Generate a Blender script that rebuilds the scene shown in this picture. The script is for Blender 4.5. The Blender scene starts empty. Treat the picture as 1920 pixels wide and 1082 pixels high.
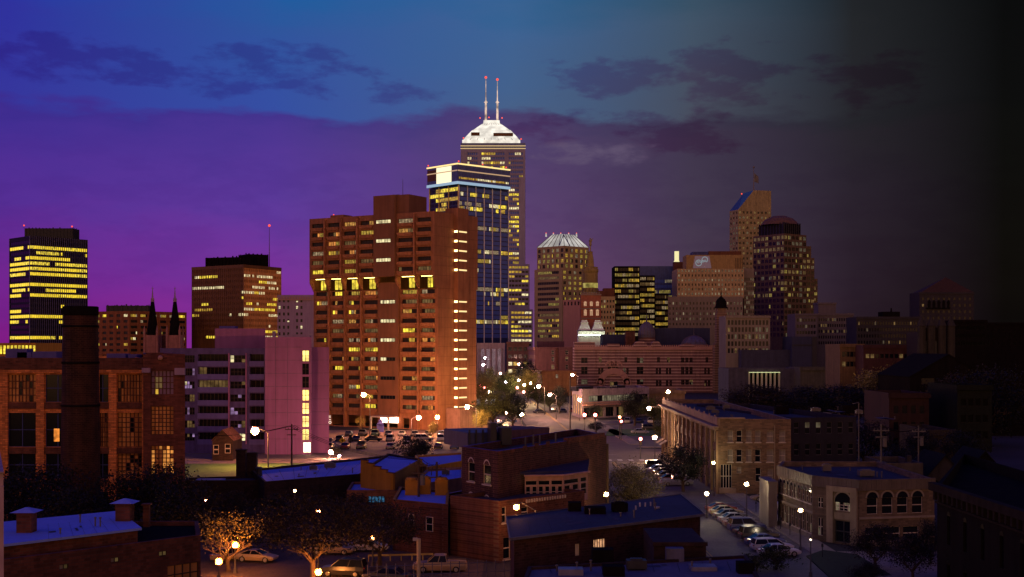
import bpy, math, random
from mathutils import Vector
R = math.radians
random.seed(7)
S = bpy.context.scene
COL = S.collection

# ---------------------------------------------------------------- camera
FOC, CAMH, YH = 2400.0, 23.0, 650.0          # focal length and horizon row of the 1920-wide photograph
cam_data = bpy.data.cameras.new('camera')
cam = bpy.data.objects.new('camera', cam_data); COL.objects.link(cam)
cam.location = (0, 0, CAMH); cam.rotation_euler = (R(90), 0, 0)
cam_data.sensor_width = 36; cam_data.lens = 36 * FOC / 1920
cam_data.shift_y = (YH - 541) / 1920
cam_data.clip_start = 0.5; cam_data.clip_end = 20000
S.camera = cam
S.view_settings.view_transform = 'Standard'; S.view_settings.look = 'None'
S.view_settings.exposure = 0; S.view_settings.gamma = 1
S.cycles.use_denoising = True
S.cycles.max_bounces = 5; S.cycles.diffuse_bounces = 2; S.cycles.glossy_bounces = 2
S.cycles.sample_clamp_indirect = 3

def lin(r, g, b):
    f = lambda c: (c / 255 / 12.92) if c / 255 <= 0.04045 else ((c / 255 + 0.055) / 1.055) ** 2.4
    return (f(r), f(g), f(b), 1)

# ---------------------------------------------------------------- sky (dusk: afterglow to the left, night to the right)
W = bpy.data.worlds.new('World'); S.world = W; W.use_nodes = True
nt = W.node_tree; nt.nodes.clear()
def N(t, **k):
    n = nt.nodes.new(t)
    for a, b in k.items(): setattr(n, a, b)
    return n
def ln(a, b): nt.links.new(a, b)
def mth(op, a, b=None, c=None):
    n = N('ShaderNodeMath', operation=op)
    for i, v in enumerate((a, b, c)):
        if v is None: continue
        if isinstance(v, (int, float)): n.inputs[i].default_value = v
        else: ln(v, n.inputs[i])
    return n.outputs[0]
def mrange(v, a, b, c=0.0, d=1.0, smooth=True):
    n = N('ShaderNodeMapRange'); n.interpolation_type = 'SMOOTHSTEP' if smooth else 'LINEAR'
    ln(v, n.inputs[0])
    for i, x in enumerate((a, b, c, d)): n.inputs[i + 1].default_value = x
    return n.outputs[0]
def cmix(f, a, b, mode='MIX'):
    n = N('ShaderNodeMix', data_type='RGBA', blend_type=mode)
    if isinstance(f, (int, float)): n.inputs[0].default_value = f
    else: ln(f, n.inputs[0])
    for i, v in ((6, a), (7, b)):
        if isinstance(v, tuple): n.inputs[i].default_value = v
        else: ln(v, n.inputs[i])
    return n.outputs[2]
def ramp(f, stops):
    n = N('ShaderNodeValToRGB'); cr = n.color_ramp
    while len(cr.elements) < len(stops): cr.elements.new(0.5)
    for e, (p, c) in zip(cr.elements, stops): e.position = p; e.color = lin(*c)
    ln(f, n.inputs[0]); return n.outputs[0]
tc = N('ShaderNodeTexCoord'); sep = N('ShaderNodeSeparateXYZ'); ln(tc.outputs['Generated'], sep.inputs[0])
az = mth('MULTIPLY', mth('ARCTAN2', sep.outputs[0], sep.outputs[1]), 57.2958)
el = mth('MULTIPLY', mth('ARCSINE', sep.outputs[2]), 57.2958)
cv = N('ShaderNodeCombineXYZ'); ln(mth('MULTIPLY', az, 0.16), cv.inputs[0]); ln(mth('MULTIPLY', el, 0.55), cv.inputs[1])
nz = N('ShaderNodeTexNoise'); nz.inputs['Scale'].default_value = 1.0; nz.inputs['Detail'].default_value = 7; nz.inputs['Roughness'].default_value = 0.55
ln(cv.outputs[0], nz.inputs['Vector'])
nf = nz.outputs[0]
elw = mth('ADD', el, mth('MULTIPLY', mth('SUBTRACT', nf, 0.5), 3.6))     # ragged edge of the cloud bank
t = mth('DIVIDE', elw, 16.0)
# stops: sin of elevation rows, low to high (0 = horizon, 1 = top of the photograph)
q = [0.0, 0.16, 0.38, 0.58, 0.615, 0.648, 0.86, 1.0]
cols = [
 [(128,28,132), (114,34,142), (84,44,148), (66,44,146), (60,42,142), (52,52,156), (46,48,156), (34,58,164)],
 [(134,44,146), (122,48,152), (94,56,154), (74,52,144), (66,50,140), (52,78,162), (46,84,156), (26,92,158)],
 [(116,70,114), (106,66,114), (90,64,112), (80,64,108), (72,60,106), (70,96,136), (62,98,146), (40,96,144)],
 [(78,56,72), (72,54,74), (66,54,76), (62,53,75), (58,52,74), (70,76,92), (64,82,102), (46,76,96)],
 [(38,26,34), (40,28,40), (40,32,44), (38,34,42), (34,34,40), (36,36,42), (34,36,40), (28,32,36)],
 [(9,8,8), (10,9,9), (10,9,9), (10,10,10), (9,9,10), (9,9,10), (8,8,9), (7,8,9)]]
rs = [ramp(t, list(zip(q, c))) for c in cols]
sky = rs[0]
for r, (a, b) in zip(rs[1:], [(-21.5, -10.5), (-10.5, 0), (0, 8.0), (8.0, 14.9), (14.9, 21.0)]):
    sky = cmix(mrange(az, a, b, smooth=False), sky, r)
# separate cloud puffs above the bank
cv2 = N('ShaderNodeCombineXYZ'); ln(mth('MULTIPLY', az, 0.42), cv2.inputs[0]); ln(mth('MULTIPLY', el, 1.1), cv2.inputs[1]); cv2.inputs[2].default_value = 4.7
nz2 = N('ShaderNodeTexNoise'); nz2.inputs['Scale'].default_value = 1.0; nz2.inputs['Detail'].default_value = 8; nz2.inputs['Roughness'].default_value = 0.6
ln(cv2.outputs[0], nz2.inputs['Vector'])
nc = mth('SUBTRACT', nz2.outputs[0], 0.5)
cloud = None
for (px, py, rx, ry) in ((110, 112, 210, 34), (500, 132, 170, 46), (745, 184, 80, 26), (1110, 142, 160, 34), (1355, 150, 110, 62), (1590, 150, 130, 50), (1090, 240, 150, 34), (1260, 268, 110, 30)):
    a0 = math.degrees(math.atan((px - 960) / 2400)); e0 = math.degrees(math.atan((650 - py) / 2400 * math.cos(R(a0))))
    da = mth('DIVIDE', mth('SUBTRACT', az, a0), rx * 0.0225); de = mth('DIVIDE', mth('SUBTRACT', el, e0), ry * 0.0225)
    v = mth('ADD', mth('SUBTRACT', 1.0, mth('ADD', mth('MULTIPLY', da, da), mth('MULTIPLY', de, de))), mth('MULTIPLY', nc, 9.0))
    v = mrange(v, -0.35, 1.25); cloud = v if cloud is None else mth('MAXIMUM', cloud, v)
sky = cmix(mth('MULTIPLY', cloud, 0.80), sky, cmix(1.0, sky, (0.80, 0.50, 0.72, 1), 'MULTIPLY'))
a0 = math.degrees(math.atan((1115 - 960) / 2400)); e0 = math.degrees(math.atan((650 - 286) / 2400))
da = mth('DIVIDE', mth('SUBTRACT', az, a0), 2.6); de = mth('DIVIDE', mth('SUBTRACT', el, e0), 0.62)
gap = mrange(mth('ADD', mth('SUBTRACT', 1.0, mth('ADD', mth('MULTIPLY', da, da), mth('MULTIPLY', de, de))), mth('MULTIPLY', nc, 5.0)), -0.3, 1.1)
sky = cmix(mth('MULTIPLY', gap, 0.7), sky, lin(104, 90, 116))
streak = mth('MULTIPLY', mrange(nz2.outputs[0], 0.42, 0.62), mrange(el, 10.0, 7.0))
sky = cmix(mth('MULTIPLY', streak, 0.35), sky, cmix(1.0, sky, (0.78, 0.70, 0.84, 1), 'MULTIPLY'))
# overhead: deep blue; behind the camera: added warm band that fills the facades with light
sky = cmix(mrange(el, 15.5, 34), sky, (0.022, 0.030, 0.265, 1))
back = cmix(mrange(el, 6, 30), (1.15, 0.52, 0.20, 1), (0.032, 0.026, 0.160, 1))
absaz = mth('ABSOLUTE', mth('ADD', az, 0.0))
sky = cmix(mth('MULTIPLY', mrange(absaz, 80, 120), mrange(el, 70, 40)), sky, back)
sky = cmix(mrange(el, -0.5, -4), sky, (0.004, 0.003, 0.004, 1))
bg = N('ShaderNodeBackground'); ln(sky, bg.inputs[0]); bg.inputs[1].default_value = 1.0
# the last of the daylight scattered by the air
nis = N('ShaderNodeTexSky', sky_type='NISHITA'); nis.sun_disc = False; nis.sun_elevation = R(0.5); nis.sun_rotation = R(-70)
bg2 = N('ShaderNodeBackground'); ln(nis.outputs[0], bg2.inputs[0]); bg2.inputs[1].default_value = 0.002
ad = N('ShaderNodeAddShader'); ln(bg.outputs[0], ad.inputs[0]); ln(bg2.outputs[0], ad.inputs[1])
wo = N('ShaderNodeOutputWorld'); ln(ad.outputs[0], wo.inputs[0])
sd = bpy.data.lights.new('sun', 'SUN'); sd.energy = 0.10; sd.angle = R(12); sd.color = (0.9, 0.35, 0.85)
so = bpy.data.objects.new('sun', sd); COL.objects.link(so); so.rotation_euler = (R(70), 0, R(-62))

# ---------------------------------------------------------------- placement: photograph rows / columns at a real distance
def D(py, z=0): return (CAMH - z) * FOC / (py - YH)
def X(px, d): return (px - 960) / FOC * d
def Z(py, d): return CAMH + (YH - py) / FOC * d
def P(px, d): return (X(px, d), d)
def G(px, py, z=0): d = D(py, z); return (X(px, d), d)

# ---------------------------------------------------------------- materials
MATS = {}
def base_mat(name):
    m = bpy.data.materials.new(name); m.use_nodes = True
    MATS[name] = m; return m, m.node_tree, m.node_tree.nodes['Principled BSDF']
def mat(name, c, rough=0.85, var=0.35, scale=0.6, metal=0.0, spec=0.25, stripe=None, brick=None, streak=True):
    if name in MATS: return MATS[name]
    m, t, p = base_mat(name); n = t.nodes; l = t.links
    p.inputs['Roughness'].default_value = rough; p.inputs['Metallic'].default_value = metal
    p.inputs['Specular IOR Level'].default_value = spec
    tc = n.new('ShaderNodeTexCoord')
    a = n.new('ShaderNodeTexNoise'); a.inputs['Scale'].default_value = scale; a.inputs['Detail'].default_value = 6; a.inputs['Roughness'].default_value = 0.65
    l.new(tc.outputs['Object'], a.inputs['Vector'])
    mp = n.new('ShaderNodeMapping'); mp.inputs['Scale'].default_value = (1.3, 1.3, 0.10) if streak else (3.1, 3.1, 3.1)
    l.new(tc.outputs['Object'], mp.inputs[0])
    b = n.new('ShaderNodeTexNoise'); b.inputs['Scale'].default_value = 1.0; b.inputs['Detail'].default_value = 4
    l.new(mp.outputs[0], b.inputs['Vector'])
    s = n.new('ShaderNodeMath'); s.operation = 'ADD'; l.new(a.outputs[0], s.inputs[0]); l.new(b.outputs[0], s.inputs[1])
    r = n.new('ShaderNodeMapRange'); l.new(s.outputs[0], r.inputs[0])
    r.inputs[1].default_value = 0.65; r.inputs[2].default_value = 1.35
    r.inputs[3].default_value = 1 - var; r.inputs[4].default_value = 1 + var
    x = n.new('ShaderNodeMix'); x.data_type = 'RGBA'; x.blend_type = 'MULTIPLY'; x.inputs[0].default_value = 1
    x.inputs[6].default_value = (*c, 1)
    l.new(r.outputs[0], x.inputs[7])
    if stripe or brick:
        sp = n.new('ShaderNodeSeparateXYZ'); l.new(tc.outputs['Object'], sp.inputs[0])
    if stripe:                                   # (period, second colour)
        w = n.new('ShaderNodeMath'); w.operation = 'DIVIDE'; l.new(sp.outputs[2], w.inputs[0]); w.inputs[1].default_value = stripe[0]
        fr = n.new('ShaderNodeMath'); fr.operation = 'FRACT'; l.new(w.outputs[0], fr.inputs[0])
        g = n.new('ShaderNodeMath'); g.operation = 'GREATER_THAN'; l.new(fr.outputs[0], g.inputs[0]); g.inputs[1].default_value = 0.5
        y = n.new('ShaderNodeMix'); y.data_type = 'RGBA'; l.new(g.outputs[0], y.inputs[0])
        y.inputs[6].default_value = (*c, 1); y.inputs[7].default_value = (*stripe[1], 1); l.new(y.outputs[2], x.inputs[6])
    if brick:                                    # (course height, mortar colour)
        ad = n.new('ShaderNodeMath'); ad.operation = 'ADD'; l.new(sp.outputs[0], ad.inputs[0]); l.new(sp.outputs[1], ad.inputs[1])
        cb = n.new('ShaderNodeCombineXYZ'); l.new(ad.outputs[0], cb.inputs[0]); l.new(sp.outputs[2], cb.inputs[1])
        k = n.new('ShaderNodeTexBrick'); k.inputs['Scale'].default_value = 1; k.inputs['Row Height'].default_value = brick[0]
        k.inputs['Brick Width'].default_value = brick[0] * 3; k.inputs['Mortar Size'].default_value = brick[0] * 0.09
        k.inputs['Color1'].default_value = (*[v * 1.25 for v in c], 1); k.inputs['Color2'].default_value = (*[v * 0.62 for v in c], 1)
        k.inputs['Mortar'].default_value = (*brick[1], 1); l.new(cb.outputs[0], k.inputs['Vector']); l.new(k.outputs[0], x.inputs[6])
    l.new(x.outputs[2], p.inputs['Base Color'])
    return m
def glass(name, c=(0.006, 0.007, 0.012), rough=0.12, spec=0.25):
    m, t, p = base_mat(name); p.inputs['Base Color'].default_value = (*c, 1)
    p.inputs['Roughness'].default_value = rough; p.inputs['Specular IOR Level'].default_value = spec
    return m
def lit(name, c, s, scale=0.7, contrast=0.75, sample=False):
    """Uneven glow of a lit room behind a pane; also put on floodlit surfaces."""
    m, t, p = base_mat(name); n = t.nodes; l = t.links
    p.inputs['Base Color'].default_value = (0.02, 0.02, 0.02, 1); p.inputs['Roughness'].default_value = 0.25
    tc = n.new('ShaderNodeTexCoord'); a = n.new('ShaderNodeTexNoise'); a.inputs['Scale'].default_value = scale; a.inputs['Detail'].default_value = 3
    l.new(tc.outputs['Object'], a.inputs['Vector'])
    r = n.new('ShaderNodeMapRange'); l.new(a.outputs[0], r.inputs[0]); r.inputs[1].default_value = 0.35; r.inputs[2].default_value = 0.65
    r.inputs[3].default_value = s * (1 - contrast); r.inputs[4].default_value = s
    p.inputs['Emission Color'].default_value = (*c, 1); l.new(r.outputs[0], p.inputs['Emission Strength'])
    if not sample: m.cycles.emission_sampling = 'NONE'
    return m
def glow(name, c, s):
    m, t, p = base_mat(name); p.inputs['Base Color'].default_value = (0.3, 0.3, 0.3, 1)
    p.inputs['Emission Color'].default_value = (*c, 1); p.inputs['Emission Strength'].default_value = s
    return m

# ---------------------------------------------------------------- mesh helpers
BASE = {}
SPLIT = {'pilaster', 'corner_pier', 'corbel', 'arch', 'coping', 'window_arch', 'roof_unit', 'vent_pipe', 'vent_louvre', 'skylight', 'antenna', 'penthouse', 'corner_pavilion', 'roof_hatch', 'chimney', 'entrance_surround', 'string_course', 'setback', 'trim'}
class Fr:
    """A facade: u runs along it, w stands out from it, z is up."""
    def __init__(s, A, B):
        s.A = Vector((A[0], A[1])); d = Vector((B[0], B[1])) - s.A
        s.L = d.length; s.t = d / s.L; s.n = Vector((s.t.y, -s.t.x))
    def p(s, u, z, w=0.0):
        return (s.A.x + s.t.x * u + s.n.x * w, s.A.y + s.t.y * u + s.n.y * w, z)
class MB:
    def __init__(s): s.v = []; s.f = []; s.m = []
    def q(s, pts, m=0):
        i = len(s.v); s.v += [tuple(p) for p in pts]; s.f.append(tuple(range(i, i + len(pts)))); s.m.append(m)
    def fbox(s, F, u0, u1, z0, z1, w0, w1, m=0, back=False):
        p = F.p
        s.q([p(u0, z0, w1), p(u1, z0, w1), p(u1, z1, w1), p(u0, z1, w1)], m)
        s.q([p(u0, z1, w1), p(u1, z1, w1), p(u1, z1, w0), p(u0, z1, w0)], m)
        s.q([p(u0, z0, w0), p(u1, z0, w0), p(u1, z0, w1), p(u0, z0, w1)], m)
        s.q([p(u0, z0, w0), p(u0, z0, w1), p(u0, z1, w1), p(u0, z1, w0)], m)
        s.q([p(u1, z0, w1), p(u1, z0, w0), p(u1, z1, w0), p(u1, z1, w1)], m)
        if back: s.q([p(u1, z0, w0), p(u0, z0, w0), p(u0, z1, w0), p(u1, z1, w0)], m)
    def box(s, x0, x1, y0, y1, z0, z1, m=0):
        s.fbox(Fr((x0, y0), (x1, y0)), 0, x1 - x0, z0, z1, -(y1 - y0), 0, m, True)
    def wall(s, F, z0, z1, ops=(), dep=0.25, m=0, mr=None):
        zs = sorted({z0, z1} | {o[2] for o in ops} | {o[3] for o in ops})
        for a, b in zip(zs, zs[1:]):
            if b - a < 1e-6: continue
            c = (a + b) / 2; u = 0.0
            for o in sorted((o for o in ops if o[2] < c < o[3]), key=lambda o: o[0]):
                if o[0] > u + 1e-6: s.q([F.p(u, a), F.p(o[0], a), F.p(o[0], b), F.p(u, b)], m)
                u = max(u, o[1])
            if u < F.L - 1e-6: s.q([F.p(u, a), F.p(F.L, a), F.p(F.L, b), F.p(u, b)], m)
        k = m if mr is None else mr
        for o in ops:
            u0, u1, a, b = o[:4]
            for (e, f_, g, h) in ((u0, a, u0, b), (u0, b, u1, b), (u1, b, u1, a), (u1, a, u0, a)):
                s.q([F.p(e, f_), F.p(g, h), F.p(g, h, -dep), F.p(e, f_, -dep)], k)
    def prism(s, poly, z0, z1, m=0, mt=None, bottom=False):
        n = len(poly)
        for i in range(n):
            a, b = poly[i], poly[(i + 1) % n]
            s.q([(*a, z0), (*b, z0), (*b, z1), (*a, z1)], m)
        s.q([(*p, z1) for p in poly], m if mt is None else mt)
        if bottom: s.q([(*p, z0) for p in reversed(poly)], m)
    def tube(s, a, b, r0, r1=None, n=8, m=0, cap=True):
        r1 = r0 if r1 is None else r1
        a = Vector(a); b = Vector(b); d = (b - a)
        if d.length < 1e-6: return
        d.normalize(); x = d.orthogonal().normalized(); y = d.cross(x)
        A = [a + (x * math.cos(k * 2 * math.pi / n) + y * math.sin(k * 2 * math.pi / n)) * r0 for k in range(n)]
        B = [b + (x * math.cos(k * 2 * math.pi / n) + y * math.sin(k * 2 * math.pi / n)) * r1 for k in range(n)]
        for k in range(n): s.q([A[k], A[(k + 1) % n], B[(k + 1) % n], B[k]], m)
        if cap:
            s.q(B, m); s.q(A[::-1], m)
    def lathe(s, c, prof, n=16, m=0, rot=0.0):
        rings = [[(c[0] + r * math.cos(rot + k * 2 * math.pi / n), c[1] + r * math.sin(rot + k * 2 * math.pi / n), z) for k in range(n)] for r, z in prof]
        for A, B in zip(rings, rings[1:]):
            for k in range(n): s.q([A[k], A[(k + 1) % n], B[(k + 1) % n], B[k]], m)
        if prof[-1][0] > 1e-4: s.q(rings[-1], m)
    def ball(s, c, r, n=8, m=0, sz=1.0):
        s.lathe(c, [(max(1e-5, r * math.sin(k * math.pi / n)), c[2] - sz * r * math.cos(k * math.pi / n)) for k in range(n + 1)], n + 2, m)
    def mesh(s, name, mats, off=(0, 0, 0), smooth=False):
        me = bpy.data.meshes.new(name)
        me.from_pydata([(a - off[0], b - off[1], c - off[2]) for a, b, c in s.v], [], s.f)
        for x in mats: me.materials.append(x)
        if len(mats) > 1: me.polygons.foreach_set('material_index', s.m)
        if smooth: me.polygons.foreach_set('use_smooth', [True] * len(s.f))
        me.update(); return me
    def pieces(s):
        """Split into the bodies that touch each other, one mesh builder per body."""
        par = list(range(len(s.f))); seen = {}
        def find(i):
            while par[i] != i: par[i] = par[par[i]]; i = par[i]
            return i
        for i, f in enumerate(s.f):
            for k in f:
                key = tuple(round(c, 2) for c in s.v[k])
                if key in seen: par[find(i)] = find(seen[key])
                else: seen[key] = i
        out = {}
        for i, f in enumerate(s.f): out.setdefault(find(i), MB()).q([s.v[k] for k in f], s.m[i])
        return list(out.values())
    def build(s, name, mats, parent=None, smooth=False):
        if name in SPLIT:
            ps = s.pieces()
            if len(ps) > 1: return [b._one(name, mats, parent, smooth) for b in ps][-1]
        return s._one(name, mats, parent, smooth)
    def _one(s, name, mats, parent=None, smooth=False):
        if not isinstance(mats, (list, tuple)): mats = [mats]
        off = BASE.get(parent.as_pointer(), (0, 0, 0)) if parent else (0, 0, 0)
        o = bpy.data.objects.new(name, s.mesh(name, mats, off, smooth)); COL.objects.link(o)
        if parent: o.parent = parent; BASE[o.as_pointer()] = off
        return o
def tag(o, label, cat, group=None):
    o['label'] = label; o['category'] = cat
    if group: o['group'] = group
    return o
def thing(name, label, cat, loc, group=None):
    o = bpy.data.objects.new(name, None); COL.objects.link(o); o.empty_display_size = 0.5
    o.location = loc; BASE[o.as_pointer()] = tuple(loc)
    return tag(o, label, cat, group)
def struct(mb, name, m):
    o = mb.build(name, m); o['kind'] = 'structure'; return o
def copy_tree(o, parent=None):
    c = o.copy(); COL.objects.link(c)
    if parent: c.parent = parent
    for ch in [x for x in CHILD.get(o.as_pointer(), [])]: copy_tree(ch, c)
    return c
CHILD = {}
def kid(o, parent): CHILD.setdefault(parent.as_pointer(), []).append(o); return o

def inset(poly, d):
    n = len(poly); out = []
    for i in range(n):
        p0, p1, p2 = Vector(poly[i - 1]), Vector(poly[i]), Vector(poly[(i + 1) % n])
        a = (p1 - p0).normalized(); b = (p2 - p1).normalized()
        na = Vector((-a.y, a.x)); nb = Vector((-b.y, b.x)); k = 1 + na.dot(nb)
        v = p1 + (na + nb) * (d / max(k, 0.3)); out.append((v.x, v.y))
    return out
def shell(root, poly, z0, z1, wm, rm, ops=None, dep=0.25, para=0.9, thick=0.35, coping=None, name='wall'):
    """Walls with real openings, a parapet and a roof deck below it."""
    w = MB(); n = len(poly); ops = ops or {}
    for i in range(n): w.wall(Fr(poly[i], poly[(i + 1) % n]), z0, z1, ops.get(i, ()), dep)
    ip = inset(poly, thick); zr = z1 - para
    for i in range(n):
        j = (i + 1) % n
        w.q([(*poly[i], z1), (*poly[j], z1), (*ip[j], z1), (*ip[i], z1)], 1 if coping else 0)
        w.q([(*ip[j], zr), (*ip[i], zr), (*ip[i], z1), (*ip[j], z1)], 0)
    o = w.build(name, [wm, coping] if coping else wm, root)
    r = MB(); r.q([(*p, zr + 0.01) for p in ip]); r.build('roof', rm, root)
    return o
def quad_plan(A, C, depth):
    """Front edge A to C, walls straight back."""
    F = Fr(A, C); return [A, C, F.p(F.L, 0, -depth)[:2], F.p(0, 0, -depth)[:2]]
def sight_plan(A, C, depth, lean=0.01):
    """Front edge A to C, flanks that fall back at an angle (a wedge-shaped plot)."""
    k = 1 + depth / max(A[1], C[1]); return [A, C, (C[0] * k - depth * lean, C[1] * k), (A[0] * k, A[1] * k)]
def tri_plan(A, B, C):
    return [A, B, C, (A[0] + C[0] - B[0], A[1] + C[1] - B[1])]
def grid(F, z0, pitch, n, zo, h, cols, ww, m0=0.0, m1=0.0, skip=()):
    """Openings: n storeys from z0, cols columns of width ww between margins."""
    out = []; step = (F.L - m0 - m1) / cols
    for r in range(n):
        for c in range(cols):
            if c in skip: continue
            u = m0 + step * (c + 0.5)
            out.append((u - ww / 2, u + ww / 2, z0 + r * pitch + zo, z0 + r * pitch + zo + h))
    return out
def window_mb(F, o, w, cols, rows, fw, choice, fd=0.06):
    """One window: frame bars (material 0) and its panes."""
    b = MB(); u0, u1, z0, z1 = o[:4]; e = 0.015
    for c in range(cols):
        a0 = u0 + (u1 - u0) * c / cols; a1 = u0 + (u1 - u0) * (c + 1) / cols
        for r in range(rows):
            b0 = z0 + (z1 - z0) * r / rows; b1 = z0 + (z1 - z0) * (r + 1) / rows
            b.q([F.p(a0, b0, w), F.p(a1, b0, w), F.p(a1, b1, w), F.p(a0, b1, w)], choice())
    if fw > 0:
        for c in range(cols + 1):
            a = u0 + (u1 - u0) * c / cols; a0 = max(u0 - e, a - fw / 2); a1 = min(u1 + e, a + fw / 2)
            b.fbox(F, a0, a1, z0 - e, z1 + e, w - 0.02, w + fd, 0)
        for r in range(rows + 1):
            a = z0 + (z1 - z0) * r / rows; a0 = max(z0 - e, a - fw / 2); a1 = min(z1 + e, a + fw / 2)
            b.fbox(F, u0, u1, a0, a1, w - 0.02, w + fd * 0.8, 0)
    return b
def windows(root, F, ops, frame, panes, prob, w=-0.2, cols=2, rows=1, fw=0.07, name='window', rowvar=0.0, sill=None, cap=100):
    """Each opening gets its window; past the cap the rest become one part."""
    mats = [frame] + panes; nlit = len(panes) - 1; rest = MB(); many = 0
    cnt = WCOUNT.setdefault(root.as_pointer(), [0, []])
    rp = {}
    for o in ops:
        key = round(o[2], 2)
        if key not in rp: rp[key] = random.choices((prob * 0.15, prob, min(1, prob * 2.6)), (0.4, 0.35, 0.25))[0] if rowvar else prob
        p = rp[key]
        st = [random.random() < p, random.randint(1, max(1, nlit))]
        def ch():                                # neighbouring panes tend to share a room
            if random.random() > 0.68: st[0] = random.random() < p; st[1] = random.randint(1, max(1, nlit))
            return 1 + st[1] if st[0] and nlit else 1
        b = window_mb(F, o, w, cols, rows, fw, ch)
        if sill: b.fbox(F, o[0] - 0.12, o[1] + 0.12, o[2] - 0.16, o[2] - 0.016, w, 0.10, 0)
        if cnt[0] < cap: b.build(name, mats, root); cnt[0] += 1
        else:
            i = len(rest.v); rest.v += b.v; rest.f += [tuple(k + i for k in f) for f in b.f]; rest.m += b.m; many += 1
    if many: cnt[1].append((rest, mats, name))
WCOUNT = {}
def flush_rest():
    for root in list(ROOTS):
        c = WCOUNT.get(root.as_pointer())
        if not c or not c[1]: continue
        allm = []; rest = MB()
        for b, mats, name in c[1]:
            mp = []
            for x in mats:
                if x not in allm: allm.append(x)
                mp.append(allm.index(x))
            i = len(rest.v); rest.v += b.v; rest.f += [tuple(k + i for k in f) for f in b.f]; rest.m += [mp[k] for k in b.m]
        o = rest.build('window', allm, root); o['kind'] = 'stuff'
ROOTS = []
def bld(name, label, cat, xy, group=None, z=0):
    o = thing(name, label, cat, (xy[0], xy[1], z), group); ROOTS.append(o); return o
def beacon(root, x, y, z, r=0.9, h=2.0):
    r *= .6; b = MB(); b.tube((x, y, z), (x, y, z + h), 0.15 * r + 0.05, n=6); b.ball((x, y, z + h + r * 0.7), r, 6, 1)
    b.build('beacon', [DARKMETAL, RED], root)
# ---------------------------------------------------------------- palette
DARKMETAL = mat('dark_metal', (0.03, 0.03, 0.035), 0.5, 0.2, 2)
POLE = mat('pole_metal', (0.10, 0.09, 0.085), 0.5, 0.2, 2)
WOOD = mat('pole_wood', (0.07, 0.045, 0.03), 0.9, 0.3, 2)
ASPHALT = mat('asphalt', (0.15, 0.115, 0.092), 0.8, 0.4, 0.25, streak=False)
LOT = mat('lot_asphalt', (0.19, 0.13, 0.11), 0.85, 0.45, 0.3, streak=False)  # paler and pinker than the road asphalt
EARTH = mat('ground_earth', (0.035, 0.03, 0.03), 0.95, 0.5, 0.05, streak=False)
CONC = mat('pavement', (0.27, 0.21, 0.15), 0.85, 0.3, 0.5, streak=False)
PAINT = mat('road_paint', (0.5, 0.47, 0.42), 0.7, 0.4, 2, streak=False)
YPAINT = mat('yellow_road_paint', (0.5, 0.32, 0.06), 0.7, 0.4, 2, streak=False)
LAWN = mat('lawn_grass', (0.075, 0.15, 0.04), 0.95, 0.4, 1.2, streak=False)
G_DK = glass('dark_glass')
G_BLUE = glass('sky_tinted_glass', (0.075, 0.16, 0.58), 0.2)  # sky reflection put into the glass as its blue base
FR_DK = mat('dark_frame', (0.03, 0.02, 0.018), 0.6, 0.2, 2)
FR_WH = mat('pale_frame', (0.45, 0.38, 0.32), 0.6, 0.2, 2)
L_YEL = lit('lit_yellow', (1.0, 0.74, 0.06), 1.5)
L_GOLD = lit('lit_gold', (0.75, 0.45, 0.05), 0.9)
L_PALE = lit('lit_pale', (1.0, 0.85, 0.45), 1.2)
L_ORNG = lit('lit_orange', (1.0, 0.36, 0.07), 0.9)
L_DIM = lit('lit_dim', (0.42, 0.26, 0.09), 0.35)
L_DIMY = lit('lit_dim_yellow', (0.50, 0.38, 0.08), 0.6)
L_YEL2 = lit('lit_yellow_low', (0.9, 0.60, 0.08), 0.55, 1.6); L_PALE2 = lit('lit_pale_low', (0.9, 0.66, 0.36), 0.42, 1.6); L_AMB = lit('lit_amber', (1.0, 0.48, 0.10), 0.6, 1.6)
L_DIMW = lit('lit_dim_white', (0.55, 0.45, 0.28), 0.42)
L_FAINT = lit('lit_faint', (0.30, 0.26, 0.16), 0.30)
L_WHITE = glow('lit_white_strip', (1.0, 0.86, 0.50), 3.2)
L_VIO = lit('lit_violet', (0.5, 0.30, 0.62), 0.8)
RED = glow('red_beacon', (1.0, 0.07, 0.03), 1.3)
FLOOD = glow('floodlit_white', (1.0, 0.93, 0.80), 1.15)
ROOF_LT = mat('sky_tinted_roof', (0.20, 0.28, 0.74), 0.8, 0.12, 0.15, streak=False)  # blue light of the sky put into the roof colour
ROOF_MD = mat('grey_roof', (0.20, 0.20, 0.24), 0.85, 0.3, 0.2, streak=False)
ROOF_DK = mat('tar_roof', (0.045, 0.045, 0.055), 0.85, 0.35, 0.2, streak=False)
BRK_TWR = mat('tower_brick', (0.285, 0.122, 0.062), 0.9, 0.32, 0.25)
BRK_FAC = mat('factory_brick', (0.62, 0.205, 0.06), 0.9, 0.35, 0.5, brick=(0.24, (0.25, 0.1, 0.05)))
BRK_DK = mat('dark_red_brick', (0.11, 0.035, 0.022), 0.9, 0.45, 0.4, brick=(0.24, (0.09, 0.05, 0.04)))
BRK_OR = mat('orange_brick', (0.22, 0.085, 0.04), 0.9, 0.4, 0.5, brick=(0.24, (0.15, 0.09, 0.06)))
BRK_TAN = mat('tan_brick', (0.17, 0.105, 0.06), 0.9, 0.25, 0.4, brick=(0.24, (0.13, 0.10, 0.08)))
BRK_NBLK = mat('near_black_brick', (0.035, 0.018, 0.015), 0.9, 0.4, 0.5, brick=(0.24, (0.03, 0.02, 0.02)))  # very dark brick, close to black
MAUVE = mat('mauve_tinted_concrete', (0.215, 0.088, 0.225), 0.85, 0.18, 0.2)  # magenta cast of the dusk put into the concrete colour
SLATEB = mat('slate_blue_panel', (0.085, 0.070, 0.26), 0.8, 0.2, 0.4)
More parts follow.
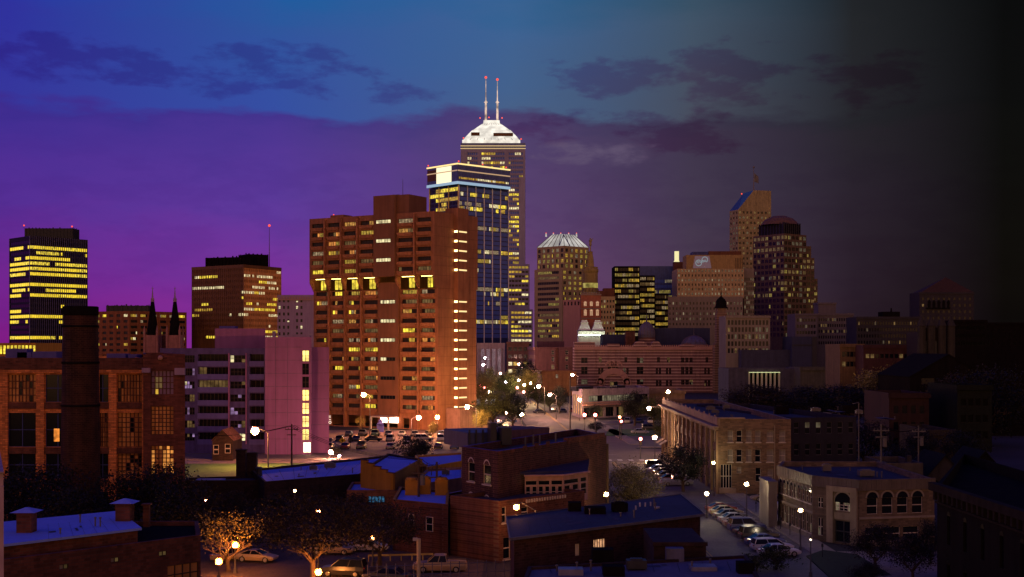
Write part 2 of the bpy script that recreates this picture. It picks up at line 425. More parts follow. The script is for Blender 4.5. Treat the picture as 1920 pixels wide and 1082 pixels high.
BLACKM = mat('black_cladding', (0.010, 0.007, 0.010), 0.5, 0.3, 0.2)
MULL = mat('mullion_violet', (0.16, 0.14, 0.32), 0.5, 0.2, 1)
BRONZE = mat('bronze_cladding', (0.15, 0.065, 0.02), 0.5, 0.35, 0.06)
BRONZE_LIT = mat('lit_bronze_cladding', (0.75, 0.34, 0.10), 0.5, 0.35, 0.06)  # brighter copy of the bronze, warm light on the right face as colour
BROWN = mat('brown_concrete', (0.14, 0.055, 0.028), 0.9, 0.25, 0.2)
LILAC = mat('lilac_stone', (0.30, 0.20, 0.30), 0.9, 0.2, 0.2)
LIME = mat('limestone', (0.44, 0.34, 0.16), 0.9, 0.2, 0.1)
LIME2 = mat('shadowed_limestone', (0.215, 0.18, 0.145), 0.9, 0.2, 0.1)  # darker copy of the limestone, shade put into the colour
LIME3 = mat('half_dimmed_limestone', (0.115, 0.10, 0.115), 0.9, 0.2, 0.1)  # darker limestone for the right, fading light put into the colour
LIME4 = mat('dimmed_limestone', (0.035, 0.032, 0.038), 0.9, 0.25, 0.1)  # darkest limestone copy, the lack of light at far right as colour
GRANITE = mat('granite', (0.33, 0.31, 0.42), 0.7, 0.2, 0.1)
OCHRE = mat('ochre_stucco', (0.36, 0.17, 0.02), 0.9, 0.3, 0.4)
NAVY = mat('navy_cladding', (0.030, 0.032, 0.075), 0.8, 0.25, 0.2)
WHITEW = mat('white_wall', (0.42, 0.36, 0.36), 0.85, 0.15, 0.3)
PINKW = mat('pink_wall', (0.42, 0.22, 0.17), 0.9, 0.12, 0.2)
STRIPED = mat('striped_masonry', (0.15, 0.065, 0.06), 0.9, 0.2, 0.3, stripe=(1.5, (0.40, 0.25, 0.21)))
LEAD = mat('lead_dome', (0.11, 0.10, 0.14), 0.5, 0.3, 0.5)
NEARBLK = mat('near_black', (0.009, 0.007, 0.007), 0.95, 0.4, 0.5, spec=0.03)  # near-black; on right-hand walls the dimness is put into the colour
G_BLK = glass('black_glass', (.004, .004, .004), .4, .03)

# ---------------------------------------------------------------- ground, roads, pavements
def sheet(name, pts, z, m):
    b = MB(); b.q([(*p, z) for p in pts]); return struct(b, name, m)
sheet('ground', [(-6000, -300), (6000, -300), (6000, 9000), (-6000, 9000)], 0, EARTH)
AV = lambda y: 19.5 - 0.0365 * (y - 276)                 # centre line of the avenue that runs off to the skyline
sheet('avenue', [(AV(262) - 12, 262), (AV(262) + 9, 262), (AV(1500) + 9, 1500), (AV(1500) - 9, 1500)], 0.008, ASPHALT)
sheet('cross_street', [(-140, 262), (66, 255), (66, 288), (-140, 284)], 0.012, ASPHALT)
sheet('side_street', [(18, 90), (33.2, 90), (33.2, 262), (15, 262)], 0.004, ASPHALT)
sheet('parking_lot', [(-62, 285), (-4, 285), (-2, 352), (-62, 352)], 0.006, LOT)
sheet('corner_lot', [(26, 291), (110, 291), (110, 400), (24, 400)], 0.006, ASPHALT)
sheet('roadside_lot', [(-14, 330), (4.5, 330), (2, 420), (-14, 420)], 0.004, LOT)
sheet('back_lot', [(-75, 100), (-3, 100), (-3, 163), (-75, 170)], 0.004, mat('back_lot_asphalt', (.085, .058, .042), .85, .5, .5, streak=False))
def slab(name, pts, h, m):
    b = MB(); b.prism(pts, 0, h, 0); return struct(b, name, m)
slab('pavement', [(33.2, 90), (36.2, 90), (36.2, 250), (33.2, 250)], 0.13, CONC)
slab('pavement', [(31, 291), (60, 291), (60, 294), (29, 294)], 0.13, CONC)
slab('pavement', [(AV(300) + 9, 300), (AV(300) + 12, 300), (AV(700) + 12, 700), (AV(700) + 9, 700)], 0.13, CONC)
slab('pavement', [(-70, 259), (-20, 259), (-20, 261.5), (-70, 261.5)], 0.13, CONC)
slab('lawn', [(-70, 224), (-38, 224), (-34, 238), (-41, 252), (-70, 250)], 0.1, LAWN)
sheet('lamplit_street_sheet', [(-70, 250.4), (-24, 250), (-24, 263), (-70, 263)], 0.006, mat('lamplit_paving', (.30, .22, .17), .85, .3, .6, streak=False))  # paler sheet, the lamp's pool on the street put into its colour
slab('traffic_island', [(31.5, 126), (38, 128), (38, 141), (35, 144), (32.2, 140)], 0.14, mat('dark_planting', (.02, .025, .012), .95, .4, 1.5, streak=False))
slab('traffic_island', [(24, 330), (44, 330), (46, 352), (27, 356)], 0.13, LAWN)
slab('entrance_pavement', [(36.3, 108), (60, 108), (60, 143), (36.3, 143)], 0.13, CONC)
mk = MB()
for k in range(12):
    y = 150 + k * 3.4; mk.q([(27.5, y, 0.009), (33, y + 1.2, 0.009), (33, y + 1.32, 0.009), (27.5, y + 0.12, 0.009)])
for k in range(5): mk.q([(17 + k * 2.2, 258, 0.017), (18 + k * 2.2, 258, 0.017), (18 + k * 2.2, 261, 0.017), (17 + k * 2.2, 261, 0.017)])
for k in range(18): mk.q([(-58 + k * 2.9, 306, 0.012), (-57.88 + k * 2.9, 306, 0.012), (-57.88 + k * 2.9, 311, 0.012), (-58 + k * 2.9, 311, 0.012)])
for k in range(6):
    y = 262 + 8; mk.q([(-40 + k * 14, 272, 0.017), (-34 + k * 14, 272, 0.017), (-34 + k * 14, 272.25, 0.017), (-40 + k * 14, 272.25, 0.017)])
struct(mk, 'road_marking', PAINT)
my = MB()
for s in (-0.25, 0.12):
    my.q([(AV(300) - 1.5 + s, 300, 0.02), (AV(300) - 1.3 + s, 300, 0.02), (AV(900) - 1.3 + s, 900, 0.02), (AV(900) - 1.5 + s, 900, 0.02)])
    my.q([(22.3 + s, 100, 0.02), (22.45 + s, 100, 0.02), (20.2 + s, 255, 0.02), (20.05 + s, 255, 0.02)])
struct(my, 'road_marking', YPAINT)

# ---------------------------------------------------------------- trees
BARK = mat('bark', (0.09, 0.06, 0.04), 0.95, 0.4, 2)
LEAFS = {}
def leafset(key, c):
    LEAFS[key] = [mat(f'leaf_{key}_{i}', tuple(v * s for v in c), 0.7, 0.45, 1.5, streak=False) for i, s in enumerate((0.55, 1.0, 1.7))]
leafset('green', (0.055, 0.065, 0.018)); leafset('dark', (0.020, 0.022, 0.016)); leafset('olive', (0.20, 0.165, 0.045)); leafset('black', (0.008, 0.008, 0.008)); leafset('faint', (0.022, 0.016, 0.010)); leafset('pale', (0.22, 0.19, 0.075))  # olive and pale carry lamplight in the leaf colour, black and faint shade
def tree_mesh(seed, H, Rx, crown0, nclump, nleaf, leaf, key, shape='round', bare=False):
    rn = random.Random(seed); tr = MB(); cr = MB()
    tips = []; top = H * (0.45 if shape != 'column' else 0.8)
    base_r = H * 0.028 + 0.05
    tr.tube((0, 0, 0), (0.1, 0.05, top * 0.55), base_r, base_r * 0.7, 8, cap=False)
    def limb(p, d, L, r, depth):
        q_ = p + d * L; tr.tube(p, q_, r, r * 0.62, 5, cap=False)
        if depth == 0: tips.append(q_); return
        for k in range(3 if depth > 1 else 2):
            nd = (d + Vector((rn.uniform(-1, 1), rn.uniform(-1, 1), rn.uniform(-0.25, 0.7))) * 0.75).normalized()
            limb(q_, nd, L * rn.uniform(0.6, 0.82), r * 0.6, depth - 1)
    for k in range(5):
        a = k * 1.257 + rn.uniform(-.3, .3)
        limb(Vector((0.1, 0.05, top * rn.uniform(0.42, 0.55))), Vector((math.cos(a) * 0.7, math.sin(a) * 0.7, rn.uniform(0.5, 1.1))).normalized(), H * 0.17, base_r * 0.5, 3 if bare else 2)
    zc = (crown0 + H) / 2; rz = (H - crown0) / 2
    for c in range(nclump):
        while True:
            v = Vector((rn.uniform(-1, 1), rn.uniform(-1, 1), rn.uniform(-1, 1)))
            if 0.35 < v.length < 1: break
        s = 1.0
        if shape == 'cone': s = max(0.12, 0.55 - 0.55 * v.z)
        bump = rn.uniform(0.78, 1.12)
        cc = Vector((v.x * Rx * s * bump, v.y * Rx * s * bump, zc + v.z * rz * bump)); cr_ = Rx * rn.uniform(0.16, 0.30)
        tone = rn.choices((0, 1, 2), (0.4, 0.4, 0.2))[0]
        for k in range(nleaf):
            p = cc + Vector((rn.gauss(0, 1), rn.gauss(0, 1), rn.gauss(0, 0.8))) * cr_ * 0.62
            a = Vector((rn.uniform(-1, 1), rn.uniform(-1, 1), rn.uniform(-1, 1))).normalized()
            b_ = a.cross(Vector((rn.uniform(-1, 1), rn.uniform(-1, 1), rn.uniform(-1, 1)))).normalized()
            s1 = leaf * rn.uniform(0.6, 1.3)
            t = tone if rn.random() < 0.75 else rn.randint(0, 2)
            cr.q([p - a * s1, p - b_ * s1 * 0.5, p + a * s1, p + b_ * s1 * 0.5], t)
    return tr.mesh('trunk', [BARK]), cr.mesh('crown', LEAFS[key])
TREES = {k: tree_mesh(*v) for k, v in {
    'street_a': (1, 9, 4.2, 2.6, 95, 70, 0.16, 'green'), 'street_b': (2, 9, 4.0, 2.4, 95, 75, 0.16, 'dark'),
    'olive': (3, 8, 3.6, 1.6, 95, 75, 0.14, 'olive'), 'black': (4, 9, 4.6, 1.6, 100, 70, 0.17, 'black'),
    'cone': (5, 6, 2.2, 0.8, 50, 42, 0.16, 'dark', 'cone'), 'pale': (12, 8, 3.6, 1.4, 110, 85, 0.13, 'pale'), 'sparse': (6, 8, 4.4, 3.0, 55, 22, 0.16, 'olive', 'round', True),
    'spread': (8, 9, 5.6, 3.4, 110, 85, 0.15, 'faint', 'round', True), 'faint': (9, 9, 4.2, 2.0, 90, 75, 0.16, 'faint'),
    'shrub': (10, 2.2, 1.5, 0.1, 40, 40, 0.10, 'green')}.items()}
def tree(kind, x, y, h, label, wf=1.0, name='street_tree', rot=None, group=None, cat='tree'):
    tm, cm = TREES[kind]; h0 = {'cone': 6, 'shrub': 2.2, 'olive': 8, 'sparse': 8, 'pale': 8}.get(kind, 9)
    o = thing(name, label, cat, (x, y, 0), group); s = h / h0
    o.scale = (s * wf, s * wf, s); o.rotation_euler = (0, 0, random.uniform(0, 6.28) if rot is None else rot)
    for nm, me in (('trunk', tm), ('crown', cm)):
        c = bpy.data.objects.new(nm, me); COL.objects.link(c); c.parent = o
    return o

# ---------------------------------------------------------------- cars (nose along +x)
RUB = mat('tyre_rubber', (0.012, 0.012, 0.012), 0.8, 0.2, 3); RIM = mat('wheel_rim', (0.45, 0.43, 0.42), 0.35, 0.1, 3, 0.8)
HEADL = mat('headlamp_glass', (0.6, 0.6, 0.58), 0.15, 0.05, 3, spec=0.6); TAILL = mat('tail_lamp', (0.30, 0.015, 0.01), 0.3, 0.1, 3)
CARM = {k: mat('car_paint_' + k, c, 0.32, 0.06, 1, 0.0, 0.6, streak=False) for k, c in {
    'white': (0.62, 0.60, 0.56), 'silver': (0.36, 0.35, 0.35), 'dark': (0.03, 0.03, 0.035), 'blue': (0.05, 0.07, 0.20),
    'red': (0.28, 0.04, 0.03), 'tan': (0.34, 0.25, 0.15), 'grey': (0.14, 0.14, 0.15), 'green': (0.03, 0.07, 0.05)}.items()}
def car_proto(kind):
    L2, hw = {'sedan': (2.35, 0.89), 'wagon': (2.4, 0.92), 'suv': (2.35, 0.96), 'pickup': (2.75, 0.97), 'coupe': (2.2, 0.87)}[kind]
    up = 0.18 if kind in ('suv', 'pickup') else 0
    belt = 0.88 + up; nose = 0.70 + up
    st = [(-L2, 0.42, 0.62 + up, 0.72), (-L2 + 0.12, 0.28, belt - 0.05, 0.90), (-L2 + 0.9, 0.24, belt, 1), (0.9, 0.24, belt, 1), (L2 - 0.9, 0.24, nose + 0.1, 0.98), (L2 - 0.2, 0.28, nose, 0.90), (L2, 0.40, nose - 0.14, 0.74)]
    b = MB(); rings = []
    for x, z0, z1, w in st:
        w *= hw; zm = z0 + (z1 - z0) * 0.55
        rings.append([(x, -w * 0.92, z0), (x, -w, zm), (x, -w * 0.93, z1), (x, 0, z1 + 0.035), (x, w * 0.93, z1), (x, w, zm), (x, w * 0.92, z0)])
    for A, B in zip(rings, rings[1:]):
        for k in range(7): b.q([A[k], B[k], B[(k + 1) % 7], A[(k + 1) % 7]])
    b.q(rings[0]); b.q(rings[-1][::-1])
    gh = {'sedan': (-1.75, -1.0, 0.25, 1.05, 1.40), 'coupe': (-1.7, -0.8, 0.1, 1.0, 1.32), 'wagon': (-2.25, -2.0, 0.35, 1.2, 1.48), 'suv': (-2.2, -2.0, 0.3, 1.1, 1.78), 'pickup': (-0.75, -0.6, 0.55, 1.25, 1.76)}[kind]
    xb, xr, xf, xw, zt = gh; wb, wt = hw * 0.90, hw * 0.70
    g = MB(); lo = belt + 0.01
    B0, B1, T0, T1 = (xb, wb), (xw, wb), (xr, wt), (xf, wt)
    for s in (-1, 1):
        g.q([(xb, s * wb, lo), (xw, s * wb, lo), (xf, s * wt, zt - 0.05), (xr, s * wt, zt - 0.05)])
    g.q([(xw, -wb, lo), (xw, wb, lo), (xf, wt, zt - 0.05), (xf, -wt, zt - 0.05)])
    g.q([(xb, -wb, lo), (xb, wb, lo), (xr, wt, zt - 0.05), (xr, -wt, zt - 0.05)])
    e = 0.03                                     # roof panel and pillars carry the body colour
    b.q([(xr - e, -wt - e, zt - 0.06), (xf + e, -wt - e, zt - 0.06), (xf + e, wt + e, zt - 0.06), (xr - e, wt + e, zt - 0.06)])
    b.q([(xr + 0.1, -wt + .06, zt), (xf - .1, -wt + .06, zt), (xf - .1, wt - .06, zt), (xr + 0.1, wt - .06, zt)])
    for (p, q_) in (((xr - e, -wt - e), (xr + .1, -wt + .06)),): pass
    ro = [(xr - e, -wt - e), (xf + e, -wt - e), (xf + e, wt + e), (xr - e, wt + e)]; ri = [(xr + .1, -wt + .06), (xf - .1, -wt + .06), (xf - .1, wt - .06), (xr + .1, wt - .06)]
    for k in range(4): b.q([(*ro[k], zt - .06), (*ro[(k + 1) % 4], zt - .06), (*ri[(k + 1) % 4], zt), (*ri[k], zt)])
    for s in (-1, 1):
        for (x0, x1) in ((xw, xf), (xb, xr), ((xb + xw) / 2 - .1, (xr + xf) / 2)):
            b.tube((x0, s * wb, lo), (x1, s * (wt + .01), zt - 0.05), 0.045, n=4, cap=False)
    if kind == 'pickup':
        b.fbox(Fr((-L2 + .1, -hw * .9), (-0.85, -hw * .9)), 0, L2 - .95, belt, belt + .1, -.1, 0); b.fbox(Fr((-L2 + .1, hw * .9), (-0.85, hw * .9)), 0, L2 - .95, belt, belt + .1, 0, .1)
    return kind, L2, hw, up, b.mesh('body', [CARM['white']], smooth=False), g.mesh('windows', [G_DK])
def wheel_mesh():
    b = MB(); r = MB()
    b.tube((0, -.11, 0), (0, .11, 0), .33, n=14)
    for s in (-1, 1): r.tube((0, s * .112, 0), (0, s * .118, 0), .21, .19, n=10)
    return b.mesh('tyre', [RUB]), r.mesh('rim', [RIM])
def lamp_mesh(m, nm):
    b = MB(); b.box(-.04, .04, -.17, .17, -.07, .07); return b.mesh(nm, [m])
CPROTO = {k: car_proto(k) for k in ('sedan', 'wagon', 'suv', 'pickup', 'coupe')}
TYM, RIMM = wheel_mesh(); HLM, TLM = lamp_mesh(HEADL, 'headlight'), lamp_mesh(TAILL, 'taillight')
def link(nm, me, par, loc=(0, 0, 0)):
    o = bpy.data.objects.new(nm, me); COL.objects.link(o); o.parent = par; o.location = loc; return o
def car(kind, color, x, y, head, label, group, z=0.0, detail=True):
    k, L2, hw, up, bm, gm = CPROTO[kind]
    o = thing('parked_car' if kind != 'pickup' else 'pickup_truck', label, 'car' if kind != 'pickup' else 'pickup', (x, y, z), group)
    o.rotation_euler = (0, 0, R(head))
    bo = link('body', bm, o); bo.material_slots[0].link = 'OBJECT'; bo.material_slots[0].material = CARM[color]
    link('windows', gm, o)
    for sx in (-1, 1):
        for sy in (-1, 1):
            w = link('wheel', TYM, o, (sx * L2 * 0.61, sy * (hw - .08), .33))
            if detail: link('rim', RIMM, w)
            if detail: link('headlight' if sx > 0 else 'taillight', HLM if sx > 0 else TLM, o, (sx * (L2 - .07), sy * hw * .62, (.58 if sx > 0 else .74) + up))
    return o

# ---------------------------------------------------------------- lamps: the bulbs are the light
BULBS = {}
def bulb_mat(c, L):
    key = (c, round(L, -1) if L > 20 else round(L, 1))
    if key not in BULBS: BULBS[key] = glow('bulb_%d' % len(BULBS), c, L)
    return BULBS[key]
SOD = (1.0, 0.40, 0.12); WARM = (1.0, 0.62, 0.30); COOL = (0.95, 0.90, 0.80); PINKL = (1.0, 0.40, 0.26)
def lamp(px, py, d, power, label, kind='globe', c=SOD, rb=None, arm=1.8, group=None, name='street_lamp', z0=0.0):
    x, z = X(px, d), Z(py, d); r = rb or 0.32
    o = thing(name, label, 'street lamp', (x + (arm if kind == 'cobra' else 0), d, z0), group)
    p = MB()
    if kind == 'globe':
        p.tube((x, d, z0), (x, d, z0 + .5), .2, .16, 8); p.tube((x, d, z0 + .5), (x, d, z - r), .085, .06, 8); p.tube((x, d, z - r), (x, d, z - r * .7), .06, .2, 8)
        p.build('pole', POLE, o)
        f = MB(); f.tube((x, d, z + r * .92), (x, d, z + r * 1.3), .09, .02, 6); f.build('finial', POLE, o)
    else:
        xp = x + arm; zt = z + 0.25
        p.tube((xp, d, z0), (xp, d, zt - .6), .14, .09, 8); p.build('pole', POLE, o)
        a = MB(); a.tube((xp, d, zt - .6), (x + arm * .3, d, zt + .2), .06, .05, 6); a.tube((x + arm * .3, d, zt + .2), (x, d, zt + .16), .05, .05, 6); a.build('arm', POLE, o)
        h = MB(); h.fbox(Fr((x - .35, d - .14), (x + .35, d - .14)), 0, .7, z + r * .82, z + r * .82 + .16, -.28, 0, 0, True); h.build('lamp_head', POLE, o)
    r0 = r * .66; b = MB(); b.ball((x, d, z), r0, 9)
    bo = b.build('bulb', bulb_mat(c, power / (4 * math.pi ** 2 * r0 * r0)), o)
    g = MB(); g.ball((x, d, z), r * 1.12, 10); g.build('halo_shell', halo_shell(c), bo)
    return o
HALO = {}
def halo_shell(c):
    """Amber emissive shell round the bulb, added to stand for its halo."""
    if c not in HALO:
        m, t, p = base_mat('lamp_halo_%d' % len(HALO)); n = t.nodes
        tr = n.new('ShaderNodeBsdfTransparent'); mx = n.new('ShaderNodeMixShader'); mx.inputs[0].default_value = 0.42
        p.inputs['Base Color'].default_value = (0.3, 0.2, 0.1, 1); p.inputs['Emission Color'].default_value = (min(1, c[0] * 1.0), c[1] * .80, c[2] * .6, 1); p.inputs['Emission Strength'].default_value = 1.5
        t.links.new(tr.outputs[0], mx.inputs[1]); t.links.new(p.outputs[0], mx.inputs[2]); t.links.new(mx.outputs[0], n['Material Output'].inputs[0])
        m.cycles.emission_sampling = 'NONE'; HALO[c] = m
    return HALO[c]
SEAM = mat('membrane_seam', (.02, .02, .03), .8); PATCH = mat('roof_patch', (.06, .06, .085), .9, .4, .8, streak=False)
def clutter(o, poly, z, seed, units=3, pipes=5, seams=6, patches=4, um=None):
    """Seams, patches, vents and small plant on a roof deck."""
    rn = random.Random(seed); n = len(poly); cx = sum(p[0] for p in poly) / n; cy = sum(p[1] for p in poly) / n
    F = Fr(poly[0], poly[1]); G_ = Fr(poly[3], poly[2]) if n == 4 else None
    def pt(u, v):
        if n == 4:
            a = (poly[0][0] + (poly[1][0] - poly[0][0]) * u, poly[0][1] + (poly[1][1] - poly[0][1]) * u); b = (poly[3][0] + (poly[2][0] - poly[3][0]) * u, poly[3][1] + (poly[2][1] - poly[3][1]) * u)
            return (a[0] + (b[0] - a[0]) * v, a[1] + (b[1] - a[1]) * v)
        p = rn.choice(poly); return (cx + (p[0] - cx) * .6 * v, cy + (p[1] - cy) * .6 * u)
    if n == 4:
        b = MB()
        for k in range(seams):
            u = (k + .5) / seams; a, c = pt(u - .0012, .06), pt(u + .0012, .06); e, f = pt(u + .0012, .94), pt(u - .0012, .94); b.q([(*a, z + .012), (*c, z + .012), (*e, z + .012), (*f, z + .012)])
        if seams: b.build('roof_seam', SEAM, o)
        b = MB()
        for k in range(patches):
            u, v = rn.uniform(.08, .8), rn.uniform(.1, .75); du, dv = rn.uniform(.02, .09), rn.uniform(.06, .18); b.q([(*pt(u, v), z + .018), (*pt(u + du, v), z + .018), (*pt(u + du * .9, v + dv), z + .018), (*pt(u - .01, v + dv), z + .018)])
        if patches: b.build('roof_patch', PATCH, o)
    for k in range(units):
        x, y = pt(rn.uniform(.15, .85), rn.uniform(.25, .75)); w, h = rn.uniform(.5, 1.1), rn.uniform(.5, 1.0); b = MB(); b.box(x - w, x + w, y - w * .7, y + w * .7, z + .1, z + h)
        b.box(x - w * .6, x + w * .6, y - w * .45, y + w * .45, z + h, z + h + .12); b.box(x - w * .85, x - w * .1, y - w * .7 - .03, y - w * .7 - .004, z + .2, z + h - .15)
        b.box(x - w * .8, x - w * .7, y - w * .5, y + w * .5, z, z + .1); b.box(x + w * .7, x + w * .8, y - w * .5, y + w * .5, z, z + .1); b._one('roof_unit', um or POLE, o)
    for k in range(pipes):
        x, y = pt(rn.uniform(.08, .92), rn.uniform(.12, .88)); b = MB(); h = rn.uniform(.3, .8); b.tube((x, y, z), (x, y, z + h), .07, n=6); b.tube((x, y, z + h), (x, y, z + h + .1), .13, .1, 6); b._one('vent_pipe', POLE, o)
# ================================================================ the skyline
L_BRI = lit('lit_bright_yellow', (1.0, 0.70, 0.035), 1.35, .7, .35)
YELS = [G_DK, L_YEL, L_YEL2, L_PALE, L_GOLD, L_PALE2]
def band_ops(F, z0, pitch, n, h, zo=0.0, m=0.3):
    return [(m, F.L - m, z0 + zo + r * pitch, z0 + zo + r * pitch + h) for r in range(n)]
def fins(F, root, z0, z1, step, wid, dep, m, name='mullion_grid', m0=0.0):
    b = MB(); k = int(round((F.L - 2 * m0) / step))
    for i in range(k + 1):
        u = m0 + (F.L - 2 * m0) * i / k; b.fbox(F, u - wid / 2, u + wid / 2, z0, z1, 0.003, dep)
    return b.build(name, m, root)
def plant(root, poly, z0, z1, m, name='roof_plant', slats=True):
    b = MB(); b.prism(poly, z0, z1)
    if slats:
        for i in range(len(poly)):
            F = Fr(poly[i], poly[(i + 1) % len(poly)])
            k = max(2, int(F.L / 2.5))
            for j in range(k): b.fbox(F, F.L * (j + .2) / k, F.L * (j + .5) / k, z0 + .3, z1 + random.uniform(-.2, .8), 0.003, 0.35)
    return b.build(name, m, root)
def mid(poly): return (sum(p[0] for p in poly) / len(poly), sum(p[1] for p in poly) / len(poly))

# --- black office tower with bands of yellow floors, far left
d = 900; A, B, C = P(18, 925), P(56, d), P(164, 935); pl = tri_plan(A, B, C)
o = bld('office_tower', 'black slab tower at far left with bright yellow bands of lit floors', 'tower', mid(pl))
zt = Z(442, d); F0, F1 = Fr(A, B), Fr(B, C)
pitch = 10 / 2400 * d; n = 20; zb = zt - 0.9 * pitch - (n - 1) * pitch
opsA = band_ops(F0, zb - pitch * .5, pitch, n, 2.3); opsB = band_ops(F1, zb - pitch * .5, pitch, n, 2.3)
shell(o, pl, 0, zt, BLACKM, ROOF_DK, {0: opsA, 1: opsB}, dep=.3, coping=MULL)
rowp = [0, .92, 0, 0, .35, .95, .12, 0.03, .04, .97, .7, .97, .02, .95, .97, .93, .6, 0.04, .97, 0]
for F, ops, cols, k in ((F0, opsA, 9, .85), (F1, opsB, 30, 1)):
    for r, op in enumerate(ops):
        windows(o, F, [op], FR_DK, [G_DK, L_BRI, L_BRI, L_YEL], rowp[r] * k, -.28, cols, 1, .14, 'window_band')
fins(F1, o, 20, zt, 1.55, .22, .3, MULL); fins(F0, o, 20, zt, 40, .5, .3, MULL)
q1 = P(46, 950), P(136, 950); pr = quad_plan(q1[0], q1[1], 15); plant(o, pr, zt - .9, Z(428, 950), DARKMETAL)
beacon(o, *P(45, 948), Z(428, 948), 1.1, 1.6); beacon(o, *P(135, 948), Z(430, 948), 1.1, 1.6)

# --- low golden arcade below it
A, C = P(-30, 430), P(67, 430); pl = quad_plan(A, C, 25); F = Fr(A, C)
o = bld('arcade_building', 'low building with a row of glowing golden piers at far left edge', 'building', mid(pl))
ops = grid(F, Z(664, 430), 4, 1, 0, 3.0, 14, .95)
shell(o, pl, 0, Z(643, 430), OCHRE, ROOF_DK, {0: ops}); windows(o, F, ops, FR_DK, [L_YEL, L_YEL], 1, -.2, 1, 3, .12)

# --- brown office block behind the spires
A, B, C = P(176, 720), P(242, 705), P(350, 735); pl = tri_plan(A, B, C); zt = Z(583, 705)
o = bld('office_block', 'wide low brown office block behind the two church spires', 'building', mid(pl))
F0, F1 = Fr(A, B), Fr(B, C); o0 = grid(F0, zt - 26.5, 3.2, 8, .9, 1.5, 5, 3.2); o1 = grid(F1, zt - 26.5, 3.2, 8, .9, 1.5, 6, 4.2)
shell(o, pl, 0, zt, mat('warm_brown_concrete', (.24, .085, .03)), ROOF_DK, {0: o0, 1: o1}, coping=BRONZE)
windows(o, F0, o0, FR_DK, YELS, .12, -.3, 4, 1, .1, rowvar=1); windows(o, F1, o1, FR_DK, YELS, .35, -.3, 5, 1, .1, rowvar=1)
plant(o, quad_plan(P(199, 722), P(278, 722), 10), zt - 1, Z(573, 722), DARKMETAL)

# --- bronze office tower
A, B, C = P(360, 745), P(457, 720), P(527, 750); pl = tri_plan(A, B, C); zt = Z(497, 722)
o = bld('office_tower', 'square bronze office tower with golden right face and flat black roof plant', 'tower', mid(pl))
F0, F1 = Fr(A, B), Fr(B, C); n = 13; pt = 3.15
o0 = band_ops(F0, zt - 3.6 - (n - 1) * pt, pt, n, 1.7); o1 = band_ops(F1, zt - 3.6 - (n - 1) * pt, pt, n, 1.7)
w = MB()
shell(o, pl, 0, zt, BRONZE, ROOF_DK, {0: o0, 1: o1}, coping=DARKMETAL)
pw = [.95, .1, .1, .1, .75, .12, .08, .35, .3, .1, .03, .35, .0]
for r in range(n):
    windows(o, F0, [o0[r]], BRONZE, [mat('bronze_pane', (.12, .05, .015), .3), L_YEL, L_PALE, L_GOLD], pw[r] * .75, -.12, 22, 1, .25, 'window_band')
    windows(o, F1, [o1[r]], BRONZE_LIT, [mat('lit_bronze_pane', (.42, .18, .05), .3), L_PALE, L_YEL, L_PALE], min(.9, pw[r] * .7 + .22), -.12, 18, 1, .25, 'window_band')
fins(F0, o, 15, zt - 1.5, 1.6, .3, .15, BRONZE); fins(F1, o, 15, zt - 1.5, 1.5, .3, .15, BRONZE_LIT)
b = MB(); zb = 15
for q_ in o1 + [(0, 0, zt - 1.7, 0)]: b.fbox(F1, .02, F1.L - .02, zb, q_[2] - .01, .003, .06); zb = q_[3] + .01
b.build('cladding', BRONZE_LIT, o)
b = MB(); b.fbox(F1, -.1, F1.L + .1, zt - 1.6, zt + .2, .003, .3); b.fbox(F0, -.1, F0.L + .1, zt - 1.6, zt + .2, .003, .3); b.build('cornice', BRONZE, o)
plant(o, quad_plan(P(385, 752), P(470, 742), 14), zt - 1, Z(482, 745), NEARBLK); plant(o, quad_plan(P(464, 745), P(503, 752), 14), zt - 1, Z(477, 748), NEARBLK)
x, y = P(505, 760); b = MB(); b.tube((x, y, zt - 1), (x, y, Z(425, 760)), .35, .12, 6); b.build('antenna_mast', POLE, o); beacon(o, x, y, Z(425, 760), 1.3, .1)

# --- lilac stone block between bronze tower and the apartment tower
A, C = P(520, 640), P(600, 640); pl = quad_plan(A, C, 20); F = Fr(A, C); zt = Z(553, 640)
o = bld('stone_block', 'pale lilac stone block with lit cornice beside the bronze tower', 'building', mid(pl))
ops = grid(F, zt - 21, 3.3, 6, .8, 1.5, 7, 1.0, 0, 6, skip=(3, 6))
shell(o, pl, 0, zt, LILAC, ROOF_DK, {0: ops}); windows(o, F, ops, FR_DK, [G_DK, L_PALE], .15, -.2, 1, 2, .1)
b = MB(); b.fbox(F, 0, F.L, zt - 2.6, zt - 2.2, .003, .5)
for k in range(16): b.fbox(F, F.L * (k + .3) / 16, F.L * (k + .7) / 16, zt - 1.9, zt - 1.0, .003, .2)
b.build('cornice', PINKW, o)

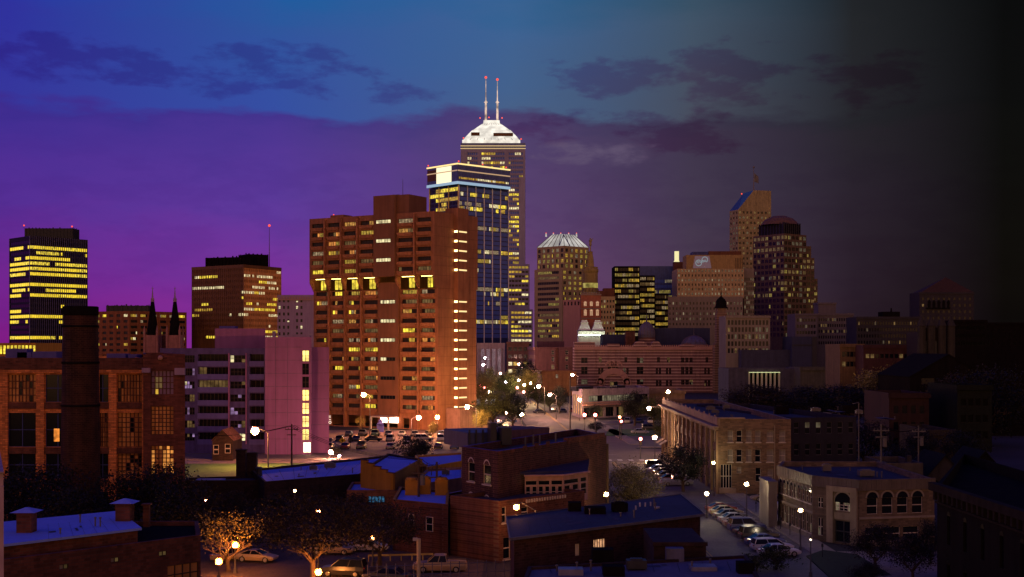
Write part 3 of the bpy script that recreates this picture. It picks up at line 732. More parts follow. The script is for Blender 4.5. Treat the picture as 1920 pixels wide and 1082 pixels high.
# --- twin spired church
o = bld('twin_spire_church', 'dark church with two thin pointed spires left of the bronze tower', 'church', P(307, 560))
b = MB(); b.fbox(Fr(P(286, 566), P(328, 566)), 0, X(328, 566) - X(286, 566), 0, Z(640, 560), -14, 0); 
F = Fr(P(286, 566), P(328, 566)); zr = Z(628, 560); u = F.L / 2
b.q([F.p(0, Z(640, 560)), F.p(F.L, Z(640, 560)), F.p(u, zr)]); b.q([F.p(0, Z(640, 560)), F.p(u, zr), F.p(u, zr, -14), F.p(0, Z(640, 560), -14)]); b.q([F.p(u, zr), F.p(F.L, Z(640, 560)), F.p(F.L, Z(640, 560), -14), F.p(u, zr, -14)])
b.build('nave', BRK_DK, o)
for px in (286, 328):
    x, y = P(px, 558); t = MB(); hw = 2.75; z1 = Z(620, 558)
    t.box(x - hw, x + hw, y - hw, y + hw, 0, z1 - 2)
    for sx in (-1, 1):
        for sy in (-1, 1): t.box(x + sx * hw - .4, x + sx * hw + .4, y + sy * hw - .4, y + sy * hw + .4, 0, z1); t.lathe((x + sx * hw, y + sy * hw), [(.5, z1), (0, z1 + 2.6)], 4, 0, R(45))
    for k in range(3): t.box(x - hw + .9 + k * 1.6, x - hw + 1.6 + k * 1.6, y - hw - .12, y - hw + .1, 8, z1 - 3)
    tw = t.build('bell_tower', mat('rose_stone', (.30, .13, .12)), o)
    s = MB(); s.lathe((x, y), [(2.5, z1 - 2), (2.3, z1 + 1), (.75, Z(566, 558))], 8, 0); s.build('spire', NEARBLK, tw)
    c = MB(); c.lathe((x, y), [(.8, Z(566, 558)), (.8, Z(560, 558)), (.4, Z(558, 558)), (.06, Z(537, 558))], 8, 0); c.box(x - .5, x + .5, y - .05, y + .05, Z(541, 558), Z(541, 558) + .2); c.build('lantern', LILAC, tw)

# --- blue glass tower with a lit crown
A, B, C = P(806, 872), P(860, 850), P(953, 880); pl = tri_plan(A, B, C); zt = Z(346, 850)
o = bld('glass_tower', 'blue glass tower with white mullions and a blazing white crown corner', 'tower', mid(pl))
F0, F1 = Fr(A, B), Fr(B, C); pt = 3.15; n = 32
o0 = band_ops(F0, zt - 4 - (n - 1) * pt, pt, n, 2.6, m=.5); o1 = band_ops(F1, zt - 4 - (n - 1) * pt, pt, n, 2.6, m=.5)
shell(o, pl, 0, zt, mat('tower_spandrel', (.02, .035, .13), .3), ROOF_DK, {0: o0, 1: o1}, dep=.15)
for r in range(n):
    top = r > n - 4
    pr = random.choices((.0, .06, .4), (.66, .22, .12))[0]
    if r in (n - 4, n - 5): pr = .7
    if r in (3, 10): pr = .85
    windows(o, F1, [o1[r]], MULL, [G_BLUE, L_YEL, L_PALE, L_GOLD, L_YEL2, L_PALE2], pr, -.1, 36, 1, .18, 'window_band')
    windows(o, F0, [o0[r]], MULL, [G_DK, L_GOLD, L_YEL], .55 if top else pr * .5, -.1, 20, 1, .18, 'window_band')
fins(F1, o, 24, zt, F1.L / 6, .45, .6, mat('white_mullion', (.88, .84, .84)), 'mullion'); fins(F0, o, 24, zt, F0.L / 3, .5, .6, mat('gold_mullion', (.80, .60, .22)), 'mullion')
crn = [P(801, 868), P(858, 845), P(956, 876)]; cp = tri_plan(*crn); zc = Z(310, 850)
b = MB(); b.prism(cp, zt + .1, zc); b.build('crown', mat('crown_blue', (.09, .12, .32), .4), o)
E0, E1 = Fr(crn[0], crn[1]), Fr(crn[1], crn[2])
b = MB()
for E in (E0, E1): b.fbox(E, -.2, E.L + .2, zc, zc + .9, -.3, .4, 0, True)
b.build('crown_rim', glow('rim_light', (1, .72, .25), 1.3), o)
b = MB()
for E in (E0, E1): b.fbox(E, -.1, E.L + .1, zt - .2, zt + 1.6, .003, .5)
b.build('cyan_strip', glow('cyan_light', (.40, .68, .9), .6), o)
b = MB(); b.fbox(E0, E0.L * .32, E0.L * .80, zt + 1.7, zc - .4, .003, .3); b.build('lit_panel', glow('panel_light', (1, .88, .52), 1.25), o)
b = MB(); b.fbox(E0, .3, E0.L * .3, zt + 4, zc - 1.5, .003, .2); b.build('louvre', BRONZE, o)
b = MB()
for E, k in ((E0, 1), (E1, 0)): b.fbox(E, .1, E.L - .1, zc - 4.3, zc - 3.6, .31 if k else .003, .45)
b.build('crown_band', glow('band_light', (.8, .5, .25), .6), o)
ops = band_ops(E1, zt + 3.2, 3, 1, 1.6, m=1.0); windows(o, E1, ops, MULL, [L_GOLD, L_PALE], .6, .04, 30, 1, .3, 'window_band')
for px, dd in ((803, 866), (860, 845), (905, 860), (949, 874)): beacon(o, *P(px, dd), zc + .8, .9, .8)

# --- tallest tower with the white lit pyramid and two antennas
d = 1100; pl = quad_plan(P(864, d), P(985, d), 50); o = bld('skyscraper', 'tallest tower with white lit pyramid top and two antenna masts', 'tower', mid(pl))
F = Fr(pl[0], pl[1]); zt = Z(280, d); z1 = Z(496, d); z2 = Z(581, d)
pt = 3.9; n = int((zt - 10) / pt)
L = F.L; cols = [(L * .04, L * .26), (L * .32, L * .68), (L * .74, L * .965)]
ops = [(a, c, zt - 5 - r * pt, zt - 2.6 - r * pt) for r in range(n) for a, c in cols]
shell(o, pl, z2, zt, GRANITE, ROOF_DK, {0: [q_ for q_ in ops if q_[2] > z2 + 1]}, dep=.4)
for r in range(n):
    for k, (a, c) in enumerate(cols):
        q_ = (a, c, zt - 5 - r * pt, zt - 2.6 - r * pt)
        if q_[2] < z2 + 1: continue
        if q_[2] < z1 and k < 2: continue
        windows(o, F, [q_], GRANITE, [G_BLUE, L_YEL, L_GOLD, L_PALE, L_YEL2], (.55 if k == 1 and r < 6 else .12 if r < 9 else .62), -.35, 7 if k != 1 else 10, 1, .35, 'window_band', cap=98)
for (pxl, pxr, za, zb_, dd) in ((868, 993, 0, z1, d - 6), (872, 999, 0, z2, d - 12)):
    pp = quad_plan(P(pxl, dd), P(pxr, dd), 40); Fs = Fr(pp[0], pp[1]); u0 = Fs.L - 18.5
    bb = [(u0, Fs.L - 1.0, zb_ - 4 - r * pt, zb_ - 1.6 - r * pt) for r in range(int((zb_ - 22) / pt))]
    if zb_ == z1: bb = [q_ for q_ in bb if q_[2] > z2]
    shell(o, pp, za if zb_ == z2 else z2, zb_, GRANITE, ROOF_DK, {0: bb}, dep=.4, name='setback')
    for q_ in bb: windows(o, Fs, [q_], GRANITE, [G_DK, L_YEL, L_PALE, L_GOLD, L_YEL2], .6, -.35, 6, 1, .5, 'window_band', cap=98)
cn = MB(); cn.fbox(F, .5, L * .1, Z(402, d), zt - 2, .003, 1.6); cn.fbox(F, L * .9, L * .995, Z(496, d), zt - 24, .003, 1.2); cn.build('corner_pier', GRANITE, o)
bl = MB(); bl.fbox(F, 0, L, zt, Z(268, d), -46, -.6, 0, True); bl.build('belt', mat('belt_blue', (.16, .20, .36), .4), o)
bt = MB()
for zz in (Z(279, d), Z(274, d)): bt.fbox(F, -.3, L + .3, zz, zz + .5, -.59, .1)
bt.build('belt_light', glow('belt_glow', (1, .7, .3), .7), o)
zp0, zp1 = Z(268, d), Z(218, d); cx = X(921, d)
hw0 = (X(977, d) - X(867, d)) / 2; hw1 = (X(936, d) - X(904, d)) / 2; yc = d + 1 + hw0
def frustum(b, cx, cy, z0, h0, z1, h1, m=0, cap=True):
    a = [(cx - h0, cy - h0, z0), (cx + h0, cy - h0, z0), (cx + h0, cy + h0, z0), (cx - h0, cy + h0, z0)]
    t = [(cx - h1, cy - h1, z1), (cx + h1, cy - h1, z1), (cx + h1, cy + h1, z1), (cx - h1, cy + h1, z1)]
    for k in range(4): b.q([a[k], a[(k + 1) % 4], t[(k + 1) % 4], t[k]], m)
    if cap: b.q(t, m)
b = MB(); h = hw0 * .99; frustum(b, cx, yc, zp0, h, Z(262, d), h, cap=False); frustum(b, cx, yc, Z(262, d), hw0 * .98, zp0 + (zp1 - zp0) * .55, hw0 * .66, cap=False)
frustum(b, cx, yc, zp0 + (zp1 - zp0) * .55, hw0 * .64, zp1 - 3, hw1 * 1.05); frustum(b, cx, yc, zp1 - 3, hw1, zp1, hw1 * .95); b.build('pyramid_roof', lit('pyramid_glow', (1, .93, .80), 1.15, .16, .45), o)  # floodlighting put into the roof as a glow of its own
rb = MB()
for k in range(9):
    f = -1 + k / 4; rb.tube((cx + f * hw0 * .97, yc - hw0 * .98, Z(262, d) + .2), (cx + f * hw1, yc - hw1 * 1.05, zp1 - 3), .22, .2, 4)
rb.build('roof_rib', mat('roof_rib_grey', (.30, .27, .25)), o)
v = MB(); v.box(X(883, d), X(899, d), d + 3, d + 12, Z(253, d), Z(247, d)); v.box(X(925, d), X(962, d), d + 3, d + 12, Z(254, d), Z(248, d)); v.build('vent_louvre', BRONZE, o)
for px, ty in ((910, 137), (932, 141)):
    x = X(px, d); y = yc - 4; b = MB(); b.tube((x, y, zp1), (x, y, Z(180, d)), 1.0, .8, 8); b.tube((x, y, Z(183, d)), (x, y, Z(182, d)), 1.6, 1.6, 8); b.tube((x, y, Z(180, d)), (x, y, Z(ty, d)), .5, .25, 8)
    b.build('antenna_mast', lit('antenna_glow', (1, .72, .55), .9, .2), o); beacon(o, x, y, Z(ty, d), 1.9, .1)  # light on the masts put in as emission
for px, py in ((899, 217), (916, 216), (941, 217), (869, 262), (977, 264)): beacon(o, X(px, d), d + (20 if py < 230 else 1), Z(py, d) + 1, 1.1, .2)

# --- market tower with five pinnacles
d = 1000; A, B, C = P(1002, 1015), P(1054, 995), P(1112, 1018); pl = tri_plan(A, B, C); zs = Z(504, d)
o = bld('office_tower', 'golden stone tower with lit white mansard and red tipped pinnacles', 'tower', mid(pl))
F0, F1 = Fr(A, B), Fr(B, C); pt = 4.15; n = 13
o0 = band_ops(F0, zs - 4 - (n - 1) * pt, pt, n, 2.2, m=3.5); o1 = grid(F1, zs - 4 - (n - 1) * pt, pt, n, 0, 2.4, 6, 2.9)
shell(o, pl, 0, zs, LIME, ROOF_DK, {0: o0, 1: o1}, dep=.5)
for r in range(n):
    windows(o, F0, [o0[r]], LIME2, [G_DK, L_DIMY, L_DIM, L_GOLD], random.choice((.05, .1, .6, .85)), -.4, 12, 1, .25, 'window_band')
A2, B2, C2 = P(1007, 1017), P(1058, 998), P(1104, 1018); up = tri_plan(A2, B2, C2); zu = Z(461, d)
G0, G1 = Fr(A2, B2), Fr(B2, C2); u0 = grid(G0, zs + .6, 4.1, 4, .3, 2.8, 6, 2.6); u1 = grid(G1, zs + .6, 4.1, 4, .3, 2.8, 5, 2.8)
shell(o, up, zs - .8, zu, LIME, ROOF_DK, {0: u0, 1: u1}, dep=.4, name='upper_stage')
for Fx, oo in ((G0, u0), (G1, u1), (F1, o1)): windows(o, Fx, oo, LIME2, [G_DK, L_DIMY, L_GOLD, L_DIMW, L_YEL2], .66, -.35, 2, 1, .2, cap=95)
cx, cy = mid(up); hw = (X(1104, d) - X(1006, d)) / 2; MANS = lit('mansard_glow', (.62, .58, .52), 1.0, .12, .5)  # floodlighting on mansard and pinnacles put in as emission
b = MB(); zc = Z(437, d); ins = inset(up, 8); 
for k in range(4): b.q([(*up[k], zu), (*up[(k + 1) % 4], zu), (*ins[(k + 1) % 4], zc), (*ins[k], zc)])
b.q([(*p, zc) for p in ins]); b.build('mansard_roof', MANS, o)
b = MB()
for k in range(4):
    a0, a1, t1, t0 = Vector((*up[k], zu)), Vector((*up[(k + 1) % 4], zu)), Vector((*ins[(k + 1) % 4], zc)), Vector((*ins[k], zc))
    for j in range(6): f = j / 5; b.tube(a0.lerp(a1, f), t0.lerp(t1, f), .35, .3, 4)
b.build('mansard_rib', LIME2, o)
b = MB(); m_ = Vector((*B2, zu)); t_ = Vector((*ins[1], zc)); e0 = Vector((*up[0], zu)); e2 = Vector((*up[2], zu))
b.q([m_ + (e0 - m_) * .2 + Vector((0, -.5, .3)), m_ + (e2 - m_) * .25 + Vector((0, -.5, .3)), t_ + Vector((0, -.6, 0))]); b.build('glass_dormer', mat('dormer_blue', (.10, .12, .30), .3), o)
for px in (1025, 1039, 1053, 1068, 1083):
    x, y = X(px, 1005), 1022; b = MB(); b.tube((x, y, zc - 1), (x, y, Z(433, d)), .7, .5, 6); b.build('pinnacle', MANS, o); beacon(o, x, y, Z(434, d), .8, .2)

# --- pink blank walled tower and its neighbour
A, B, C = P(1056, 780), P(1088, 770), P(1120, 800); pl = tri_plan(A, B, C); zt = Z(562, 775); F1 = Fr(B, C); F0 = Fr(A, B)
o = bld('blank_wall_tower', 'blank pink walled tower below the tower with pinnacles', 'building', mid(pl))
ops = grid(F1, zt - 36, 3.3, 10, .8, 1.7, 4, 1.6); oA = grid(F0, zt - 4, 3.3, 1, .6, 2.2, 5, 1.2)
shell(o, pl, 0, zt, PINKW, ROOF_DK, {1: ops, 0: oA}); windows(o, F1, ops, FR_DK, [G_DK, L_DIMW], .3, -.2, 1, 2, .15); windows(o, F0, oA, FR_DK, [G_DK, L_DIM], .1, -.2, 1, 1, .15)
A, C = P(1120, 760), P(1153, 760); pl = quad_plan(A, C, 25); zt = Z(556, 760); F = Fr(A, C)
o = bld('hotel_block', 'narrow tan hotel block with pale roof between brick tower and dark lit office', 'building', mid(pl))
ops = grid(F, zt - 30, 3.2, 9, .8, 1.6, 6, 1.0); shell(o, pl, 0, zt, LIME, ROOF_DK, {0: ops}); windows(o, F, ops, LIME2, [G_DK, L_DIMY, L_DIMW], .4, -.2, 1, 1, .1)
b = MB(); b.fbox(F, 4, F.L, zt, Z(540, 760), -14, -3, 0, True); b.fbox(F, 0, 5, zt, zt + 3.5, -8, -2, 0, True); b.build('penthouse', BROWN, o)

# --- monument column with the statue
d = 940; x, y = P(1107, d); o = bld('monument', 'stone column monument with round lit drum and statue on top', 'monument', (x, y))
b = MB(); s = d / 2400; b.lathe((x, y), [(14.5 * s, 0), (14.5 * s, Z(547, d))], 20); b.build('shaft', LIME, o)
b = MB(); b.lathe((x, y), [(15.5 * s, Z(547, d)), (15.5 * s, Z(543, d)), (14 * s, Z(543, d)), (14 * s, Z(512, d)), (15.2 * s, Z(509, d)), (15.2 * s, Z(505, d)), (13.6 * s, Z(504, d)), (14.2 * s, Z(501, d)), (7 * s, Z(500, d)), (6 * s, Z(486, d)), (4 * s, Z(474, d)), (5 * s, Z(472, d)), (1 * s, Z(471, d)), (1 * s, Z(460, d))], 20); b.build('drum', mat('drum_gold', (.42, .31, .10)), o)
b = MB(); b.lathe((x, y), [(14.15 * s, Z(540, d)), (14.15 * s, Z(531, d))], 20); b.build('drum_glow_band', lit('drum_glow', (.75, .62, .14), .6, .25), o)  # light falling on the drum put in as a glowing band
b = MB(); b.lathe((x, y), [(.4 * s, Z(462, d)), (2.6 * s, Z(460, d)), (2.2 * s, Z(455, d)), (3.2 * s, Z(451, d)), (1.4 * s, Z(449, d)), (1.6 * s, Z(447.5, d)), (.1, Z(446, d))], 10); b.tube((x + 2 * s, y, Z(452, d)), (x + 4.5 * s, y, Z(447, d)), .5, .25, 5); b.build('statue', LIME, o)
b = MB()
for k in range(14): a = k * .449; b.tube((x + 15 * s * math.cos(a), y + 15 * s * math.sin(a), Z(547, d)), (x + 15 * s * math.cos(a), y + 15 * s * math.sin(a), Z(542, d)), .25, n=5)
b.build('railing', DARKMETAL, o)

# --- dark office with every floor lit, and blue glass block behind
A, B, C = P(1152, 830), P(1199, 815), P(1253, 838); pl = tri_plan(A, B, C)
o = bld('office_building', 'dark stepped office full of lit yellow windows on nearly every floor', 'building', mid(pl))
F0 = Fr(A, B); zt = Z(500, 820); pt = 3.45; n = 13; A, B = P(1152, 815), P(1199.5, 815); F0 = Fr(A, B); o0 = band_ops(F0, zt - 3.2 - (n - 1) * pt, pt, n, 2.2)
q0 = quad_plan(A, B, 22); shell(o, q0, 0, zt, NEARBLK, ROOF_DK, {0: o0}, dep=.2)
q1 = quad_plan((B[0] + .05, 816), P(1228, 816), 18); F1 = Fr(q1[0], q1[1]); z1 = Z(517, 820); o1 = band_ops(F1, z1 - 3.2 - (11 - 1) * pt, pt, 11, 2.2); shell(o, q1, 0, z1, NEARBLK, ROOF_DK, {0: o1}, dep=.2, name='step')
q2 = quad_plan(P(1228.2, 817), P(1253, 817), 16); F2 = Fr(q2[0], q2[1]); z2 = Z(551, 820); o2 = band_ops(F2, z2 - 3.2 - 7 * pt, pt, 8, 2.2); shell(o, q2, 0, z2, NEARBLK, ROOF_DK, {0: o2}, dep=.2, name='step')
for Fx, oo, c in ((F0, o0, 16), (F1, o1, 10), (F2, o2, 8)):
    for q_ in oo: windows(o, Fx, [q_], NEARBLK, [G_DK, L_DIMY, L_YEL2, L_GOLD, L_DIM, L_PALE2], random.choice((.85, .7, .5, .9)), -.15, c, 1, .3, 'window_band')
A, C = P(1199, 880), P(1272, 880); pl = quad_plan(A, C, 25); F = Fr(A, C); zt = Z(499, 880)
o = bld('glass_block', 'blue mirrored glass block behind the dark stepped office', 'building', mid(pl))
ops = band_ops(F, zt - 8 - 9 * 3.6, 3.6, 9, 2.4); shell(o, pl, 0, zt, mat('blue_mirror', (.045, .075, .24), .3), ROOF_DK, {0: ops}, dep=.1)
for r, q_ in enumerate(ops): windows(o, F, [q_], mat('blue_frame', (.06, .08, .2)), [G_BLUE, L_DIMW, L_DIMY], (.8 if r == 5 else .3 if r in (3, 4, 6, 7) else .1), -.08, 26, 1, .3, 'window_band')

# --- stepped limestone office with the round emblem sign
o = bld('stone_office', 'stepped limestone office with a pale blue emblem sign on its top stage', 'building', P(1330, 830))
dd = 815; pl = quad_plan(P(1253, dd), P(1393, dd), 30); F = Fr(pl[0], pl[1]); zt = Z(556, dd)
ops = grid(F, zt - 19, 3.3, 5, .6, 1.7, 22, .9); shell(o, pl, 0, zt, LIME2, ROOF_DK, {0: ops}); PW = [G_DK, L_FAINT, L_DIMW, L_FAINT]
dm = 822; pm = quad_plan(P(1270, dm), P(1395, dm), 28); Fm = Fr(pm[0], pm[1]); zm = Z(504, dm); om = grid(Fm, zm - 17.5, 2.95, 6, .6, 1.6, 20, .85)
shell(o, pm, zt - .8, zm, mat('lit_limestone', (.42, .31, .16)), ROOF_DK, {0: om}, name='middle_stage')  # lighter copy of the limestone, floodlight put into the colour
dr = 826; pr_ = quad_plan(P(1395, dr), P(1414, dr), 20); Fr_ = Fr(pr_[0], pr_[1]); zr = Z(503, dr); orr = grid(Fr_, 20, 3.0, 16, .5, 2.0, 5, .8); shell(o, pr_, 0, zr, LIME2, ROOF_DK, {0: orr}, name='rear_wing')
windows(o, Fm, om, LIME2, PW, .55, -.15, 1, 1, .1, rowvar=1); windows(o, F, ops, LIME2, PW, .4, -.15, 1, 1, .1, rowvar=1, cap=100); windows(o, Fr_, orr, LIME2, PW, .3, -.15, 1, 1, .1)
dt = 830; pt_ = quad_plan(P(1287, dt), P(1393, dt), 18); zt_ = Z(478, dt); b = MB(); b.prism(pt_, zm - .8, zt_); b.build('top_stage', mat('lit_limestone_top', (.34, .23, .09)), o)  # top stage: floodlight put into the stone colour too
Ft = Fr(pt_[0], pt_[1]); b = MB(); b.fbox(Ft, X(1329, dt) - X(1287, dt), Ft.L - 1, zt_, Z(471, dt), -15, -.2, 0, True); b.build('roof_plant', BROWN, o)
b = MB(); b.fbox(Ft, X(1299, dt) - X(1287, dt), X(1328.5, dt) - X(1287, dt), zt_, Z(472, dt), -12, -.4, 0, True); b.build('roof_plant', mat('blue_plant', (.06, .07, .2)), o)
b = MB(); U = lambda px: X(px, dt) - X(1287, dt)
b.q([Ft.p(U(1299), Z(503, dt), .06), Ft.p(U(1334), Z(503, dt), .06), Ft.p(U(1330), Z(480, dt), .06), Ft.p(U(1303), Z(480, dt), .06)])
sg = b.build('sign_panel', glow('sign_violet', (.10, .075, .13), .35), o)
b = MB()
def ring(b, F, cu, cz, r0, r1, w, a0=0, a1=360, m=0, n=20):
    for k in range(n):
        t0, t1 = R(a0 + (a1 - a0) * k / n), R(a0 + (a1 - a0) * (k + 1) / n)
        b.q([F.p(cu + r0 * math.cos(t0), cz + r0 * math.sin(t0), w), F.p(cu + r1 * math.cos(t0), cz + r1 * math.sin(t0), w), F.p(cu + r1 * math.cos(t1), cz + r1 * math.sin(t1), w), F.p(cu + r0 * math.cos(t1), cz + r0 * math.sin(t1), w)], m)
e = dt / 2400
ring(b, Ft, U(1310), Z(493, dt), 4.6 * e, 6.2 * e, .12, 60, 370); ring(b, Ft, U(1321.5), Z(487, dt), 4.4 * e, 6.0 * e, .12, -60, 215)
for k, px in enumerate((1309, 1313.5, 1318, 1322)): ring(b, Ft, U(px), Z(491.6 - k * .8, dt), .9 * e, 2.2 * e, .16, 30 if k in (0,) else 0, 330 if k in (0,) else 360)
b.fbox(Ft, U(1315.3), U(1316.2), Z(492.5, dt), Z(486.5, dt), .1, .16)
b.build('emblem', glow('emblem_cyan', (.28, .48, .55), .4), sg)
b = MB()
for k in range(5): b.fbox(Ft, U(1379 + k * 3), U(1380 + k * 3), zm, zt_ - 2, .003, .08)
b.build('louvre', FR_DK, o)
o = bld('roof_lantern', 'brightly lit white beacon box on a brown rooftop stack', 'lantern', P(1270, 868)); px0 = quad_plan(P(1264, 868), P(1285, 868), 8)
b = MB(); b.prism(px0, 0, Z(491, 868)); b.build('stack', BROWN, o); b = MB(); b.prism(quad_plan(P(1264.5, 868), P(1274, 868), 3), Z(491, 868), Z(489, 868)); b.prism(quad_plan(P(1265.5, 868.2), P(1273, 868.2), 2.6), Z(489, 868), Z(471, 868)); b.build('light_box', glow('lantern_light', (.95, .90, .42), .9), o)

# --- tower with the sloping blue roof and a flag
d = 1000; A, B, C = P(1368, 1012), P(1384, 1000), P(1446, 1006); pl = tri_plan(A, B, C)
o = bld('office_tower', 'tall limestone tower with sloping blue glass roof and a flagpole', 'tower', mid(pl))
zl, zr_ = Z(393, d), Z(356, d); F0, F1 = Fr(A, B), Fr(B, C); pt = 4.0; n = 17
o1 = grid(F1, zl - 3 - (n - 1) * pt, pt, n, 0, 1.8, 9, 1.6); o0 = grid(F0, zl - 3 - (n - 1) * pt, pt, n, 0, 1.8, 3, 1.6)
w = MB(); w.wall(F0, 0, zl, o0, .2); w.wall(F1, 0, zl, o1, .2); uk = X(1415, d) - X(1384, d)
for i in (2, 3): w.wall(Fr(pl[i], pl[(i + 1) % 4]), 0, zl)
w.q([F1.p(0, zl), F1.p(F1.L, zl), F1.p(F1.L, zr_), F1.p(uk, zr_)]); w.q([F1.p(F1.L, zl), F1.p(F1.L, zl, -20), F1.p(F1.L, zr_, -20), F1.p(F1.L, zr_)])
w.build('wall', mat('flag_tower_stone', (.34, .28, .14)), o)
b = MB(); b.q([F1.p(0, zl), F1.p(uk, zr_), (F1.p(uk, zr_, -20)), (*A, zl)]); b.q([F1.p(uk, zr_), F1.p(F1.L, zr_), F1.p(F1.L, zr_, -20), F1.p(uk, zr_, -20)]); b.q([(*A, zl), F1.p(uk, zr_, -20), F1.p(F1.L, zr_, -20), (*pl[3], zl)])
b.build('sloping_roof', mat('roof_glass_blue', (.05, .065, .12), .3), o)
windows(o, F1, o1, LIME3, [G_DK, L_FAINT, L_DIM], .35, -.15, 1, 1, 0, cap=85); windows(o, F0, o0, LIME3, [G_DK, L_FAINT], .3, -.15, 1, 1, 0)
x, y = X(1415, d), d + 4; b = MB(); b.tube((x, y, zr_), (x, y, Z(313, d)), .45, .2, 6); b.ball((x, y, Z(312, d)), .9, 6); b.build('flagpole', mat('pole_pale', (.22, .2, .18)), o)
b = MB(); fl = [(0, 0), (1.6, .4), (3, -.2), (3.4, .3)]
for k in range(3): b.q([(x + .5 + fl[k][0], y + fl[k][1], Z(323, d) - k * 1.2), (x + .5 + fl[k + 1][0], y + fl[k + 1][1], Z(323, d) - (k + 1) * 1.4), (x + .5 + fl[k + 1][0], y + fl[k + 1][1], Z(341, d) - k * .6), (x + .5 + fl[k][0], y + fl[k][1], Z(340, d) - k * .4)])
b.build('flag', mat('flag_cloth', (.16, .15, .13)), o); beacon(o, X(1392, d), d + 3, Z(366, d), .9, 1)
# --- dark rounded stepped tower
d = 900; o = bld('office_tower', 'dark brown tower with domed cap and right side stepping down', 'tower', P(1470, 915))
A, B, C = P(1412, 915), P(1470, 890), P(1512, 905); pl = tri_plan(A, B, C); zt = Z(440, d); F0, F1 = Fr(A, B), Fr(B, C); pt = 4.0; n = 18
DKB = mat('dark_brown_granite', (.12, .076, .05), .5)
o0 = grid(F0, zt - 4 - (n - 1) * pt, pt, n, .2, 2.5, 8, 2.7); o1 = grid(F1, zt - 4 - (n - 1) * pt, pt, n, .2, 2.5, 6, 2.9)
shell(o, pl, 0, zt, DKB, ROOF_DK, {0: o0, 1: o1}, dep=.3)
LW = [G_DK, L_DIM, L_FAINT, L_DIMY, L_DIM]
for r in range(n): windows(o, F0, o0[r * 8:r * 8 + 8], DKB, LW, .85 if r in (17, 15) else .32 if r > 6 else .12, -.2, 2, 1, .15, cap=70)
for r in range(n): windows(o, F1, o1[r * 6:r * 6 + 6], DKB, LW, .55 if r > 5 else .1, -.2, 2, 1, .15, cap=70)
for a_, c_, y_, dd in ((1511, 1521, 460, 908), (1520, 1527, 482, 910), (1526, 1533, 521, 912)):
    pp = quad_plan(P(a_, dd), P(c_, dd), 16); Fs = Fr(pp[0], pp[1]); zz = Z(y_, d); bb = grid(Fs, zz - 4 - 10 * pt, pt, 11, .2, 2.2, 1, 2.2); shell(o, pp, 0, zz, DKB, ROOF_DK, {0: bb}, name='step'); windows(o, Fs, bb, DKB, LW, .4, -.2, 2, 1, .15, cap=100)
cp = inset(pl, 3.5); cp = [cp[0], cp[1], cp[2], cp[3]]; b = MB(); b.prism(cp, zt - .9, Z(420, d)); 
for i in (0, 1):
    F = Fr(cp[i], cp[i + 1])
    for k in range(9): b.fbox(F, F.L * k / 8 - .4, F.L * k / 8 + .4, zt - .9, Z(418, d), .003, .7)
b.build('crown', mat('crown_dark', (.02, .018, .03), .4), o)
c = mid(cp); b = MB(); b.lathe(c, [(13.5, Z(420, d)), (12, Z(414, d)), (9.5, Z(408, d)), (5.5, Z(404, d)), (5, Z(403, d))], 16); b.build('cap', mat('cap_pink_stone', (.14, .075, .05)), o)

# --- pale blocks to the right, fading light put into their wall colours
def block(px0, px1, d, ytop, label, m, cols, rows, pitch=3.3, ww=1.2, hh=1.7, dep=20, prob=.12, name='stone_block', panes=None, cornice=True, zlo=None):
    A, C = P(px0, d), P(px1, d); pl = quad_plan(A, C, dep); F = Fr(A, C); zt = Z(ytop, d)
    o = bld(name, label, 'building', mid(pl)); ops = grid(F, zt - 1.6 - rows * pitch, pitch, rows, .6, hh, cols, ww, .6, .6) if rows else []
    shell(o, pl, 0, zt, m, ROOF_DK, {0: ops}); windows(o, F, ops, FR_DK, panes or [G_DK, L_FAINT, L_DIM], prob, -.2, 1, 1, .08, rowvar=1)
    if cornice:
        b = MB(); b.fbox(F, -.3, F.L + .3, zt - 1.1, zt - .5, .003, .5); b.fbox(F, -.2, F.L + .2, zt - .5, zt + .05, .003, .3); b.build('cornice', m, o)
    return o, F, zt
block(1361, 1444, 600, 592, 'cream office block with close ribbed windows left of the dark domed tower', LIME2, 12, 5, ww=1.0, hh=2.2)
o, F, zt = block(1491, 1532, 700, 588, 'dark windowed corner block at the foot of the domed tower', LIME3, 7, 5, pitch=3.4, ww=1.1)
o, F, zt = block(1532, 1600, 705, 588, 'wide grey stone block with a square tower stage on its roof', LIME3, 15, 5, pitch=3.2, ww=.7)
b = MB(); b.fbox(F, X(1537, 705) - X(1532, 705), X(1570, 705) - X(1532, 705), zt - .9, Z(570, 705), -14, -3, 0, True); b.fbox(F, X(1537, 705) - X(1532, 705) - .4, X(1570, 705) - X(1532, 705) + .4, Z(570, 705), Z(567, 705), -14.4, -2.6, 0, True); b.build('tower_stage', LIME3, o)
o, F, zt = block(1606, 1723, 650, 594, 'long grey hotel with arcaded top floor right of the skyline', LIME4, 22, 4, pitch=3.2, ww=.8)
b = MB(); b.fbox(F, X(1659, 650) - X(1606, 650), X(1692, 650) - X(1606, 650), zt - .9, Z(584, 650), -12, -4, 0, True); x, y = P(1671, 656); b.tube((x, y, Z(584, 650)), (x, y, Z(577, 650)), .5, .3, 6); b.build('penthouse', NEARBLK, o)
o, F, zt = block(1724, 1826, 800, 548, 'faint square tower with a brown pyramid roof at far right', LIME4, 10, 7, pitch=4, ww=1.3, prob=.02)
b = MB(); A, C = P(1727, 802), P(1790, 802); cx = X(1774, 810); pz = Z(518, 800)
pp = [(X(1727, 801), 801), (X(1826, 801), 801), (X(1826, 801), 821), (X(1727, 801), 821)]
for k in range(4): b.q([(*pp[k], zt), (*pp[(k + 1) % 4], zt), (cx, 811, pz)])
b.build('pyramid_roof', mat('pyramid_brown', (.055, .028, .012)), o)
b = MB()
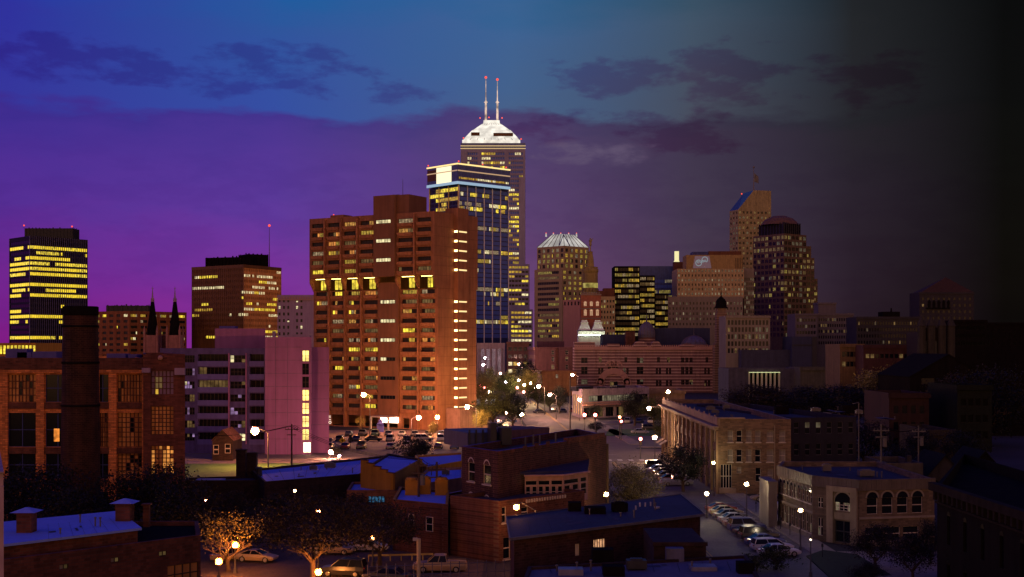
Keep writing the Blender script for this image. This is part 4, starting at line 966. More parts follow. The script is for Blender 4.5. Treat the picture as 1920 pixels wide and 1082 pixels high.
for k in range(5): u = X(1740 + k * 9, 800) - X(1724, 800); b.fbox(F, u, u + 1.4, Z(577, 800), Z(566, 800), .003, .6); b.lathe(F.p(u + .7, 0, .5)[:2], [(.8, Z(566, 800)), (0.05, Z(562, 800))], 6)
b.fbox(F, X(1736, 800) - X(1724, 800), X(1781, 800) - X(1724, 800), Z(579, 800), Z(577, 800), .003, 1.0); b.build('balcony', NEARBLK, o)
block(1789, 1850, 560, 600, 'very dark flat roofed block below the pyramid roofed tower', NEARBLK, 12, 3, pitch=3.4, prob=0, panes=[G_BLK])
block(1846, 1990, 620, 605, 'nearly black flat block at the far right edge of the skyline', NEARBLK, 14, 3, prob=0, panes=[G_BLK])
block(1619, 1725, 420, 647, 'long low red brick block with a row of small pale windows', mat('dim_red_brick', (.055, .022, .022)), 11, 1, ww=1.2, hh=1.4, prob=.5)
block(1575, 1620, 430, 645, 'small tan lit wall between the blue stage block and the red brick block', mat('lit_tan', (.13, .08, .04)), 5, 2, prob=.2)  # light on this wall put into its lighter tan
# ================================================================ the middle distance
# --- brick apartment tower with an overhanging top
A, B, C = P(588, 374), P(821, 352), P(893, 366)
lo = tri_plan(A, B, C); F0, F1 = Fr(A, B), Fr(B, C)
o = bld('apartment_tower', 'huge brown brick apartment tower with overhanging upper floors in the centre', 'apartment tower', mid(lo))
LO_Z0, PT = 4.2, 2.68; NLO = 13; ZT0 = LO_Z0 + NLO * PT; ZT1 = ZT0 + 3.6; NUP = 6; ZTOP = ZT1 + NUP * PT + 1.4
OV = 1.9
up = [F0.p(0, 0, OV)[:2], F0.p(F0.L, 0, OV)[:2], F1.p(F1.L + .7, 0, 0)[:2]]
up[1] = (up[1][0], up[1][1]); U0 = Fr(up[0], up[1]); U1 = Fr(up[1], up[2]); upl = tri_plan(*up)
fr = lambda px: (px - 588) / (821 - 588)
bays = [(.012, .128), (.146, .262), (.280, .396), (.414, .538), (.715, .848), (.865, .985)]; shaft = (.552, .700)
def apt(F, z0, n):
    ops = []
    for r in range(n):
        for a, c in bays: ops.append((F.L * a + .35, F.L * c - .35, z0 + r * PT + 1.35, z0 + r * PT + 2.5))
    return ops
def shaft_ops(F, z0, n, step=2, off=1): return [(F.L * shaft[0] + .7, F.L * shaft[1] - .7, z0 + r * PT + 1.4, z0 + r * PT + 2.5) for r in range(off, n, step)]
lops, uops = apt(F0, LO_Z0, NLO), apt(U0, ZT1, NUP)
ls, us = shaft_ops(F0, LO_Z0, NLO), shaft_ops(U0, ZT1, NUP, 2, 1)
w = MB()
gops = [(F0.L * a + .3, F0.L * c - .3, .3, 3.4) for a, c in bays if a < .5] + [(F0.L * .56, F0.L * .69, .2, 3.2), (F0.L * .73, F0.L * .78, .2, 3.0)]
w.wall(F0, 0, ZT0, lops + ls + gops, .55); w.wall(F1, 0, ZT1, (), .3)
for i in (2, 3): w.wall(Fr(lo[i], lo[(i + 1) % 4]), 0, ZT1)
tr_ops = []
w.wall(U0, ZT1 - .02, ZTOP, uops + us, .55); w.wall(U1, ZT1 - 3.4, ZTOP)
for i in (2, 3): w.wall(Fr(upl[i], upl[(i + 1) % 4]), ZT1, ZTOP)
w.q([F0.p(0, ZT1), U0.p(0, ZT1 - .02), U0.p(0, ZT1 + 1, 0), F0.p(0, ZT1 + 1)])
ip = inset(upl, .4)
for i in range(4):
    j = (i + 1) % 4; w.q([(*upl[i], ZTOP), (*upl[j], ZTOP), (*ip[j], ZTOP), (*ip[i], ZTOP)]); w.q([(*ip[j], ZTOP - 1), (*ip[i], ZTOP - 1), (*ip[i], ZTOP), (*ip[j], ZTOP)])
# sloping underside fins of the transition storey and the soffit
for k, a in enumerate((0, .137, .271, .405, .545, .707, .857, 1.0)):
    u = F0.L * a; u0, u1 = max(0, u - .3), min(F0.L, u + .3)
    pts = [(0, ZT0 - .2), (OV, ZT0 + 2.4), (OV, ZT1), (0, ZT1)]
    for s in (u0, u1): w.q([F0.p(s, z, ww) for ww, z in pts])
    w.q([F0.p(u0, pts[0][1], 0), F0.p(u1, pts[0][1], 0), F0.p(u1, pts[1][1], OV), F0.p(u0, pts[1][1], OV)]); w.q([F0.p(u0, pts[1][1], OV), F0.p(u1, pts[1][1], OV), F0.p(u1, ZT1, OV), F0.p(u0, ZT1, OV)])
w.q([F0.p(0, ZT1 - .03), F0.p(F0.L, ZT1 - .03), F0.p(F0.L, ZT1 - .03, OV), F0.p(0, ZT1 - .03, OV)])
def spandrels(F, z0, n, wb):
    for r in range(n):
        for a, c in bays:
            u0, u1 = F.L * a + .12, F.L * c - .12; zb = z0 + r * PT - .02; zt = zb + 1.28
            e = .5
            p = [F.p(u0, zb + .35, .01), F.p(u1, zb + .35, .01), F.p(u1 - e, zb + .35, .55), F.p(u0 + e, zb + .35, .55)]
            t = [F.p(u0, zt, .01), F.p(u1, zt, .01), F.p(u1 - .1, zt, .75), F.p(u0 + .1, zt, .75)]
            w.q([p[3], p[2], t[2], t[3]]); w.q([t[0], t[3], t[2], t[1]]); w.q([p[0], p[3], t[3], t[0]]); w.q([p[2], p[1], t[1], t[2]]); w.q([p[0], p[1], p[2], p[3]])
spandrels(F0, LO_Z0, NLO, 0); spandrels(U0, ZT1, NUP, 0)
for F, z0, z1 in ((F0, 0, ZT0 - .2), (U0, ZT1, ZTOP - .3)):
    for a in (.137, .271, .405, .857): w.fbox(F, F.L * a - .22, F.L * a + .22, z0, z1, .003, .85)
w.build('wall', BRK_TWR, o)
b = MB()
for r in range(1, NLO + 1): b.fbox(F1, .05, F1.L * .4, LO_Z0 + r * PT, LO_Z0 + r * PT + .10, .003, .03); b.fbox(F1, F1.L * .68, F1.L - .05, LO_Z0 + r * PT, LO_Z0 + r * PT + .10, .003, .03)
for r in range(NUP): b.fbox(U1, .05, U1.L * .4, ZT1 + r * PT, ZT1 + r * PT + .10, .003, .03); b.fbox(U1, U1.L * .7, U1.L - .05, ZT1 + r * PT, ZT1 + r * PT + .10, .003, .03)
b.build('floor_band', mat('band_brick', (.19, .082, .045), .9, .3, .3), o)
b = MB(); b.q([(*p, ZTOP - .95) for p in ip]); b.build('roof', ROOF_DK, o)
b = MB(); zs = Z(365, 356); b.fbox(U0, U0.L * .545, U0.L * .712, ZT1, zs, .003, 1.0); b.fbox(U0, U0.L * .545, U0.L * .712 + 4, ZTOP - .9, zs, -9, -.2, 0, True)
b.fbox(F0, F0.L * .545, F0.L * .707, 3.4, ZT0 + 2, .003, .8)
b.build('lift_shaft', mat('shaft_brick', (.19, .085, .045), .9, .2, .3), o)
b = MB(); b.fbox(U0, U0.L * .71, U0.L * .735, ZTOP - .9, zs + .6, -8.5, -7.9, 0, True); b.fbox(U0, U0.L * .60, U0.L * .66, zs, zs + .7, -6, -4, 0, True); x, y, _ = U0.p(U0.L * .68, 0, -5); b.tube((x, y, zs), (x, y, zs + 5), .1, .05, 5); b.build('antenna', POLE, o)
b = MB(); b.fbox(U0, U0.L * .14, U0.L * .25, ZTOP - .9, ZTOP + .9, -6, -2, 0, True); b.build('roof_hatch', BRK_TWR, o)
beacon(o, *U0.p(U0.L * .15, 0, -3)[:2], ZTOP + .9, .35, .1); beacon(o, *U0.p(U0.L * .56, 0, -3)[:2], zs, .35, .1)
APT = [mat('curtain_dark', (.03, .022, .018), .5), L_GOLD, L_YEL, L_ORNG, L_DIM, L_PALE2, L_AMB, L_YEL2, L_DIM]
allw = [(U0, q_) for q_ in uops] + [(F0, q_) for q_ in lops]
for F, q_ in allw: windows(o, F, [q_], FR_DK, APT, random.choices((.22, .45, .85), (.45, .33, .22))[0], -.5, 5, 1, .12, cap=90)
for F, q_ in [(U0, us[0]), (U0, us[1]), (U0, us[2])] + [(F0, q_) for q_ in ls]:
    q2 = (q_[0], q_[1], q_[2], q_[3] - .1); zc_ = q_[2]
    windows(o, F, [q2], FR_DK, [G_DK, L_PALE], 1 if random.random() < .75 else .2, 1.03 if F is U0 else .83, 5, 1, .12, cap=110)
tw = MB(); cold = []
for k, (a, c) in enumerate(bays):
    q_ = (F0.L * a + .4, F0.L * c - .4, ZT0 + .3, ZT1 - .3)
    h = (q_[1] - q_[0]); q2 = (q_[0] + h * random.uniform(.25, .5), q_[1] - h * .1, q_[2], q_[3] - .2)
    windows(o, F0, [q2], FR_DK, [L_YEL, L_YEL], 1, .05, 2, 1, .12, cap=120)
    b = MB(); b.fbox(F0, q_[0] + .5, q_[1] - .5, ZT1 - .2, ZT1 - .08, .5, .75, 0, True); b.build('soffit_light', glow('soffit_glow', (1, .78, .18), 9), o)
# stair bay on the blank face, its slots lit at every floor
sb = MB(); u0, u1 = F1.L * .40, F1.L * .68; PRO = 1.5
slots = [LO_Z0 + r * PT + 1.6 for r in range(-1, NLO - 1)] + [ZT1 + r * PT + 1.5 for r in range(0, NUP - 1)]
Fs = Fr(F1.p(u0, 0, PRO)[:2], F1.p(u1, 0, PRO)[:2]); Fl = Fr(F1.p(u0, 0, .003)[:2], F1.p(u0, 0, PRO)[:2])
zst = ZTOP + 1.6
sb.wall(Fs, 0, zst, [(.5, Fs.L - .5, z + .05, z + .5) for z in slots], .3); sb.wall(Fl, 0, zst, [(.2, Fl.L - .1, z, z + .55) for z in slots], .3)
sb.wall(Fr(F1.p(u1, 0, PRO)[:2], F1.p(u1, 0, .003)[:2]), 0, zst); sb.q([F1.p(u0, zst, -3), F1.p(u0, zst, PRO), F1.p(u1, zst, PRO), F1.p(u1, zst, -3)]); sb.wall(Fr(F1.p(u0, 0, -3)[:2], F1.p(u0, 0, 0)[:2]), ZTOP - 1, zst)
sb.build('stair_bay', BRK_TWR, o)
SLOT = glow('stair_slot_light', (1, .74, .32), 1.15); SLOTL = glow('stair_side_light', (1, .70, .22), 7)
for z in slots:
    b = MB(); b.q([Fs.p(.15, z, -.2), Fs.p(Fs.L - .15, z, -.2), Fs.p(Fs.L - .15, z + .55, -.2), Fs.p(.15, z + .55, -.2)]); b.q([Fl.p(.2, z, -.1), Fl.p(Fl.L - .1, z, -.1), Fl.p(Fl.L - .1, z + .55, -.1), Fl.p(.2, z + .55, -.1)], 1); b.build('stair_light', [SLOT, SLOTL], o)
# entrance canopy, bright
b = MB(); b.fbox(F0, F0.L * .555, F0.L * .70, 3.3, 3.6, .9, 5, 0, True); b.fbox(F0, F0.L * .555, F0.L * .562, 0, 3.3, 4.6, 5, 0, True); b.fbox(F0, F0.L * .69, F0.L * .70, 0, 3.3, 4.6, 5, 0, True); b.build('entrance_canopy', FR_WH, o)
b = MB(); b.fbox(F0, F0.L * .56, F0.L * .70, 1.6, 3.2, .3, .4, 0, True); b.build('entrance_light', glow('entrance_glow', (1, .72, .5), 6), o)
b = MB(); b.fbox(F1, F1.L * .2, F1.L * .95, 0, 6.0, .01, 5, 0, True); b.build('annex', mat('annex_pink', (.26, .14, .12)), o)
b = MB(); b.fbox(F1, F1.L * .62, F1.L * .8, 1.2, 4.8, 5.003, 5.06); b.build('service_door', G_DK, o)

# --- mauve-lit mid-rise with balconies and a lit stair
o = bld('midrise_block', 'mauve-lit concrete mid-rise with balconies and one lit stair window strip', 'apartment block', P(420, 284))
d = 276; A, C = P(300, d + 1), P(497, d); pl = sight_plan(A, C, 18); F = Fr(A, C); zt = Z(653, d); pt = 2.82; n = 8
w = MB(); Fx = lambda px: (px - 300) / 197 * F.L
ops = []; winb = [(345, 366), (431, 461)]; balc = [(371, 428), (468, 495)]
for r in range(n - 1):
    z = zt - 1.0 - (r + 1) * pt
    for a, c in winb: ops.append((Fx(a) + .1, Fx(c) - .1, z + .75, z + 2.3))
bops = []
for r in range(n - 1):
    z = zt - 1.0 - (r + 1) * pt
    for a, c in balc: bops.append((Fx(a), Fx(c), z + .1, z + 2.55))
shell(o, pl, 0, zt, mat('mauve_shadow', (.062, .045, .16)), ROOF_DK, {0: ops + bops}, dep=1.3, coping=LILAC)  # shaded copy of the mauve, shade put into the wall colour
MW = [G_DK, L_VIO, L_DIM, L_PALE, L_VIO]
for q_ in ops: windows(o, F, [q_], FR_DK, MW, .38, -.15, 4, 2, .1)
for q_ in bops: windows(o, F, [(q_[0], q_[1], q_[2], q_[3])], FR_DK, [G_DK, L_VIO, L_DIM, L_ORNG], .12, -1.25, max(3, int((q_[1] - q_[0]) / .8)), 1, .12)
for q_ in bops:
    b = MB(); b.fbox(F, q_[0] - .05, q_[1] + .05, q_[2] - .15, q_[2] + .95, -.25, .12, 0, True); b.build('balcony', SLATEB, o)
b = MB(); b.fbox(F, Fx(428.5), Fx(431), 2, zt - 1, .003, .3); b.fbox(F, Fx(461), Fx(463), 2, zt - 1, .003, .3); b.build('pilaster', MAUVE, o)
pp = sight_plan(P(403, d + 6), P(498, d + 6), 9); b = MB(); b.prism(pp, zt - .9, Z(616, d + 6)); b.build('penthouse', MAUVE, o)
b = MB(); x, y = P(428, d + 9); b.box(x - 2, x + 1.5, y, y + 3, Z(616, d + 6), Z(611, d + 6)); b.build('roof_unit', SLATEB, o)
d2 = 273; q = sight_plan(P(497, d2), P(584, d2), 16); Fq = Fr(q[0], q[1]); zq = Z(632, d2); us_ = [Fq.L * .80, Fq.L * .945]
so_ = [(us_[0], us_[1], zq - 3.2 - r * 2.8 - 2.0, zq - 3.2 - r * 2.8 + .35) for r in range(7)]
w = shell(o, q, 0, zq, MAUVE, ROOF_DK, {0: so_ + [(us_[0] + .2, us_[1] + .4, .4, 2.6)]}, dep=.35, coping=PINKW, name='stair_tower')
for r, q_ in enumerate(so_): windows(o, Fq, [q_], FR_DK, [G_DK, lit('stair_yellow', (1, .72, .20), 2.0, .7, .6)] if 'stair_yellow' not in MATS else [G_DK, MATS['stair_yellow']], 0 if r in (1, 2) else 1, -.25, 2, 2, .1)
windows(o, Fq, [(us_[0] + .2, us_[1] + .4, .4, 2.6)], FR_WH, [L_WHITE, L_WHITE], 1, -.2, 2, 1, .1, name='door')
b = MB(); b.fbox(Fq, 0, Fq.L * .45, zq, zq - .1, -3, -.5); b.fbox(Fq, Fq.L * .1, Fq.L * .16, zq - 1, zq + 1.3, -4, -3, 0, True); b.fbox(Fq, Fq.L * .45, Fq.L * .9, zq - .9, zq + .6, -6, -3, 0, True); b.build('roof_unit', LILAC, o)
q = sight_plan(P(584.4, 277), P(617, 277), 14); shell(o, q, 0, Z(651, 277), MAUVE, ROOF_DK, coping=PINKW, name='side_wing')
b = MB(); Fw = Fr(q[0], q[1])
for k in range(8): b.fbox(Fq, 0, Fq.L, zq - 2 - k * 2.8, zq - 1.9 - k * 2.8, .003, .04) if False else [b.fbox(Fq, a_, c_, zq - 2.2 - k * 2.8, zq - 2.08 - k * 2.8, .003, .04) for a_, c_ in ((0, us_[0] - .1), (us_[1] + .1, Fq.L))]
for k in range(7): b.fbox(Fw, 0, Fw.L, zq - 5 - k * 2.8, zq - 4.88 - k * 2.8, .003, .04)
for u in (.22, .48): b.fbox(Fq, Fq.L * u, Fq.L * u + .12, 0, zq - .2, .005, .045)
b.build('panel_joint', mat('joint_dark', (.14, .075, .165)), o)  # joints a little darker than the wall
Fw = Fr(q[0], q[1]); b = MB()                                          # vertical sign with worn letters
for k, zz in enumerate((778, 790, 793, 798)): pass
ring(b, Fr(P(616.6, 276.6), P(621, 276.6)), .25, Z(792, 276.6), .17, .32, .02); b.fbox(Fr(P(616.6, 276.6), P(621, 276.6)), .05, .45, Z(787.5, 276.6), Z(786, 276.6), 0, .05); 
for s in (0, .15, .3): b.fbox(Fr(P(616.6, 276.6), P(621, 276.6)), .02 + s, .10 + s, Z(783.5, 276.6), Z(779, 276.6), 0, .05)
b.build('sign_letters', glow('sign_white', (.9, .75, .6), .9), o)

# --- brick factory and its chimney
o = bld('factory', 'old orange brick factory with tall many paned windows at left', 'factory', P(100, 180))
d = 170; A, C = P(-170, d), P(268, d); pl = sight_plan(A, C, 40, .08); F = Fr(A, C); zt = Z(671, d); Fx = lambda px: (px + 170) / 438 * F.L
cols = [(-150, -110), (-100, -55), (-40, 0), (15, 67), (85, 130), (140, 170), (180, 203), (220, 266)]; rows = [(702, 754), (774, 838), (846, 898), (922, 985)]
ops = [(Fx(a), Fx(c), Z(y1, d), Z(y0, d)) for y0, y1 in rows for a, c in cols]
shell(o, pl, 0, zt, BRK_FAC, ROOF_DK, {0: ops}, dep=.4, coping=BRK_DK)
b = MB()
for a in (0, 68, 132, 172, 204, 268): b.fbox(F, Fx(a) + .1, Fx(min(a + 16, 268)) - .05, 0, zt - 1.9, .003, .22)
b.fbox(F, 0, F.L, zt - 2.0, zt - 1.6, .003, .3); b.build('pilaster', BRK_FAC, o)
b = MB(); b.fbox(F, 0, F.L, zt - 1.55, zt - .003, .003, .12)
for y0, y1 in rows: b.fbox(F, 0, F.L, Z(y1, d) - .9, Z(y1, d) - .05, .003, .1)
b.build('spandrel_band', BRK_DK, o)
FW = [mat('dusty_pane', (.34, .13, .035), .35, .35, .6), mat('dusty_pane_pale', (.55, .24, .07), .35, .35, .6), G_DK]
def fac_window(F, q_, k, dark):
    if dark: windows(o, F, [q_], mat('blue_steel_frame', (.05, .06, .22)), [G_DK], 0, -.3, 2, 2, .10)
    else: windows(o, F, [q_], BRK_DK, [FW[0], FW[1], FW[1], FW[0], FW[1], FW[2]], .7, -.3, 6 if k else 8, 7 if k else 4, .12)
for i, q_ in enumerate(ops):
    c, r = i % 8, i // 8
    fac_window(F, q_, r > 0, (c == 4) or (c == 6 and r != 1) or (c == 3 and r in (1, 2)))
b = MB(); q_ = (Fx(100), Fx(110), Z(828, d), Z(804, d)); b.fbox(F, *q_, -.28, -.2); b.build('lit_pane', lit('factory_lamp', (1, .30, .04), 1.4, 1.2), o)
d2 = 168; A2, C2 = P(268.5, d2), P(347, d2); q = sight_plan(A2, C2, 40, .08); Fc = Fr(A2, C2); z2 = Z(664, d2)
cops = [(Fc.L * .18, Fc.L * .72, Z(y1, d2), Z(y0, d2)) for y0, y1 in ((695, 740), (762, 815), (836, 890), (912, 965))]
shell(o, q, 0, z2, mat('tower_dark_brick', (.13, .04, .028), .9, .35, .5, brick=(.24, (.1, .04, .03))), ROOF_DK, {0: cops}, dep=.4, coping=BRK_DK, name='corner_tower')
for k, q_ in enumerate(cops): windows(o, Fc, [q_], BRK_DK, [FW[1], L_DIM if k != 2 else L_ORNG, FW[0]] if k else [mat('dusty_violet', (.22, .12, .22), .35), L_DIM, L_GOLD], .35 if k != 2 else .75, -.3, 6, 7 if k else 4, .12)
b = MB(); b.fbox(Fc, -.05, 1.0, Z(690, d2) - .6, Z(690, d2), .003, .5); b.fbox(Fc, Fc.L * .77, Fc.L + .05, Z(690, d2) - .9, Z(690, d2), .003, .5); b.build('corbel', LILAC, o)
b = MB(); b.ball(Fc.p(Fc.L * .42, Z(671, d2), .25), .33, 8); b.build('wall_disc', PINKW, o)
b = MB()
for k, (px, ww, hh) in enumerate(((10, 3, 1.2), (32, 2, .7), (60, 3.4, .8), (200, 2.6, .5), (240, 1.2, .4))): x, y = P(px, d + 9); b.box(x, x + ww, y, y + 2.5, zt - .9, zt + hh)
b.build('roof_unit', SLATEB, o)

d = 158; x, y = P(151, d); o = bld('chimney_stack', 'tall dark round brick chimney stack in front of the factory', 'chimney', (x, y))
s = d / 2400; b = MB(); b.lathe((x, y), [(37 * s, 0), (34.5 * s, Z(780, d)), (31.5 * s, Z(592, d))], 28)
b.build('shaft', mat('chimney_brick', (.030, .010, .007), .9, .6, .7, brick=(.22, (.07, .03, .02))), o, True)
b = MB(); b.lathe((x, y), [(31.5 * s, Z(592, d)), (32.8 * s, Z(590, d)), (32.8 * s, Z(576, d)), (31 * s, Z(574.5, d)), (26 * s, Z(574.5, d)), (26 * s, Z(585, d))], 28)
for yy in (612, 680, 760): b.lathe((x, y), [(33.2 * s + (yy - 600) * .012 * s, Z(yy + 2, d)), (33.6 * s + (yy - 600) * .014 * s, Z(yy, d)), (33.2 * s + (yy - 600) * .012 * s, Z(yy - 2, d))], 28)
b.build('rim', NEARBLK, o)

# --- striped temple theatre
d = 640; A, C = P(1077, d), P(1367, d); pl = quad_plan(A, C, 45); F = Fr(A, C); zt = Z(651, d); k_ = d / 2400; Fx = lambda px: (px - 1077) * k_
o = bld('temple_theatre', 'wide striped brown temple theatre with domes and a slim minaret', 'theatre', mid(pl))
def zz(Y): return Z(600 + Y / 4.508, d)
def fx(Xz): return Fx(1060 + Xz / 4.508)
ops = []
for a, c in ((134, 188), (602, 660)): ops += [(fx(a), fx(c), zz(365), zz(318)), (fx(a), fx(c), zz(458), zz(395)), (fx(a), fx(c), zz(545), zz(503))]
for a in (283, 500, 776, 860, 1185): ops.append((fx(a), fx(a + 24), zz(360), zz(315)))
for a in (278, 302, 490, 516, 764, 790, 850, 876, 1174, 1202): ops.append((fx(a), fx(a + 20), zz(460), zz(404)))
for a in (766, 792, 850, 880, 1176, 1204): ops.append((fx(a), fx(a + 22), zz(560), zz(508)))
for a in (978, 1015, 1050): ops += [(fx(a), fx(a + 27), zz(360), zz(318)), (fx(a), fx(a + 27), zz(462), zz(396)), (fx(a), fx(a + 30), zz(548), zz(505))]
for a in (360, 395, 428): ops.append((fx(a), fx(a + 28), zz(458), zz(396)))
ops.append((fx(376), fx(444), 0.3, zz(520)))
shell(o, pl, 0, zt, STRIPED, ROOF_DK, {0: ops}, dep=.5)
windows(o, F, ops, mat('theatre_frame', (.09, .05, .04)), [G_DK, L_DIM, L_FAINT], .12, -.4, 2, 2, .2)
b = MB()
for a in (90, 245, 350, 455, 595, 670, 720, 970, 1085, 1128, 1250): b.fbox(F, fx(a) - .5, fx(a) + .5, 0, zt - 1.2, .003, .35)
b.build('pilaster', STRIPED, o)
b = MB(); b.fbox(F, 0, F.L, zt - 1.3, zt - .7, .003, .7); b.fbox(F, 0, F.L, zt - .7, zt + .3, .003, .4)
for k in range(70): b.fbox(F, F.L * k / 70, F.L * (k + .5) / 70, zt + .3, zt + 1.1, -.3, .35)
b.build('cornice', PINKW, o)
b = MB(); b.fbox(F, fx(75), fx(250), zt, zz(185), -8, .3, 0, True); b.fbox(F, fx(355), fx(458), zt, zz(200), -4, .5, 0, True); b.build('corner_pavilion', STRIPED, o)
b = MB(); ring(b, F, fx(408), zz(545), 5.2, 8.2, .45, 0, 180); ring(b, F, fx(295), zz(525), .9, 2.0, .45); ring(b, F, fx(522), zz(525), .9, 2.0, .45)
for a in (374, 409, 443): ring(b, F, fx(a), zz(385), 1.6, 2.4, .45, 0, 180, 0, 10)
b.build('arch', PINKW, o)
for a, c in ((575, 690), (722, 808), (965, 1090)):
    b = MB(); n_ = 12; u0, u1 = fx(a), fx(c); cu = (u0 + u1) / 2; hw = (u1 - u0) / 2; h = zz(178 if a < 900 else 200) - zt
    pts = [F.p(cu + hw * math.cos(math.pi * k / n_), zt + .1 + h * math.sin(math.pi * k / n_) ** .8, .5) for k in range(n_ + 1)]
    b.q(pts); b.q([F.p(u0, zt, .5), F.p(u0, zt, -3), F.p(u1, zt, -3), F.p(u1, zt, .5)])
    for k in range(n_):
        p0, p1 = pts[k], pts[k + 1]; b.q([p0, p1, (p1[0], p1[1] + 4, p1[2]), (p0[0], p0[1] + 4, p0[2])])
    b.build('gable', STRIPED, o)
def dome(px, rpx, y0, y1, prof, label=None, dd=655):
    x, yy = P(px, dd); b = MB(); r = rpx * dd / 2400; za, zb_ = Z(y0, dd), Z(y1, dd); h = zb_ - za
    b.lathe((x, yy), [(r * 1.04, zt - 1), (r * 1.04, za - .5), (r * 1.12, za - .4), (r * 1.12, za)], 24, 1); b.lathe((x, yy), [(r * p, za + h * q_) for p, q_ in prof], 24)
    b.tube((x, yy, zb_ - .3), (x, yy, zb_ + 4), .35, .06, 6); D_ = b.build('dome', [LEAD, STRIPED], o, False)
    rb = MB()
    for k in range(16):
        a = k * math.pi / 8
        for (p, q_), (p2, q2) in zip(prof, prof[1:]): rb.tube((x + r * p * math.cos(a), yy + r * p * math.sin(a), za + h * q_), (x + r * p2 * math.cos(a), yy + r * p2 * math.sin(a), za + h * q2), .18, n=4, cap=False)
    rb.build('dome_rib', mat('dome_rib', (.14, .10, .11)), D_)
dome(1212.5, 15.5, 633, 603, [(.98, 0), (1.02, .2), (.97, .42), (.82, .64), (.56, .84), (.25, .96), (.02, 1.0)])
dome(1301, 24, 646, 629, [(1, 0), (.95, .25), (.82, .5), (.6, .76), (.33, .93), (.02, 1.0)])
b = MB(); b.fbox(F, fx(760), fx(1265), zt - .9, zz(64), -38, -16, 0, True); b.fbox(F, fx(330), fx(600), zt - .9, zz(120), -30, -14, 0, True); b.build('stage_house', NAVY, o)
b = MB(); b.fbox(F, fx(520), fx(600), zt - .9, zz(95), -12, -6, 0, True); b.build('chimney', BRK_DK, o)
mx, my_ = P(1352, 634); b = MB(); h = 10 * 634 / 2400; zb_ = Z(588, 634)
b.box(mx - h - 1, mx + h + 1, my_ - h - 1, my_ + h + 1, 0, Z(650, 634)); b.box(mx - h, mx + h, my_ - h, my_ + h, Z(650, 634), zb_); mn = b.build('minaret', mat('minaret_stripe', (.13, .075, .05), .9, .2, .3, stripe=(1.2, (.24, .15, .10))), o)
b = MB(); b.box(mx - h - .8, mx + h + .8, my_ - h - .8, my_ + h + .8, Z(647, 634), Z(643, 634)); b.box(mx - h * .8, mx + h * .8, my_ - h * .8, my_ + h * .8, zb_, Z(578, 634)); b.build('belfry', mat('belfry_stone', (.17, .11, .08)), mn)
b = MB(); r = 12 * 634 / 2400; b.lathe((mx, my_), [(r * 1.05, Z(578, 634)), (r * .92, Z(575, 634)), (r * .8, Z(570, 634)), (r * .82, Z(566, 634)), (r * .6, Z(561, 634)), (r * .2, Z(557, 634)), (.3, Z(555, 634)), (.05, Z(537, 634))], 16); b.build('cupola', NEARBLK, mn)

# --- grey blue blocks right of the theatre
block(1367.6, 1390, 642, 655, 'narrow striped wing at the right end of the temple theatre', mat('faint_stripe', (.10, .05, .045), .9, .2, .3, stripe=(1.35, (.15, .09, .07))), 0, 0, cornice=False, name='theatre_wing')
o, F, zt = block(1390, 1484, 592, 656, 'blank slate blue warehouse wall right of the striped theatre', mat('slate_wall', (.040, .040, .075)), 0, 0, cornice=False, name='warehouse')
o, F, zt = block(1484.5, 1531, 588, 631, 'tall navy blank box with a tan side strip beside the slate warehouse', NAVY, 0, 0, cornice=False, name='warehouse')
b = MB(); b.fbox(F, F.L * .82, F.L + .1, 0, zt - .1, .003, .3); b.fbox(F, 0, F.L * .8, Z(648, 588), Z(646, 588), .003, .25); b.build('wall_strip', LIME4, o)
A, C = P(1366, 480), P(1500, 480); pl = quad_plan(A, C, 24); F = Fr(A, C); zt = Z(691, 480); k_ = 480 / 2400
o = bld('portico_hall', 'low grey hall with a lit greenish portico of square columns', 'building', mid(pl))
op = ((1403 - 1366) * k_, (1463 - 1366) * k_, 2, Z(697, 480)); shell(o, pl, 0, zt, mat('hall_grey', (.07, .065, .085)), ROOF_MD, {0: [op]}, dep=2.2, para=.4)
b = MB(); b.fbox(F, op[0] - .1, op[1] + .1, op[2] - .1, op[3] + .1, -2.6, -2.15); b.build('back_wall', NEARBLK, o)
for k in range(8):
    u = op[0] + .35 + k * (op[1] - op[0] - .7) / 7; b = MB(); b.fbox(F, u - .33, u + .33, op[2], op[3], -.8, -.2, 0, True); b.build('column', mat('column_pale', (.55, .55, .38), .8, .15, .5), o)
block(1500.5, 1616, 470, 689, 'low pale wall building to the right of the lit portico hall', mat('pale_grey_wall', (.075, .07, .055)), 0, 0, cornice=True, name='pale_block')

pz = Z(697, 480)
b = MB(); b.fbox(Fr(P(1366, 480), P(1500, 480)), op[0] + .2, op[1] - .2, pz - .3, pz - .15, .6, .9, 0, True); b.build('eave_lamp', glow('eave_greenish', (.8, .9, .45), 1.2), ROOTS[-2])
